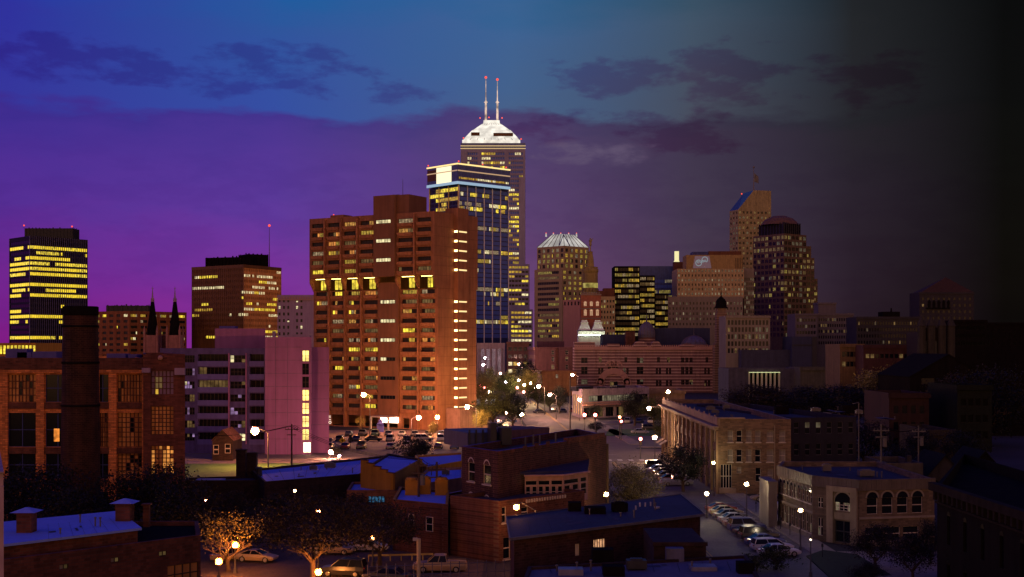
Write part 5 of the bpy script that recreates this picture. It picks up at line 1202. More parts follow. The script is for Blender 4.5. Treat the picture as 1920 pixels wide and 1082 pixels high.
# --- low retail building on the corner
A, B, C = P(1073, 428), P(1092, 408), P(1217, 428); pl = tri_plan(A, B, C); o = bld('corner_store', 'low white store with a curved corner and a lit ribbon window', 'shop', mid(pl))
F0, F1 = Fr(A, B), Fr(B, C); zt = Z(729, 410); k_ = 1
rib = (F1.L * .09, F1.L * .985, Z(752, 415), Z(741, 415)); gr = [(F1.L * (.02 + i * .16), F1.L * (.14 + i * .16), .4, 3.4) for i in range(6)]
lf = [(F0.L * (.08 + .23 * i), F0.L * (.22 + .23 * i), 1.0, zt - 2.2) for i in range(4)]
shell(o, pl, 0, zt, mat('store_white', (.32, .24, .27)), ROOF_DK, {1: [rib] + gr, 0: lf}, dep=.4, coping=LILAC)
windows(o, F1, [rib], FR_DK, [G_DK, L_DIMW, L_DIMW, L_DIMY], .8, -.3, 26, 1, .12); windows(o, F1, gr, FR_DK, [G_DK, L_DIM], .2, -.3, 3, 1, .1); windows(o, F0, lf, FR_WH, [lit('shop_warm', (1, .52, .14), 1.1), MATS['shop_warm']], 1, -.3, 1, 2, .1)
b = MB(); b.fbox(F1, 0, F1.L, 4.1, 4.6, .003, 1.8); b.fbox(F1, 0, F1.L, rib[2] - .5, rib[2] - .2, .003, .3); b.build('canopy', PINKW, o)
b = MB()
for u, ww in ((.1, 5), (.25, 3), (.7, 4)): b.fbox(F1, F1.L * u, F1.L * u + ww, zt - .9, zt + .5, -9, -6, 0, True)
b.build('roof_unit', DARKMETAL, o)
block(1217.5, 1284, 436, 732, 'low tan annex joined to the right of the white corner store', mat('annex_tan', (.26, .17, .11)), 0, 0, cornice=True, name='annex')

# --- brick buildings along the avenue
A, C = P(1016, 600), P(1081, 600); pl = quad_plan(A, C, 30); F = Fr(A, C); zt = Z(697, 600); o = bld('brick_building', 'orange brick building with blank side wall and one small lit window', 'building', mid(pl))
ops = [(F.L * .40, F.L * .47, Z(709, 600), Z(702, 600))]; shell(o, pl, 0, zt, mat('orange_wall', (.36, .16, .06)), ROOF_DK, {0: ops}, coping=BRK_DK); windows(o, F, ops, FR_WH, [L_DIMW, L_DIMW], 1, -.2, 1, 2, .12)
Ff = Fr(P(998, 640), P(1016, 600)); fo = grid(Ff, 1.0, 3.8, 3, .8, 2.2, 7, 2.2); b = MB(); b.wall(Ff, 0, zt, fo, .3); b.fbox(Ff, 0, Ff.L, zt - 1.2, zt, .003, .6); b.build('street_front', BRK_OR, o); windows(o, Ff, fo, FR_WH, [G_DK, L_PALE, L_GOLD], .5, -.2, 1, 2, .12)
A, C = P(1003, 660), P(1080, 660); pl = quad_plan(A, C, 40); F = Fr(A, C); zt = Z(651, 660); o = bld('brick_building', 'taller dark brick building with pale framed windows above the orange wall', 'building', mid(pl))
ops = [(F.L * a, F.L * a + 1.5, Z(y + 8, 660), Z(y, 660)) for a in (.40, .74) for y in (657, 669, 684)]; shell(o, pl, 0, zt, mat('plum_brick', (.14, .06, .055)), ROOF_DK, {0: ops}, coping=LILAC); windows(o, F, ops, FR_WH, [G_DK, L_DIM], .2, -.2, 1, 2, .15)
b = MB(); b.fbox(F, F.L * .50, F.L * .56, 0, zt - .5, .003, .4); b.build('pilaster', BRK_DK, o)
Ff = Fr(P(991, 700), P(1003, 660)); fo = grid(Ff, 1.5, 3.6, 5, .6, 2.2, 6, 2.8); b = MB(); b.wall(Ff, 0, zt, fo, .3); b.fbox(Ff, 0, Ff.L, zt - 1.4, zt, .003, .8); b.build('street_front', PINKW, o); windows(o, Ff, fo, FR_WH, [G_DK, L_DIM, L_GOLD], .4, -.2, 1, 2, .15)
block(1008, 1058, 690, 640, 'plum rooftop block with red lamps above the avenue brick buildings', mat('plum_block', (.13, .06, .075)), 0, 0, cornice=False, name='brick_building')
o, F, zt = block(950, 992, 730, 641, 'brown corner office with a few lit windows beside the white colonnade', mat('corner_brown', (.22, .11, .08)), 4, 5, pitch=4.2, ww=2.2, hh=2.2, prob=.4, panes=[G_DK, L_GOLD, L_PALE, L_DIM], name='brick_building')
A, C = P(894, 760), P(947, 760); pl = quad_plan(A, C, 20); F = Fr(A, C); zt = Z(643, 760); o = bld('colonnade_building', 'white colonnaded building at the foot of the blue glass tower', 'building', mid(pl))
op = (1, F.L - 1, 2, zt - 3.5); shell(o, pl, 0, zt, mat('colonnade_white', (.5, .38, .36)), ROOF_MD, {0: [op]}, dep=2); b = MB(); b.fbox(F, .9, F.L - .9, 1.9, zt - 3.4, -2.3, -1.95); b.build('back_wall', lit('colonnade_back', (.30, .16, .22), .5, .4), o)  # light inside the colonnade put into the back wall as emission
for k in range(5): u = 1.8 + k * (F.L - 3.6) / 4; b = MB(); b.tube(F.p(u, 2, -.8), F.p(u, zt - 3.5, -.8), .7, .6, 10); b.build('column', MATS['colonnade_white'], o)

# --- brick tower with lit arches and the white gabled pavilion before it
d = 716; A, C = P(1089, d), P(1127, d); pl = quad_plan(A, C, 9.5); F = Fr(A, C); zt = Z(551, d); o = bld('brick_tower', 'square red brick tower with two rows of three lit arched windows', 'tower', mid(pl))
ops = [(F.L * a - .85, F.L * a + .85, Z(y1, d), Z(y0, d)) for y0, y1 in ((568, 574), (583, 592)) for a in (.22, .52, .82)]
shell(o, pl, 0, zt, mat('bright_brick', (.30, .10, .055)), ROOF_DK, {0: ops}, coping=LIME2); windows(o, F, ops, FR_WH, [lit('arch_light', (.75, .42, .24), .8, .8, .4), MATS['arch_light']], 1, -.2, 2, 1, .15)
b = MB()
for q_ in ops: ring(b, F, (q_[0] + q_[1]) / 2, q_[3], .0, .85, .02, 0, 180, 1, 8); ring(b, F, (q_[0] + q_[1]) / 2, q_[3], .85, 1.2, .03, 0, 180, 0, 8)
b.build('arch', [PINKW, MATS['arch_light']], o)
b = MB()
for yy in (552, 578, 596): b.fbox(F, -.3, F.L + .3, Z(yy + 1.5, d), Z(yy, d), .003, .5)
for k in range(8): b.fbox(F, F.L * k / 8, F.L * (k + .5) / 8, zt, zt + 1.1, -.4, .1, 0, True)
b.build('cornice', LIME2, o)
d = 702; A, C = P(1084, d), P(1134, d); pl = quad_plan(A, C, 9); F = Fr(A, C); o = bld('pavilion', 'bright white pavilion with two steep truncated roofs below the brick tower', 'pavilion', mid(pl)); WHP = mat('pavilion_white', (.72, .78, .66), .7, .12, .3)
b = MB(); z0, z1, z2 = Z(640, d), Z(621, d), Z(606, d); b.prism(pl, 0, z1); b.build('wall', WHP, o)
for a in (.25, .75):
    b = MB(); cu = F.L * a; x, y, _ = F.p(cu, 0, -4.5); h = F.L * .25
    frustum(b, x, y, z1, h + .3, z1 + .4, h + .3); frustum(b, x, y, z1 + .4, h * .95, z2, h * .48); frustum(b, x, y, z2, h * .58, z2 + .5, h * .58); frustum(b, x, y, z2 + .5, h * .45, Z(600, d), h * .4); b.build('roof', WHP, o)
    e = MB(); e.fbox(Fr((x - h - .4, y - h - .4), (x + h + .4, y - h - .4)), 0, 2 * h + .8, z1 - .1, z1 + .5, .003, .2); e.build('eave', DARKMETAL, o)
b = MB(); b.fbox(F, 0, F.L, z1 - 2.5, z1 - 2.2, 3.0, 3.4, 0, True)
for k in range(9): b.fbox(F, F.L * k / 8 - .12, F.L * k / 8 + .12, z1 - 2.6, z1 - 2.3, .003, 3.0)
b.build('floodlight_rail', DARKMETAL, o)
b = MB(); b.fbox(F, 0, F.L, z1 - 2.19, z1 - 2.0, 3.05, 3.35, 0, True); b.build('floodlight', glow('flood_greenish', (.9, 1, .78), 26), o)
# ================================================================ the foreground
# --- brick building with the glazed bay
dL, dR = 142, 168
A, B, C = P(866, 149), P(933, dL), P(1137, dR); zt = Z(848, dL); zt = 11.4
o = bld('brick_building', 'dark red brick building with a white glazed bay on its side', 'building', P(1000, 160))
pl = [A, B, C, (A[0] + C[0] - B[0] + 1, A[1] + C[1] - B[1] + 6)]; F0, F1 = Fr(A, B), Fr(B, C)
ops = [(F0.L * a, F0.L * c, Z(y1, 144), Z(y0, 144)) for a, c in ((.17, .37), (.60, .82)) for y0, y1 in ((872, 908), (938, 958), (985, 1010))]
shell(o, pl, 0, zt, BRK_OR if False else mat('bay_brick', (.055, .022, .019), .9, .45, .5, brick=(.24, (.12, .06, .045))), ROOF_DK, {0: ops}, dep=.25, coping=SLATEB)
windows(o, F0, ops, FR_WH, [G_DK], 0, -.18, 1, 2, .12, sill=True)
b = MB()
for q_ in ops: ring(b, F0, (q_[0] + q_[1]) / 2, q_[3] - .1, .58, .74, .03, 10, 170, 0, 8)
b.build('window_arch', FR_WH, o)
b = MB()                                            # ragged top of the side wall, with corbels
for k in range(10): b.fbox(F1, F1.L * k / 10 + .1, F1.L * (k + .35) / 10, zt - .4, zt + random.choice((0, .15, .3)), .003, .06)
b.fbox(F1, F1.L * .6, F1.L * .98, zt - .25, zt + .35, -.5, .05, 0, True); b.build('coping', BRK_DK, o)
q = quad_plan(P(877, 158), P(952, 160), 9); b = MB(); b.prism(q, zt - 1, Z(812, 158)); b.build('roof_tank', mat('tank_blue', (.045, .05, .13), .6), o)
Fq = Fr(q[0], q[1]); b = MB()
for k in range(6): b.fbox(Fq, Fq.L * (k + .1) / 6, Fq.L * (k + .3) / 6, zt - .8, Z(812, 158) + .4, .003, .25)
b.fbox(Fq, Fq.L * .45, Fq.L * .6, zt - .5, zt + 2.2, .5, 1.6, 0, True); b.fbox(Fq, Fq.L * .7, Fq.L * .95, zt - .5, zt + 1.6, .6, 2, 0, True); b.build('roof_unit', DARKMETAL, o)
q = quad_plan(P(955, 166), P(1030, 172), 6); b = MB(); b.prism(q, zt - 1, Z(805, 168)); b.build('roof_shed', mat('shed_plum', (.09, .05, .07)), o)
b = MB()
for px in (985, 1000, 1012, 893, 1042): x, y = P(px, 160); b.tube((x, y, zt - 1), (x, y, zt + random.uniform(.2, .8)), .12, n=6)
b.build('vent_pipe', POLE, o)
# lower wing: lamplight put into a lighter copy of the brick
A2, C2 = P(935, 136), P(1096, 146); ql = quad_plan(A2, C2, 7.5); Fl = Fr(A2, C2); zl = 6.6
low = [(Fl.L * a, Fl.L * c, z0, z1) for a, c, z0, z1 in ((.035, .085, 4.2, 5.9), (.25, .33, 4.5, 5.6), (.05, .13, .3, 2.6))]
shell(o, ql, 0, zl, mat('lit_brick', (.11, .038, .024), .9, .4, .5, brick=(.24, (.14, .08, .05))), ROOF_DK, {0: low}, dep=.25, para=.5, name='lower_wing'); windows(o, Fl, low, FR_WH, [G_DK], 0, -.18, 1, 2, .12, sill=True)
b = MB()
for k in range(16): b.fbox(Fl, Fl.L * (.3 + k * .03), Fl.L * (.314 + k * .03), zl - .55, zl - .2, .003, .12)
b.build('dentil', FR_WH, o)
bay0, bay1, bay2 = P(984, 146.8), P(1056, 147.5), P(1102, 151.5); zb0, zb1 = 4.9, 8.3
for Fx, n_ in ((Fr(bay0, bay1), 3), (Fr(bay1, bay2), 1.5)):
    s = MB(); k = int(n_ * 2)
    lo_ = [(Fx.L * (i + .16) / k, Fx.L * (i + .86) / k, zb0 + .75, zb0 + 2.05) for i in range(k)]; hi = [(Fx.L * (i * 2 + .12) / k, Fx.L * (min(k, i * 2 + 2) - .12) / k, zb0 + 2.2, zb0 + 2.7) for i in range((k + 1) // 2)]
    s.wall(Fx, zb0, zb1, lo_ + hi, .15); s.fbox(Fx, -.1, Fx.L + .1, zb1 - .2, zb1, .003, .3); s.build('bay_wall', mat('bay_paint', (.40, .24, .20)), o)
    windows(o, Fx, lo_, FR_WH, [G_DK], 0, -.1, 1, 2, .08); windows(o, Fx, hi, FR_WH, [G_DK], 0, -.1, 1, 1, .06)
b = MB(); e = [bay0, bay1, bay2, F1.p(F1.L * .82, 0)[:2], F1.p(F1.L * .18, 0)[:2]]
z2 = zb1 + .35; b.q([(*e[0], zb1), (*e[1], zb1), (*e[2], zb1), (e[3][0], e[3][1] - .02, z2), (e[4][0], e[4][1] - .02, z2)]); b.q([(*e[0], zb1), (e[4][0], e[4][1], z2), (e[4][0], e[4][1], zb1)]); b.q([(*e[2], zb1), (e[3][0], e[3][1], zb1), (e[3][0], e[3][1], z2)]); b.build('bay_roof', mat('bay_slate', (.035, .03, .05)), o)

# --- flat dark roofed building in front
z = 6.2; pts = [(964, 1010), (1313, 966), (1271, 931), (957, 972)]; pl = [G(a, b_, z) for a, b_ in pts]
o = bld('brick_shed', 'single storey brick building with wide navy roof in the bottom centre', 'building', mid(pl))
F = Fr(pl[0], pl[1]); ops = [(F.L * .30, F.L * .325, 3.9, 5.0), (F.L * .395, F.L * .46, 3.7, 5.15)]
w = MB(); w.wall(F, 0, z - .1, ops, .25)
for i in (1, 2, 3): w.wall(Fr(pl[i], pl[(i + 1) % 4]), 0, z - .1)
w.build('wall', mat('shed_brick', (.055, .021, .016), .9, .4, .4, brick=(.24, (.07, .04, .03))), o)
b = MB(); e = inset(pl, -.35); b.prism(e, z - .1, z + .12, 0, 0, True); b.build('roof', mat('navy_membrane', (.032, .034, .060), .75, .45, .12, streak=False), o)
b = MB()
for i in range(4): Fe = Fr(e[i], e[(i + 1) % 4]); b.fbox(Fe, -.05, Fe.L + .05, z - .05, z + .2, .003, .1)
b.build('gutter', mat('gutter_grey', (.12, .11, .13), .5), o)
windows(o, F, ops, FR_WH, [lit('shed_window', (1, .50, .24), .9, 3, .7)], 0, -.2, 5, 1, .07)
b = MB(); x, y = G(1082, 960, 6.2); b.box(x - .9, x + .4, y - .5, y + .9, z + .1, z + 1.0); x, y = G(1113, 965, 6.2); b.box(x - .9, x + 1.2, y - .5, y + 1.1, z + .1, z + .75); b.build('chimney', NEARBLK, o)
b = MB()
for px, py in ((1200, 952), (1210, 952), (1220, 951), (1192, 958)): x, y = G(px, py, 6.2); b.tube((x, y, z + .1), (x, y, z + .55), .09, n=6)
x, y = G(1232, 955, 6.2); b.tube((x, y, z + .1), (x, y, z + .3), .3, .3, 8); b.build('vent_pipe', mat('pale_pipe', (.3, .3, .32)), o)
# --- pale flat roofs at the very bottom
z = 4.6; pl = [P(975, 96), P(1432, 98), G(1400, 1046, z), G(990, 1068, z)]
o = bld('flat_roof_building', 'pale grey flat roofed building along the bottom centre edge', 'building', mid(pl))
shell(o, pl, 0, z + .25, BRK_NBLK, mat('pale_membrane', (.11, .11, .15), .8, .3, .15, streak=False), para=.25, thick=.3)
b = MB(); x, y = G(1300, 1070, z); b.box(x - .2, x + 1.9, y - .4, y + 1.4, z, z + .35); x, y = G(1070, 1078, z); b.box(x - 1, x + 1, y - .4, y + 1, z, z + .5); b.build('skylight', mat('skylight_grey', (.16, .16, .22), .4), o)
b = MB(); x, y = G(1120, 1058, z); b.box(x - .4, x + 1.4, y, y + 1.6, z, z + 1.2); x, y = G(1160, 1082, z); b.box(x - 1.2, x + .5, y, y + 1.6, z, z + .8); x, y = G(1390, 1075, z); b.box(x - .3, x + 1.0, y - .4, y + .9, z, z + .9); b.build('roof_unit', NEARBLK, o)
q = quad_plan(P(1226, 111), P(1324, 111), 9); b = MB(); b.prism(q, 0, 6.0); Fq = Fr(q[0], q[1]); b.fbox(Fq, -.1, Fq.L + .1, 5.75, 6.08, .003, .25); b.build('stair_head', BRK_NBLK, o)
b = MB(); x, y, _ = Fq.p(.9, 0, 1.1); b.box(x, x + 1.5, y - .6, y + .5, 4.35, 5.75); b.build('roof_unit', mat('unit_navy', (.10, .10, .16), .4), o)

# --- corner building with the long pilastered street front
A, B, C = (32.4, 275), (32.2, 200), P(1483, 200); zt = 11.7
pl = [A, B, C, (C[0], 275)]; F0, F1 = Fr(A, B), Fr(B, C)
o = bld('corner_building', 'three storey tan brick corner building with a long cornice street front', 'building', mid(pl))
n = 13; so0 = []
for k in range(n):
    for z0, h in ((.5, 2.6), (4.3, 2.2), (7.7, 2.1)):
        for s in (.16, .54): so0.append((F0.L * (k + s) / n, F0.L * (k + s + .28) / n, z0, z0 + h))
Fx = lambda px: (px - 1345) / 138 * F1.L
fo = [(Fx(a), Fx(a) + w_, Z(y1, 200), Z(y0, 200)) for y0, y1 in ((807, 829), (843, 866)) for a, w_ in ((1363, .85), (1380, .85), (1398, .85), (1415, .85), (1437, 1.05), (1461, .95))]
fo += [(Fx(1350), Fx(1371), .9, 4.6), (Fx(1380), Fx(1389), 3.2, 4.2), (Fx(1416), Fx(1426), 1.9, 4.1), (Fx(1439), Fx(1449), 1.9, 3.9)]
shell(o, pl, 0, zt, BRK_TAN, mat('deep_navy_roof', (.026, .027, .042), .8, .35, .1, streak=False), {0: so0, 1: fo}, dep=.28, coping=LIME2)
windows(o, F0, so0, FR_WH, [G_DK, L_DIM], .15, -.22, 1, 2, .1, cap=78)
PALEW = mat('drawn_blind', (.20, .17, .15), .7)
for i, q_ in enumerate(fo): windows(o, F1, [q_], FR_WH, [PALEW if i in (4, 5, 10, 11) else G_DK, PALEW], .45, -.2, 1 if i != 12 else 4, 2, .09, sill=i < 12, cap=100)
b = MB()
for k in range(n + 1): b.fbox(F0, max(0, F0.L * k / n - .35), min(F0.L, F0.L * k / n + .35), 0, zt - 1.9, .003, .3)
b.build('pilaster', mat('pilaster_tan', (.25, .16, .09)), o)
b = MB(); b.fbox(F0, 0, F0.L + .5, zt - 1.7, zt - 1.35, .003, .5); b.fbox(F0, 0, F0.L + .9, zt - 1.35, zt - 1.1, .003, .95); b.fbox(F0, 0, F0.L, zt - .99, zt + .15, -.3, .15, 0, True)
for k in range(n * 3): b.fbox(F0, F0.L * (k + .3) / (n * 3), F0.L * (k + .7) / (n * 3), zt - 1.95, zt - 1.7, .003, .4)
b.build('cornice', mat('cornice_tan', (.26, .19, .13)), o)
b = MB()
for k in range(n):
    ring(b, F0, F0.L * (k + .5) / n, 9.75, F0.L / n * .36, F0.L / n * .43, .05, 0, 180, 0, 8)
b.build('window_arch', MATS['pilaster_tan'], o)
b = MB(); b.fbox(F1, -.1, 4.2, zt, zt + .25, -.5, .15, 0, True); b.fbox(F1, Fx(1347), Fx(1378), .13, .9, .003, .5); b.tube(F1.p(Fx(1452), .2, .15), F1.p(Fx(1452), zt - 1, .15), .08, n=6); b.build('trim', MATS['cornice_tan'], o)
for k in (1, 2): 
    b = MB(); u = F0.L * (k - .6) / n; F_ = F0
    b.q([F_.p(u, 3.6, .35), F_.p(u + 3.6, 3.6, .35), F_.p(u + 3.6, 2.7, 1.8), F_.p(u, 2.7, 1.8)]); b.build('awning', mat('awning_cloth', (.30, .22, .14)), o)
q = quad_plan(P(1483.4, 213), P(1606, 215), 50); Fq = Fr(q[0], q[1]); o = bld('warehouse', 'dark warehouse with a broad flat roof joined to the tan corner building', 'building', mid(q))
ao = grid(Fq, .5, 3.6, 3, .8, 1.9, 6, .9); shell(o, q, 0, 11.2, mat('warehouse_dark', (.018, .016, .026)), MATS['deep_navy_roof'], {0: ao}); windows(o, Fq, ao, LIME3, [G_DK, L_FAINT], .1, -.2, 1, 2, .1)
b = MB(); x, y = P(1455, 240); b.box(x, x + 2.4, y, y + 2, 10, 11.8); x, y = P(1580, 250); b.box(x, x + 2.5, y, y + 3, 10, 11.6); b.build('roof_unit', NEARBLK, o)

# --- arched window building with chamfered entrance
zt = 7.6; A, B, C, E = (34.3, 165), (36.6, 152.5), P(1611, 147), P(1752, 149)
A = P(1459, 165); B = P(1524, 152)
pl = [A, B, C, E, (E[0], 172), (A[0] + 2, 172)]; o = bld('arched_window_building', 'two storey brick building with arched windows and a tall chamfered entrance', 'building', mid(pl))
F0, F1, F2 = Fr(A, B), Fr(B, C), Fr(C, E)
up0 = [(F0.L * (.06 + .105 * k), F0.L * (.06 + .105 * k) + .85, 4.3, 5.7) for k in range(9)]; lo0 = [(F0.L * (.06 + .105 * k), F0.L * (.06 + .105 * k) + .85, .8, 2.9) for k in range(9)]
eu = F1.L * .66; en = [(eu - 1.15, eu + 1.15, 3.9, 4.9), (eu - 1.15, eu + 1.15, .25, 2.75)]; side = [(F1.L * .10, F1.L * .22, 4.0, 5.2), (F1.L * .10, F1.L * .22, .7, 2.8)]
f2 = [(F2.L * (.10 + .2 * k), F2.L * (.10 + .2 * k) + 1.35, 3.7, 5.6) for k in range(4)] + [(F2.L * (.08 + .25 * k), F2.L * (.08 + .25 * k) + 2.0, .6, 2.2) for k in range(3)]
shell(o, pl, 0, zt, mat('arch_brick', (.125, .088, .06), .9, .3, .4, brick=(.24, (.1, .08, .06))), MATS['deep_navy_roof'], {0: up0 + lo0, 1: en + side, 2: f2}, dep=.25, para=.7)
windows(o, F0, up0 + lo0, FR_WH, [G_DK, L_FAINT], .2, -.18, 1, 2, .1, sill=True); windows(o, F2, f2, FR_WH, [G_DK], 0, -.18, 1, 2, .1); windows(o, F1, side, FR_WH, [G_DK, L_FAINT], .3, -.18, 2, 2, .09)
windows(o, F1, en[:1], FR_WH, [G_DK, L_DIMW], .35, -.18, 4, 3, .07); windows(o, F1, en[1:], DARKMETAL, [G_DK, lit('lobby', (.34, .30, .2), .35, 1.2)], .55, -.2, 2, 2, .14, name='door')
b = MB()
for F_, oo in ((F0, up0), (F2, f2[:4]), (F1, en[:1])):
    for q_ in oo:
        r = (q_[1] - q_[0]) / 2; ring(b, F_, (q_[0] + q_[1]) / 2, q_[3] - .02, 0, r, .02, 0, 180, 1, 10); ring(b, F_, (q_[0] + q_[1]) / 2, q_[3], r, r + .2, .05, 0, 180, 0, 10)
b.build('window_arch', [LIME2, G_DK], o)
b = MB(); b.fbox(F1, eu - 2.1, eu - 1.2, .1, 6.4, .003, .35); b.fbox(F1, eu + 1.2, eu + 2.1, .1, 6.4, .003, .35); b.fbox(F1, eu - 2.1, eu + 2.1, 6.1, 6.75, .003, .4); b.fbox(F1, eu - 1.2, eu + 1.2, 2.9, 3.7, .003, .12); b.build('entrance_surround', mat('entrance_stone', (.20, .16, .11)), o)
b = MB()
for F_ in (F0, F1, F2):
    b.fbox(F_, -.05, F_.L + .05, zt - 1.15, zt + .12, .003, .16); k = int(F_.L / .6)
    for i in range(k): b.fbox(F_, F_.L * (i + .3) / k, F_.L * (i + .55) / k, zt - 1.12, zt + .08, .161, .2)
b.build('metal_fascia', mat('fascia_bronze', (.085, .065, .06), .5), o)
b = MB()
for F_ in (F0, F2): b.fbox(F_, 0, F_.L, 3.15, 3.4, .003, .1); b.fbox(F_, 0, F_.L, 0, .55, .003, .12)
b.build('string_course', LIME2, o)
Fp = Fr(F0.p(-.1, 0)[:2], B); b = MB(); x, y = P(1441, 163); b.box(x, x + 1.1, y, y + 6, 0, 5.6); b.box(x - .1, x + 1.2, y - .1, y + 6, 5.6, 5.85); b.build('end_pier', mat('pier_white', (.20, .17, .14)), o)

# --- near stone building at the right edge, dimness put into its dark colour
A, B = P(1757, 100), P(1990, 78); zt = 12.3; Fz = Fr(A, B); pl = [A, B, (B[0] + 10, B[1] + 22), (A[0] + 12, A[1] + 28)]
o = bld('stone_building', 'dimmed stone building with deep cornice and tall narrow windows, right edge', 'building', mid(pl))
ops = []
for k in range(6):
    u = Fz.L * (.10 + .155 * k); ops += [(u, u + .62, Z(1005, 97 - 2.6 * k) - .1 * k, Z(952, 97 - 2.6 * k) - .1 * k)]
ops = [(Fz.L * (.10 + .155 * k), Fz.L * (.10 + .155 * k) + .7, z0, z0 + 2.2) for k in range(6) for z0 in (7.9, 4.2, .8)]
shell(o, pl, 0, zt, mat('black_stone', (.012, .011, .009), .95, .3, .3, spec=.04), NEARBLK, {0: ops}, dep=.3); windows(o, Fz, ops, NEARBLK, [G_BLK], 0, -.2, 1, 2, .06)
b = MB(); b.fbox(Fz, -.3, Fz.L + .3, zt - .5, zt + .1, .003, .6); b.fbox(Fz, -.1, Fz.L + .1, zt - 1.5, zt - 1.35, .003, .15)
for k in range(22): b.fbox(Fz, Fz.L * (k + .2) / 22, Fz.L * (k + .55) / 22, zt - 1.2, zt - .5, .003, .4)
b.build('cornice', mat('black_stone_trim', (.024, .020, .015), spec=.04), o)
b = MB()
for q_ in ops: ring(b, Fz, (q_[0] + q_[1]) / 2, q_[3], .0, .35, .015, 0, 180, 0, 8)
b.build('window_arch', G_BLK, o)

# --- bottom left: low brick building with a roof given the sky's blue as its colour
z = 8.0; pts = [(-40, 1030), (258, 994), (218, 963), (-40, 988)]; pl = [G(a, b_, z) for a, b_ in pts]
o = bld('brick_building', 'low dark brick building with sky-tinted roof and chimneys, bottom left corner', 'building', mid(pl))
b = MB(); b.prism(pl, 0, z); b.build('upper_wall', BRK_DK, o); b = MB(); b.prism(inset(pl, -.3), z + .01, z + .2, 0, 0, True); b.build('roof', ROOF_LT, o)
z1 = 7.0; pp = [G(-60, 1068, z1), G(376, 1012, z1), G(372, 985, z1), G(258, 985, z1), G(-60, 1030, z1)]; Fb = Fr(pp[0], pp[1])
ops = [(Fb.L * a, Fb.L * a + .7, 6.1, 6.45) for a in (.36, .58, .80)] + [(Fb.L * .84, Fb.L * .99, 3.6, 5.2)]
shell(o, pp, 0, z1 + .4, mat('near_brick', (.09, .03, .02), .9, .4, .5, brick=(.24, (.06, .035, .03))), NEARBLK, {0: ops}, dep=.2, para=.4, name='front_wing'); windows(o, Fb, ops[:3], FR_DK, [PALEW, L_DIM], .4, -.12, 2, 1, .06); windows(o, Fb, ops[3:], FR_DK, [mat('amber_pane', (.30, .14, .05), .4)], 0, -.15, 4, 2, .1)
for px, py, w_, h in ((50, 1002, .6, 1.7), (234, 980, .62, 1.6), (275, 975, .25, 1.3)):
    x, y = G(px, py, z); b = MB(); b.box(x - w_, x + w_, y - w_, y + w_, z - .6, z + h); b.box(x - w_ - .12, x + w_ + .12, y - w_ - .12, y + w_ + .12, z + h, z + h + .12); ch_ = b.build('chimney', BRK_DK, o)
    if w_ > .4: b = MB(); frustum(b, x, y, z + h + .13, w_ + .4, z + h + .45, .15); b.build('chimney_cap', ROOF_LT, ch_)
# --- pale wall sliver at the left edge
x1 = X(7, 44); o = bld('pale_building', 'pale rendered building corner cutting into the left edge', 'building', (x1 - 5, 48)); b = MB(); b.prism([(x1 - 8, 44), (x1, 44), (x1 - 4.2, 54), (x1 - 12, 54)], 0, Z(912, 44)); b.build('wall', mat('render_pink', (.40, .27, .30)), o); b = MB(); b.prism([(x1 - 8, 44.1), (x1 - .05, 44.1), (x1 - 4.3, 54), (x1 - 12, 54)], Z(912, 44), Z(886, 44)); b.prism([(x1 - 8, 43.9), (x1 + .04, 43.9), (x1 - 4.2, 54.1), (x1 - 12, 54.1)], Z(886, 44), Z(884, 44), 0, 0, True); b.build('upper_stage', MATS['render_pink'], o)

# --- row of low flat roofs in the left centre
def low(pts, z, label, wall, roof, name='low_building', para=0.35, ops=None, cop=None):
    pl = [G(a, b_, z) for a, b_ in pts]; o = bld(name, label, 'building', mid(pl)); shell(o, pl, 0, z + para, wall, roof, ops, para=para, thick=.3, coping=cop); return o, pl
o, pl = low([(496, 908), (676, 893), (726, 858), (470, 884)], 4.0, 'low building with long bright blue roof below the mauve mid-rise', BRK_NBLK, ROOF_LT)
b = MB(); x, y = G(486, 893, 4); b.tube((x, y, 4), (x, y, 5.2), .45, .4, 10); b.tube((x, y, 5.2), (x, y, 5.4), .62, .3, 10); b.build('roof_vent', DARKMETAL, o)
o, pl = low([(350, 906), (492, 905), (482, 896), (350, 900)], 3.4, 'dark low roof with two square chimneys before the green lawn', BRK_NBLK, ROOF_DK)
for px, py, h in ((453, 895, 3.2), (473, 893, 2.6)): x, y = G(px, py, 3.4); b = MB(); b.box(x - .7, x + .7, y - .6, y + .6, 3.1, 4.2 + h); b.box(x - .8, x + .8, y - .7, y + .7, 4.2 + h, 4.4 + h); b.build('chimney', BRK_NBLK, o)
b = MB(); x, y = G(400, 902, 3.4); b.box(x - 2.4, x + 1.6, y - .6, y + .8, 3.4, 3.7); b.build('roof_hatch', ROOF_LT, o)
A, C = P(676, 178), P(737, 172); pl = [A, C, P(792, 196), P(728, 206)]; o = bld('ochre_building', 'low building with ochre stepped gable wall and blue roof', 'building', mid(pl)); F = Fr(A, C); z = Z(880, 174)
b = MB(); n_ = 5
for k in range(n_): b.fbox(F, F.L * k / n_, F.L * (k + 1) / n_, 0, z + .9 - k * .32, -.3, 0, 0, True)
Fs = Fr(C, P(792, 196)); b.fbox(Fs, 0, Fs.L, 0, z - .5, -.3, 0, 0, True); b.build('wall', OCHRE, o)
b = MB()
for k in range(n_): b.fbox(F, F.L * k / n_ - .05, F.L * (k + 1) / n_ + .05, z + .9 - k * .32, z + 1.0 - k * .32, -.35, .05, 0, True)
b.build('coping', BRK_DK, o); b = MB(); b.q([(*A, z - .8), (*C, z - .8), (*P(792, 196), z - .8), (*P(728, 206), z - .8)]); b.build('roof', ROOF_LT, o)
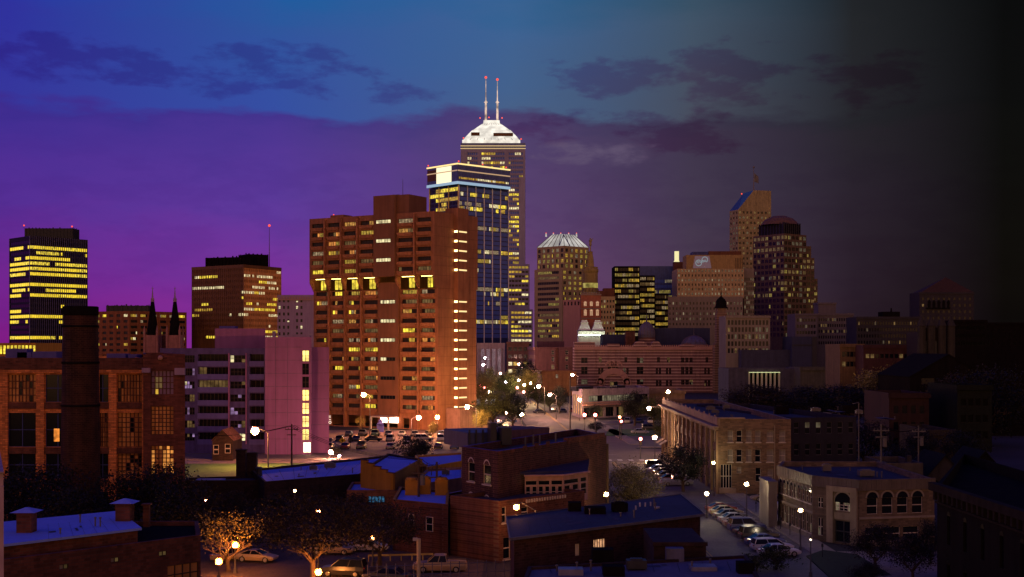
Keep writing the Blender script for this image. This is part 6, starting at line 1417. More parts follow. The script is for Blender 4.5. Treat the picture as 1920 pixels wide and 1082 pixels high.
Fb = Fr(P(792, 196), P(728, 206)); b = MB(); b.fbox(Fb, 0, Fb.L, 0, z - .5, -.3, 0, 0, True); Fc = Fr(P(728, 206), A); b.fbox(Fc, 0, Fc.L, 0, z - .5, -.3, 0, 0, True); b.build('rear_wall', BRK_NBLK, o)
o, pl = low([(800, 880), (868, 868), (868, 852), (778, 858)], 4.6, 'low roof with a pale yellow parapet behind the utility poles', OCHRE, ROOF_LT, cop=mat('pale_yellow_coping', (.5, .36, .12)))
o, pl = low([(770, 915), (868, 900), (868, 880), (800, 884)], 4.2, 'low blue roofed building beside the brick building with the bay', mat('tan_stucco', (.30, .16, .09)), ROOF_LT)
o, pl = low([(650, 924), (752, 924), (748, 908), (660, 908)], 3.4, 'small flat roofed shop with a cyan lit window behind dark trees', BRK_OR, ROOF_LT, name='shop')
F = Fr(pl[0], pl[1]); windows(o, F, [(F.L * .40, F.L * .70, 2.1, 2.95)], FR_DK, [lit('cyan_shop', (.05, .28, .55), .45, 3)], 0, .05, 5, 1, .1)
o, pl = low([(736, 942), (840, 952), (842, 925), (750, 918)], 5.4, 'small red brick building with three stub chimneys, left of the bay building', mat('small_red_brick', (.08, .027, .017), .9, .4, .5, brick=(.24, (.1, .05, .04))), ROOF_LT, name='brick_building', cop=OCHRE)
for px, py in ((772, 928), (796, 926), (828, 928)):
    x, y = G(px, py, 5.4); b = MB(); b.box(x - .75, x + .75, y - .6, y + .6, 5.0, 7.2); b.lathe((x, y), [(.8, 7.2), (.6, 7.5)], 8); b.build('chimney', OCHRE, o)
F = Fr(pl[0], pl[1]); windows(o, F, [(F.L * .30, F.L * .40, 3.0, 4.3), (F.L * .62, F.L * .74, 2.6, 4.2)], FR_WH, [G_DK], 0, .04, 1, 2, .1)
A, C = P(806, 152), P(862, 150); pl = quad_plan(A, C, 10); o = bld('brick_shed', 'dark lean-to brick shed against the bay building', 'shed', mid(pl)); shell(o, pl, 0, 5.2, BRK_DK, ROOF_DK, coping=LILAC)
# dark red gabled house under the bright lamp
A, C = P(398, 258), P(436, 258); pl = quad_plan(A, C, 9); F = Fr(A, C); o = bld('gabled_house', 'small dark house with white framed windows beneath the brightest lamp', 'house', mid(pl)); zt = 4.2
hw_ = [(F.L * .05, F.L * .32, 1.3, 3.2), (F.L * .62, F.L * .90, 1.5, 3.4)]
w = MB(); w.wall(F, 0, zt, hw_, .2)
for i in (1, 2, 3): w.wall(Fr(pl[i], pl[(i + 1) % 4]), 0, zt)
w.q([F.p(0, zt), F.p(F.L, zt), F.p(F.L * .5, zt + 2)]); w.build('wall', BRK_NBLK, o)
b = MB(); b.q([F.p(-.3, zt - .2, .3), F.p(F.L * .5, zt + 2.1, .3), F.p(F.L * .5, zt + 2.1, -9), F.p(-.3, zt - .2, -9)]); b.q([F.p(F.L + .3, zt - .2, .3), F.p(F.L * .5, zt + 2.1, .3), F.p(F.L * .5, zt + 2.1, -9), F.p(F.L + .3, zt - .2, -9)]); b.build('roof', BRK_OR, o); windows(o, F, hw_, FR_WH, [G_DK], 0, -.1, 1, 2, .22)

# --- small buildings in the right middle ground, fading light put into dark colours
def house(px0, px1, d, ye, yr, label, wall, roof, dep=10, lit_=0.0):
    A, C = P(px0, d), P(px1, d); pl = quad_plan(A, C, dep); F = Fr(A, C); ze, zr = Z(ye, d), Z(yr, d); o = bld('gabled_house', label, 'house', mid(pl)); w = MB()
    ops = [(F.L * .15, F.L * .32, ze - 2.2, ze - .6), (F.L * .66, F.L * .83, ze - 2.2, ze - .6)]
    w.wall(F, 0, ze, ops, .2)
    for i in (1, 2, 3): w.wall(Fr(pl[i], pl[(i + 1) % 4]), 0, ze)
    m_ = F.L / 2; w.q([F.p(0, ze), F.p(F.L, ze), F.p(m_, zr)]); w.q([F.p(0, ze, -dep), F.p(F.L, ze, -dep), F.p(m_, zr, -dep)]); w.build('wall', wall, o)
    b = MB()
    for u, e in ((0, -.4), (F.L, .4)): b.q([F.p(u + e, ze - .25, .4), F.p(m_, zr + .05, .4), F.p(m_, zr + .05, -dep - .4), F.p(u + e, ze - .25, -dep - .4)]); b.q([F.p(u + e, ze - .45, .4), F.p(u + e, ze - .25, .4), F.p(m_, zr + .05, .4), F.p(m_, zr - .2, .4)])
    b.build('roof', roof, o); windows(o, F, ops, FR_DK, [G_DK, L_FAINT], lit_, -.1, 1, 2, .1); return o
SLT = mat('dark_slate', (.010, .010, .013), spec=.04); DIMH = mat('dim_house_paint', (.032, .028, .032), spec=.05)
house(1738, 1806, 200, 893, 852, 'grey gabled house standing left of the dimmed stone building', DIMH, SLT)
house(1812, 1880, 215, 885, 845, 'dark gabled house half hidden by the black stone building', NEARBLK, SLT)
A, C = P(1661, 196), P(1731, 196); pl = quad_plan(A, C, 12); F = Fr(A, C); o = bld('low_building', 'low pale rendered building with one door behind the arched window building', 'building', mid(pl)); dop = [(F.L * .44, F.L * .6, 1.2, 3.5)]; shell(o, pl, 0, Z(868, 196), mat('dim_render', (.060, .050, .044)), NEARBLK, {0: dop}); windows(o, F, dop, FR_DK, [G_DK], 0, -.15, 1, 1, .1, name='door')
b = MB(); b.fbox(F, F.L * .68, F.L * .8, Z(868, 196), Z(856, 196), -3, -2, 0, True); b.build('chimney', DIMH, o)
block(1667, 1742, 285, 737, 'dark red brick apartment house with stone bands, right middle distance', mat('dimmed_red_brick', (.028, .012, .011)), 4, 3, pitch=3.6, ww=1.1, hh=1.8, prob=.05, name='brick_building')
block(1795, 1860, 280, 722, 'dark greenish building with small windows at far right middle', mat('green_grey', (.012, .014, .011), spec=.05), 4, 3, pitch=3.6, prob=0, name='dark_building', panes=[G_BLK])
block(1742, 1789, 262, 806, 'low tan walled shed between dark trees at right', mat('dim_tan', (.032, .024, .016)), 0, 0, name='shed')
o = house(1706, 1850, 345, 705, 664, 'large black steep roofed hall against the skyline at right', NEARBLK, NEARBLK, 30)
A, C = P(1853, 300), P(1990, 300)
block(1850, 1990, 330, 705, 'nearly black long building at the right edge of the middle ground', NEARBLK, 8, 3, prob=0, name='dark_building', panes=[G_BLK])
d = 400; o = bld('gothic_church', 'dark gothic church with pinnacled turrets below the pyramid roofed tower', 'church', P(1745, d)); b = MB(); q = quad_plan(P(1726, d), P(1768, d), 14); b.prism(q, 0, Z(622, d)); F = Fr(q[0], q[1]); b.q([F.p(0, Z(622, d)), F.p(F.L, Z(622, d)), F.p(F.L / 2, Z(608, d))]); b.build('wall', mat('church_black', (.020, .012, .010)), o)
for px in (1728, 1746, 1766, 1783):
    x, y = P(px, d - .5); b = MB(); b.lathe((x, y), [(1.3, 0), (1.3, Z(612, d)), (1.5, Z(611, d)), (1.2, Z(607, d)), (.05, Z(590, d))], 8); b.build('turret', mat('turret_grey', (.030, .026, .020)), o)
b = MB(); 
for a in (.32, .62): b.fbox(F, F.L * a - .9, F.L * a + .9, Z(664, d), Z(644, d), .003, .06); ring(b, F, F.L * a, Z(644, d), 0, .9, .06, 0, 180)
b.build('tall_window', mat('church_glass', (.045, .045, .05), .4), o)

# --- utility poles
def pole(px, y0, d, label, hcross=True, w=.17, m=None, tr=False):
    x = X(px, d); zt = Z(y0, d); o = thing('utility_pole', label, 'pole', (x, d, 0)); b = MB(); b.tube((x, d, 0), (x, d, zt), w, w * .7, 8); b.build('pole', m or WOOD, o)
    if hcross: c = MB(); c.box(x - 1.1, x + 1.1, d - .24, d - .12, zt - 1.0, zt - .85); c.box(x - .8, x + .8, d - .24, d - .12, zt - 1.9, zt - 1.75); [c.tube((x + s, d - .18, zt - .85), (x + s, d - .18, zt - .6), .05, n=5) for s in (-1, -.5, .5, 1)]; c.build('crossarm', m or WOOD, o)
    if tr: c = MB(); c.tube((x + .45, d - .2, zt - 3.2), (x + .45, d - .2, zt - 2.0), .3, n=10); c.build('transformer', POLE, o)
pole(547, 795, 216, 'dark utility pole with crossarms in front of the lit stair tower')
pole(785, 858, 150, 'brown utility pole crossing the ochre wall, left of two', tr=True); pole(819, 866, 152, 'brown utility pole with transformer, close to the bay building', tr=True)
pole(1069, 700, 305, 'slim grey pole at the intersection with a dark lamp post beside it', False, .2, POLE)
pole(1139, 832, 164, 'weathered pole standing at the right corner of the bay building', False, .22)
pole(1652, 795, 180, 'pale utility pole behind the arched window building', True, .16, POLE, True); pole(1722, 798, 205, 'dim utility pole with transformer before the red apartment house', True, .15, POLE, True)
o = thing('street_pole', 'slim steel pole with short arm above the dark warehouse', 'pole', (*P(1610, 190), 0)); b = MB(); x, y = P(1610, 190); b.tube((x, y, 0), (x, y, Z(755, 190)), .1, .08, 6); b.tube((x, y, Z(755, 190)), (x - .9, y, Z(757, 190)), .05, n=5); b.build('pole', POLE, o)
o = thing('steel_pole', 'pale steel pole shining yellow beside the parking at bottom centre', 'pole', (*P(785, 122), 0)); b = MB(); x, y = P(785, 122); b.tube((x, y, 0), (x, y, Z(1010, 122)), .17, .2, 10); b.build('pole', mat('shining_pole', (.55, .42, .22), .5), o); b = MB(); b.box(x - .55, x - .1, y - .1, y, Z(1014, 122), Z(1008, 122)); b.build('sign_panel', FR_WH, o)  # lamplight put into the pole's yellowish colour
# fence and steps at the bottom centre
o = thing('iron_fence', 'thin iron fence along the parking at the bottom centre', 'fence', (*P(860, 122), 0)); b = MB(); A, C = P(690, 121), P(962, 124); F = Fr(A, C); n_ = 16
for k in range(n_ + 1): x, y, _ = F.p(F.L * k / n_, 0); b.tube((x, y, 0), (x, y, 2.4), .05, n=5)
for zz_ in (.4, 1.3, 2.2): b.tube(F.p(0, zz_), F.p(F.L, zz_), .035, n=5)
b.build('rails', mat('fence_iron', (.10, .10, .16), .5), o)
o = thing('barrier_rail', 'long yellowish guard rail behind the pickups at bottom centre', 'barrier', (*P(770, 138), 0)); b = MB(); F = Fr(P(690, 137), P(812, 138)); b.fbox(F, 0, F.L, .55, .75, 0, .08, 0, True); [b.fbox(F, F.L * k / 6, F.L * k / 6 + .12, 0, .55, -.1, -.003, 0, True) for k in range(7)]; b.build('rail', mat('rail_yellow', (.4, .3, .1), .6), o)
# --- sagging cables between the poles
def cable(p0, p1, label, sag=1.2, n=3):
    o = thing('power_line', label, 'cable', p0); b = MB()
    for j in range(n):
        s = (j - (n - 1) / 2) * .7; pr = None
        for k in range(13):
            f = k / 12; q = (p0[0] + (p1[0] - p0[0]) * f + s * .5, p0[1] + (p1[1] - p0[1]) * f + s, p0[2] + (p1[2] - p0[2]) * f - sag * 4 * f * (1 - f))
            if pr: b.tube(pr, q, .03, n=4, cap=False)
            pr = q
    b.build('wire', NEARBLK, o)
pt = lambda px, py, d: (X(px, d), d, Z(py, d))
cable(pt(547, 798, 216), pt(785, 862, 150), 'three sagging cables from the mid-rise pole to the ochre wall pole'); cable(pt(785, 862, 150), pt(819, 870, 152), 'short slack cables between the two brown poles', .4)
cable(pt(547, 798, 216), pt(340, 812, 240), 'cables running left from the pole before the stair tower', 1); cable(pt(1652, 798, 180), pt(1722, 801, 205), 'dim cables between the two pale poles at right', .8)
def find(lbl): return next(o for o in ROOTS if o['label'].startswith(lbl))
CL = lambda lbl, pts, z, *a, **k: clutter(find(lbl), [G(p, q, z) for p, q in pts], z, *a, **k)
CL('single storey brick', [(975, 1004), (1300, 962), (1265, 936), (970, 976)], 6.33, 3, 1, 5, 9, 4, um=NEARBLK)
CL('pale grey flat', [(1010, 1075), (1395, 1072), (1385, 1050), (1005, 1064)], 4.63, 5, 1, 5, 8, 3, um=DARKMETAL)
CL('low building with long', [(505, 904), (670, 891), (715, 862), (480, 884)], 4.03, 7, 2, 4, 9, 3)
CL('low dark brick', [(80, 1016), (236, 993), (212, 968), (80, 982)], 8.22, 9, 0, 4, 7, 3)
CL('low blue roofed', [(780, 911), (862, 897), (862, 883), (805, 886)], 4.25, 11, 1, 4, 4, 2)
clutter(find('three storey tan'), [(33, 202), (43, 202), (43, 270), (33, 270)], 10.85, 13, 3, 8, 0, 6); clutter(find('dark warehouse'), [(46, 218), (70, 218), (70, 262), (46, 262)], 10.35, 15, 3, 6, 0, 5)
clutter(find('two storey brick building with arched'), [(37, 156), (46, 153), (46, 168), (36, 168)], 6.95, 17, 2, 5, 4, 4); clutter(find('low white store'), [P(1100, 420), P(1200, 432), P(1200, 440), P(1100, 436)], Z(729, 410) - .85, 19, 3, 4, 0, 2)
clutter(find('old orange brick'), [P(-100, 180), P(230, 180), P(230, 200), P(-100, 200)], Z(671, 170) - .88, 21, 4, 6, 0, 0)
# ================================================================ trees, cars, lamps and street furniture
T = tree
def tg(kind, px, ybase, ytop, label, wf=1.0, **k):
    d = D(ybase); T(kind, X(px, d), d, Z(ytop, d), label, wf, **k)
def td(kind, px, d, ytop, label, wf=1.0, **k): T(kind, X(px, d), d, Z(ytop, d), label, wf, **k)
td('street_a', 925, 352, 733, 'big dark leafy tree at the foot of the apartment tower, left one of the pair', 1.1)
td('street_b', 962, 358, 738, 'big dark tree over the parked cars, right one of the pair by the tower', 1.0)
td('olive', 903, 345, 768, 'low lamp-lit bushy tree against the right foot of the apartment tower', 1.0)
td('olive', 918, 560, 690, 'yellow-green lit tree before the white colonnade', 1.1); td('olive', 905, 470, 704, 'lit tree tight against the right edge of the apartment tower', .9)
td('street_a', 950, 520, 702, 'glowing tree on the left side of the far avenue', .9); td('olive', 966, 620, 692, 'bright lit tree on the avenue before the brown corner office', 1.0)
td('street_b', 986, 600, 676, 'dark tree standing before the brown corner office', .7); td('olive', 990, 545, 692, 'lit tree at the corner of the orange brick building', .9)
td('street_a', 1008, 470, 722, 'small street tree beside the avenue below the orange brick building', 1.1); td('street_b', 1049, 440, 726, 'round street tree in front of the orange brick wall', .9); td('street_a', 1031, 455, 735, 'low street tree left of the round one by the orange wall', .9)
td('street_b', 1116, 395, 760, 'dark round tree behind the two red signals', 1.15); td('street_b', 1118, 342, 792, 'low wide tree on the island under the signal arm', 1.9)
td('street_b', 1190, 372, 737, 'tall dark tree in front of the white corner store', 1.05); td('street_a', 1225, 360, 745, 'dark tree beside the arm lamp left of the tan corner building', .95)
td('street_a', 1243, 290, 775, 'green tree hiding the far corner of the tan building', .6)
td('pale', 1186, 174, 872, 'pale green lit tree by the corner lamp of the bay building', 1.25)
td('dark' if False else 'street_b', 1281, 203, 838, 'large dark tree in front of the tan corner building', 1.25)
td('street_b', 775, 236, 818, 'large dark tree with ochre lit edge behind the utility poles', 1.25)
td('sparse', 676, 338, 780, 'small reddish tree beside the apartment entrance', .6); td('olive', 812, 325, 790, 'young tree in the car park right of the entrance', .8); td('olive', 838, 318, 806, 'low lit bush at the right of the car park', 1.0)
td('cone', 657, 300, 815, 'small dark conifer by the yellow crossing sign', 1.0); td('street_b', 632, 268, 838, 'dark wide hedge-like tree beside the pink lamp', 1.7, name='hedge_tree')
td('sparse', 428, 131, 958, 'bare branched tree glowing orange beside the twin globe lamps', 1.15)
td('spread', 588, 126, 935, 'spreading dark tree with orange lit lower branches, trunk at the lot edge', 1.15)
td('spread', 712, 134, 950, 'wide dark tree before the small red brick building', 1.25); td('faint', 668, 150, 927, 'dark tree between the spreading tree and the cyan lit shop', 1.2)
td('faint', 520, 152, 928, 'black mass tree below the long blue roof', 1.35); td('faint', 430, 158, 922, 'black tree behind the bare orange lit tree', 1.3); td('black', 470, 142, 955, 'lower black tree right of the bare orange lit tree', 1.2)
td('black', 300, 150, 872, 'black tree before the factory corner tower', 1.1); td('black', 232, 149, 885, 'black tree right of the chimney stack', 1.0); td('black', 345, 136, 905, 'black tree at the right end of the bottom left building', 1.1)
td('black', 80, 148, 872, 'black tree left of the chimney stack', 1.2); td('black', 10, 140, 890, 'black tree at the left frame edge before the factory', 1.1); td('black', 140, 138, 915, 'low black tree at the foot of the chimney stack', 1.2)
td('pale', 903, 146, 952, 'orange lit tree against the bay building wall', 1.05); td('faint', 845, 143, 975, 'dark tree in the gap beside the lean-to shed', .8)
td('faint', 1640, 132, 985, 'dark tree before the right wing of the arched window building', 1.25); td('faint', 1712, 126, 1005, 'pale brownish tree at the bottom right beside the black building', 1.25); td('black', 1745, 135, 975, 'black tree against the black stone building', .8); td('faint', 1625, 122, 1055, 'low dark shrub tree near the bottom right entrance', 1.5)
td('shrub', 1455, 132, 1022, 'round shrub on the kerb island beside the white cars', 1.15, name='shrub', cat='shrub'); td('shrub', 1418, 131, 1036, 'small low bush left on the kerb island', 1.2, name='shrub', cat='shrub')
td('olive', 1660, 415, 690, 'orange tinted tree before the long red brick block', 1.4); td('faint', 1700, 400, 690, 'dull tree left of the black steep roofed hall', 1.1)
td('faint', 1410, 400, 722, 'greyish bush below the lit portico', 1.9); td('faint', 1455, 395, 728, 'wide dim bush under the pale hall', 2.2); td('black', 1520, 390, 724, 'black tree row start under the pale low wall', 2.0); td('black', 1590, 385, 722, 'black bushy tree under the pale low wall', 2.0)
td('black', 1727, 250, 805, 'round black tree before the tan shed', 1.0); td('black', 1800, 240, 805, 'black tree right of the tan shed', 1.2); td('black', 1620, 240, 790, 'black tree behind the slim steel pole', 1.2); td('black', 1690, 225, 835, 'black low tree above the pale rendered building', 1.4); td('black', 1850, 300, 690, 'black tree at the far right beside the steep roofed hall', 1.0); td('faint', 1785, 310, 705, 'faint tree between the apartment house and the far right blocks', 1.0)

ORD = ['first', 'second', 'third', 'fourth', 'fifth', 'sixth', 'seventh', 'eighth', 'ninth', 'tenth', 'eleventh', 'twelfth', 'thirteenth', 'fourteenth']
KN = {'sedan': 'sedan', 'wagon': 'station wagon', 'suv': 'tall car', 'pickup': 'pickup', 'coupe': 'coupe'}
def row(items, where, group, frm):
    for i, (k, c, x, y, h) in enumerate(items): car(k, c, x, y, h, f'{c} {KN[k]}, {ORD[i]} from {frm} {where}', group, detail=y < 300)
a = 8
kerb = [('sedan', 'white'), ('wagon', 'white'), ('sedan', 'blue'), ('suv', 'dark'), ('sedan', 'dark'), ('suv', 'blue'), ('sedan', 'tan'), ('sedan', 'silver'), ('sedan', 'grey'), ('sedan', 'tan'), ('coupe', 'red')]
row([(k, c, 29.3 - .02 * i, 140.5 + i * 3.75, a) for i, (k, c) in enumerate(kerb)], 'of the angled side street row', 'cars in the angled row along the side street', 'the near end')
row([(k, c, x, y, 180 + a) for (k, c, x, y) in (('sedan', 'dark', 38.6, 170.5), ('sedan', 'red', 39, 176), ('suv', 'white', 39, 181), ('sedan', 'dark', 38.4, 186), ('coupe', 'tan', 37.8, 191))], 'between pavement and tan building', 'cars beyond the pavement', 'the near end')
row([(k, c, 27.2, 212 + i * 5.6, 8) for i, (k, c) in enumerate((('pickup', 'silver'), ('sedan', 'red'), ('sedan', 'tan'), ('sedan', 'red'), ('sedan', 'silver'), ('suv', 'dark')))], 'beside the large dark tree', 'cars by the large dark tree', 'the near end')
cl = ['dark', 'blue', 'dark', 'silver', 'red', 'dark', 'grey', 'white', 'green', 'dark', 'blue']; kl = ['sedan', 'suv', 'sedan', 'wagon', 'sedan', 'pickup', 'sedan', 'suv', 'sedan', 'coupe', 'suv']
row([(kl[i], cl[i], -52 + i * 3.6 + (3 if i > 5 else 0), 289 + random.uniform(-.4, .4), 90) for i in range(11)], 'in front row below apartment tower', 'cars in the car park below the apartment tower', 'left')
row([(kl[(i * 3) % 11], cl[(i * 4 + 1) % 11], -46 + i * 4.1, 312 + random.uniform(-.4, .4), 0 if i % 3 == 0 else 90) for i in range(10)], 'in middle row below apartment tower', 'cars in the car park below the apartment tower', 'left')
row([(kl[(i * 5) % 11], cl[(i * 3 + 2) % 11], -42 + i * 3.4, 330 + random.uniform(-.4, .4), 90) for i in range(9)], 'in back row below apartment tower', 'cars in the car park below the apartment tower', 'left')
row([(kl[(i * 2) % 11], cl[(i * 5 + 3) % 11], -4.5 + .4 * i, 352 + i * 4.2, 15) for i in range(9)], 'in the roadside lot', 'cars in the roadside lot', 'the near end')
row([(kl[(i * 3 + 1) % 11], cl[(i * 2) % 11], 14.8 + i * 3.2, 448, 80) for i in range(6)], 'left of white corner store', 'cars before the corner store', 'left')
row([(kl[(i * 3 + 1) % 11], ['silver', 'dark', 'white', 'grey', 'silver'][i], 35 + i * 3.5, 385 + (i % 2), 75) for i in range(5)], 'right of corner store trees', 'cars in the corner store lot', 'left')
car('sedan', 'silver', X(1200, 338), 338, 5, 'silver sedan alone on the island lane right of the signal arm', 'cars by the signals'); car('suv', 'dark', X(1218, 352), 352, 10, 'dark sport utility car behind the silver one near the signal arm', 'cars by the signals')
car('sedan', 'dark', X(1012, 442), 442, 25, 'dark sedan crossing the avenue with its lamps on', 'cars on the avenue')
for i in range(10):
    y = 560 + i * 22; car(kl[i], cl[(i * 3) % 11], AV(y) + (6.5 if i % 2 else -7), y, -88, f'{cl[(i*3)%11]} {KN[kl[i]]}, {ORD[i // 2]} on {"right" if i % 2 else "left"} kerb of far avenue', 'cars on the far avenue', detail=False)
car('coupe', 'tan', X(482, 137), 137, -15, 'tan coupe lit by the globe lamps at bottom left', 'cars in the back lot')
car('sedan', 'tan', X(415, 134), 138, 60, 'tan sedan half hidden by the bare orange lit tree', 'cars in the back lot')
car('wagon', 'tan', X(622, 142), 142, 0, 'tan station wagon under the spreading dark tree', 'cars in the back lot'); car('suv', 'dark', X(645, 128.5), 128.5, 170, 'dark sport utility car at the bottom edge right of the lamp', 'cars in the back lot')
car('sedan', 'silver', X(690, 144), 144, 0, 'silver sedan behind the guard rail under dark trees', 'cars in the back lot'); car('sedan', 'dark', X(725, 125.5), 125.5, 165, 'dark sedan with bluish roof at the bottom edge left of the pale pole', 'cars in the back lot')
car('pickup', 'tan', X(825, 131), 131, 180, 'tan pickup right of the pale steel pole', 'cars in the back lot')

# lamps (power falls towards the right of the town)
DEEP = (1.0, .30, .06)
LM = lamp
LM(478, 808, 243, 26000, 'brightest lamp, tall arm light in front of the mauve mid-rise', 'cobra', (1, .36, .12), .72, 2.5)
LM(620, 848, 262, 9000, 'pink globe lamp at the right foot of the mauve mid-rise', 'globe', PINKL, .5)
LM(636, 855, 255, 900, 'small bluish lamp beside the pink globe lamp', 'globe', (.5, .5, 1), .3)
LM(682, 740, 330, 20000, 'tall arm street lamp before the apartment tower, leftmost there', 'cobra', SOD, .62, 1.6)
LM(785, 783, 318, 13000, 'arm lamp fixed beside the leaning poles in the car park', 'cobra', PINKL, .55, -1.8)
LM(820, 783, 328, 14000, 'globe lamp in the car park near the apartment stair bay', 'globe', SOD, .55)
LM(876, 763, 336, 30000, 'arm lamp at the right foot of the apartment tower', 'cobra', (1, .5, .2), .6, 2.4)
LM(733, 788, 343, 5000, 'small red lamp over the apartment entrance canopy', 'globe', (1, .3, .2), .42, z0=3.4)
LM(441, 1022, 130, 2000, 'right one of two round globe lamps by the bare tree', 'globe', DEEP, .33)
LM(410, 1053, 126.5, 1800, 'left one of two round globe lamps by the bare tree', 'globe', DEEP, .33)
LM(597, 1073, 124, 2000, 'round globe lamp at the bottom edge under the spreading tree', 'globe', DEEP, .33)
LM(597, 959, 133, 160, 'globe lamp glimpsed through the spreading tree', 'globe', (1, .3, .12), .26); LM(699, 1008, 134, 160, 'dim globe lamp deep in the wide dark tree', 'globe', SOD, .24)
LM(386, 937, 150, 250, 'tiny red lamp among the black trees', 'globe', (1, .25, .12), .2); LM(553, 920, 158, 120, 'tiny pale lamp among the black trees below the blue roof', 'globe', WARM, .18)
LM(968, 951, 131.5, 1700, 'arm lamp on a pole by the lamp-lit lower wall of the bay building', 'cobra', (1, .40, .14), .3, 2.0)
LM(1137, 927, 159, 1000, 'lamp shining at the corner of the bay building', 'globe', WARM, .3)
for (px, py, d, pw, r, kd, lb, c) in (
    (1010, 725, 432, 12000, .62, 'cobra', 'tall lamp on the avenue before the orange brick wall, left of two', (1, .55, .32)), (1031, 740, 405, 9000, .58, 'cobra', 'tall lamp on the avenue before the orange brick wall, right of two', (1, .45, .35)),
    (978, 777, 362, 9000, .62, 'globe', 'yellowish lamp among the cars of the roadside lot', (1, .62, .25)), (949, 774, 368, 5000, .48, 'globe', 'pink lamp beside the big dark trees by the tower', PINKL),
    (972, 683, 640, 12000, .65, 'cobra', 'high lamp before the brown corner office', (1, .5, .4)), (1073, 703, 470, 6000, .55, 'cobra', 'lamp before the orange wall close to the temple theatre', (1, .5, .35)),
    (1087, 750, 398, 5000, .6, 'globe', 'lamp at the curved corner of the white store', (1, .6, .3)), (916, 735, 560, 9000, .75, 'globe', 'cool white lamp under the colonnade trees', COOL), (906, 684, 600, 7000, .6, 'cobra', 'pale lamp high against the colonnade, left of two', (.9, .7, .8)),
    (909, 671, 620, 4000, .5, 'cobra', 'pale lamp high against the colonnade, right of two', (.9, .7, .8)), (938, 700, 600, 8000, .6, 'globe', 'lamp beside the colonnade right end', (1, .6, .4)), (983, 722, 520, 9000, .55, 'globe', 'bright shopfront lamp on the avenue, left of the cluster', (1, .68, .3)), (995, 719, 512, 8000, .5, 'globe', 'bright shopfront lamp on the avenue, middle of the cluster', (1, .66, .3)), (1003, 727, 500, 5000, .4, 'globe', 'bright shopfront lamp on the avenue, right of the cluster', (1, .66, .3)),
    (973, 713, 530, 3000, .45, 'globe', 'pinkish lamp over the avenue signals', PINKL), (948, 716, 545, 2500, .6, 'globe', 'bluish lamp on the left avenue kerb', (.4, .5, 1)),
    (1217, 766, 275, 3500, .42, 'cobra', 'arm lamp reaching over the street from the tan corner building', (1, .55, .36)), (1228, 820, 252, 4200, .42, 'globe', 'round lamp before the far end of the tan corner building', (1, .66, .42)),
    (1253, 735, 300, 2200, .45, 'globe', 'lamp above the roof edge of the tan corner building', (.85, .75, .45)), (1338, 868, 197, 700, .26, 'globe', 'lamp in the leaves right of the large dark tree', (.9, .75, .4)),
    (1325, 926, 172, 950, .3, 'globe', 'glowing low lamp at the near corner of the tan building', (.9, .75, .45)), (1400, 908, 163, 850, .28, 'globe', 'globe lamp on the pavement beyond the angled cars', (.9, .72, .46)), (1501, 957, 144, 480, .25, 'globe', 'dim globe lamp in front of the arched street windows', (.75, .62, .42)), (1512, 870, 205, 60, .24, 'globe', 'weak lamp behind the arched window building', (.8, .5, .3))):
    LM(px, py, d, pw * (1.7 if d > 350 else 1.2 if px < 1240 else 1), lb, kd, c, r, 2.0 if px != 1217 else 4.2)
LM(1520, 1012, 128, 8, 'short unlit looking lamp post on the entrance pavement', 'globe', (.3, .25, .2), .13)

# traffic signals
def signal(px, py, d, label, c, arm=None, r=.4):
    x, z = X(px, d), Z(py, d); o = thing('traffic_signal', label, 'traffic signal', (x, d, 0)); b = MB(); b.tube((x, d + .2, 0), (x, d + .2, z - .5), .12, .09, 8); b.build('pole', POLE, o)
    b = MB(); b.box(x - .25, x + .25, d + .02, d + .4, z - 1.1, z + .4); b.build('housing', mat('signal_housing', (.05, .045, .02), .6), o)
    b = MB(); b.ball((x, d - .1, z), r, 6); b.build('signal_light', bulb_mat(c, 24), o)
    if arm: b = MB(); b.tube((x, d + .2, Z(arm[1], d)), (X(arm[0], d), d + .2, Z(arm[2], d)), .09, .06, 6); b.build('arm', POLE, o)
RD = (1, .18, .14)
signal(1096, 778, 322, 'red signal at the intersection, left of a pair', RD, r=.42); signal(1116, 778, 322, 'red signal at the intersection, right of a pair', RD, r=.42)
signal(1162, 782, 318, 'orange red signal on a pole with a long pale arm', (1, .25, .1), (1104, 795, 798), .32); signal(1165, 790, 316, 'lower red signal just beside the long pale arm pole', RD, None, .3)
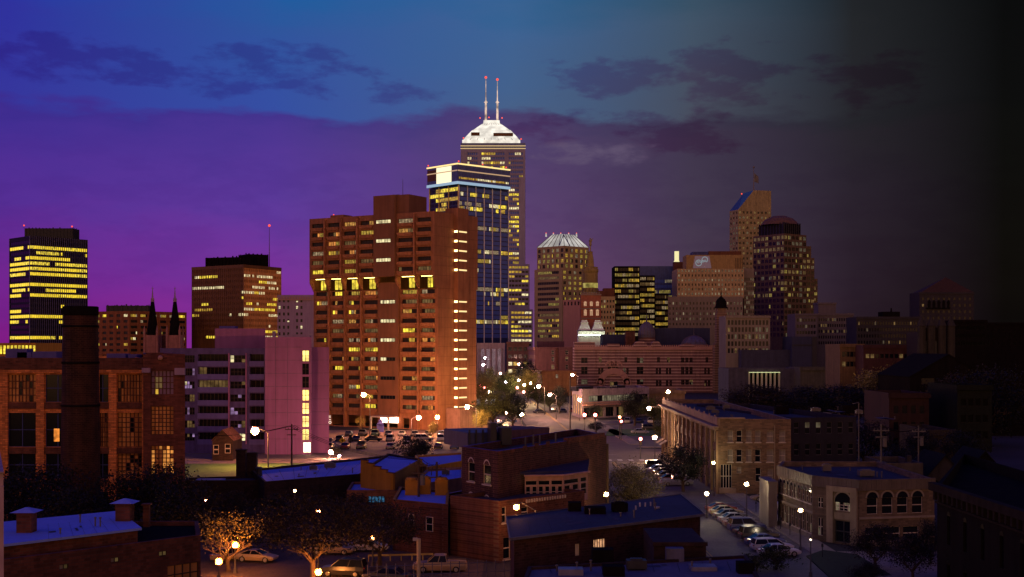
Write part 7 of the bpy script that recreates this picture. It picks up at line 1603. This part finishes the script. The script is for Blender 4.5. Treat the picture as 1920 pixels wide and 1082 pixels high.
signal(1201, 823, 262, 'red signal beside the round lamp before the tan building', RD, None, .32); signal(982, 735, 480, 'red signal far down the avenue', RD, None, .5); signal(970, 727, 500, 'second red signal far down the avenue, slightly left', RD, None, .5)
signal(908, 727, 470, 'red signal half hidden by trees, right of the apartment tower', RD, None, .45); signal(901, 723, 480, 'red signal at the very edge of the apartment tower', RD, None, .45); signal(1066, 819, 285, 'red tail light post at the near end of the avenue', RD, None, .2)
LM(1076, 821, 286, 1500, 'white low lamp beside the red light at the near end of the avenue', 'globe', (1, .6, .5), .36)
# warning sign and blue notice
x, d = X(642, 300), 300; z = Z(826, d); o = thing('warning_sign', 'yellow diamond crossing sign on a post by the car park', 'sign', (x, d, 0)); b = MB(); b.tube((x, d + .05, 0), (x, d + .05, z - .7), .05, n=6); b.build('post', POLE, o)
b = MB(); F = Fr((x - 1, d), (x + 1, d)); b.q([F.p(1, z - .85, .02), F.p(1.85, z, .02), F.p(1, z + .85, .02), F.p(.15, z, .02)]); p_ = b.build('sign_panel', mat('sign_yellow', (.75, .55, .03), .5), o)
b = MB(); b.fbox(F, .93, 1.07, z - .4, z + .3, .03, .05); b.fbox(F, .75, 1.25, z - .05, z + .07, .03, .05); b.build('symbol', NEARBLK, p_)
x, d = X(713, 338), 338; o = thing('notice_board', 'blue notice board standing left of the lit entrance', 'sign', (x, d, 0)); b = MB(); b.box(x - .9, x + .9, d, d + .3, .4, 2.6); b.lathe((x, d + .15), [(.9, 2.6), (.5, 3.1), (.6, 3.4), (.05, 3.9)], 8); b.build('panel', mat('sign_blue', (.08, .08, .40), .5), o)
# parking meters along the pavement
for i in range(8):
    x, y = 33.7, 139 + i * 5.4; o = thing('parking_meter', f'slim parking meter on the side street pavement, {ORD[i]} from the near end', 'parking meter', (x, y, .13), 'parking meters along the side street'); b = MB(); b.tube((x, y, .13), (x, y, 1.25), .05, n=6); b.build('post', DARKMETAL, o); b = MB(); b.box(x - .11, x + .11, y - .09, y + .09, 1.25, 1.5); b.ball((x, y, 1.52), .12, 6); b.build('meter_head', DARKMETAL, o)
flush_rest()
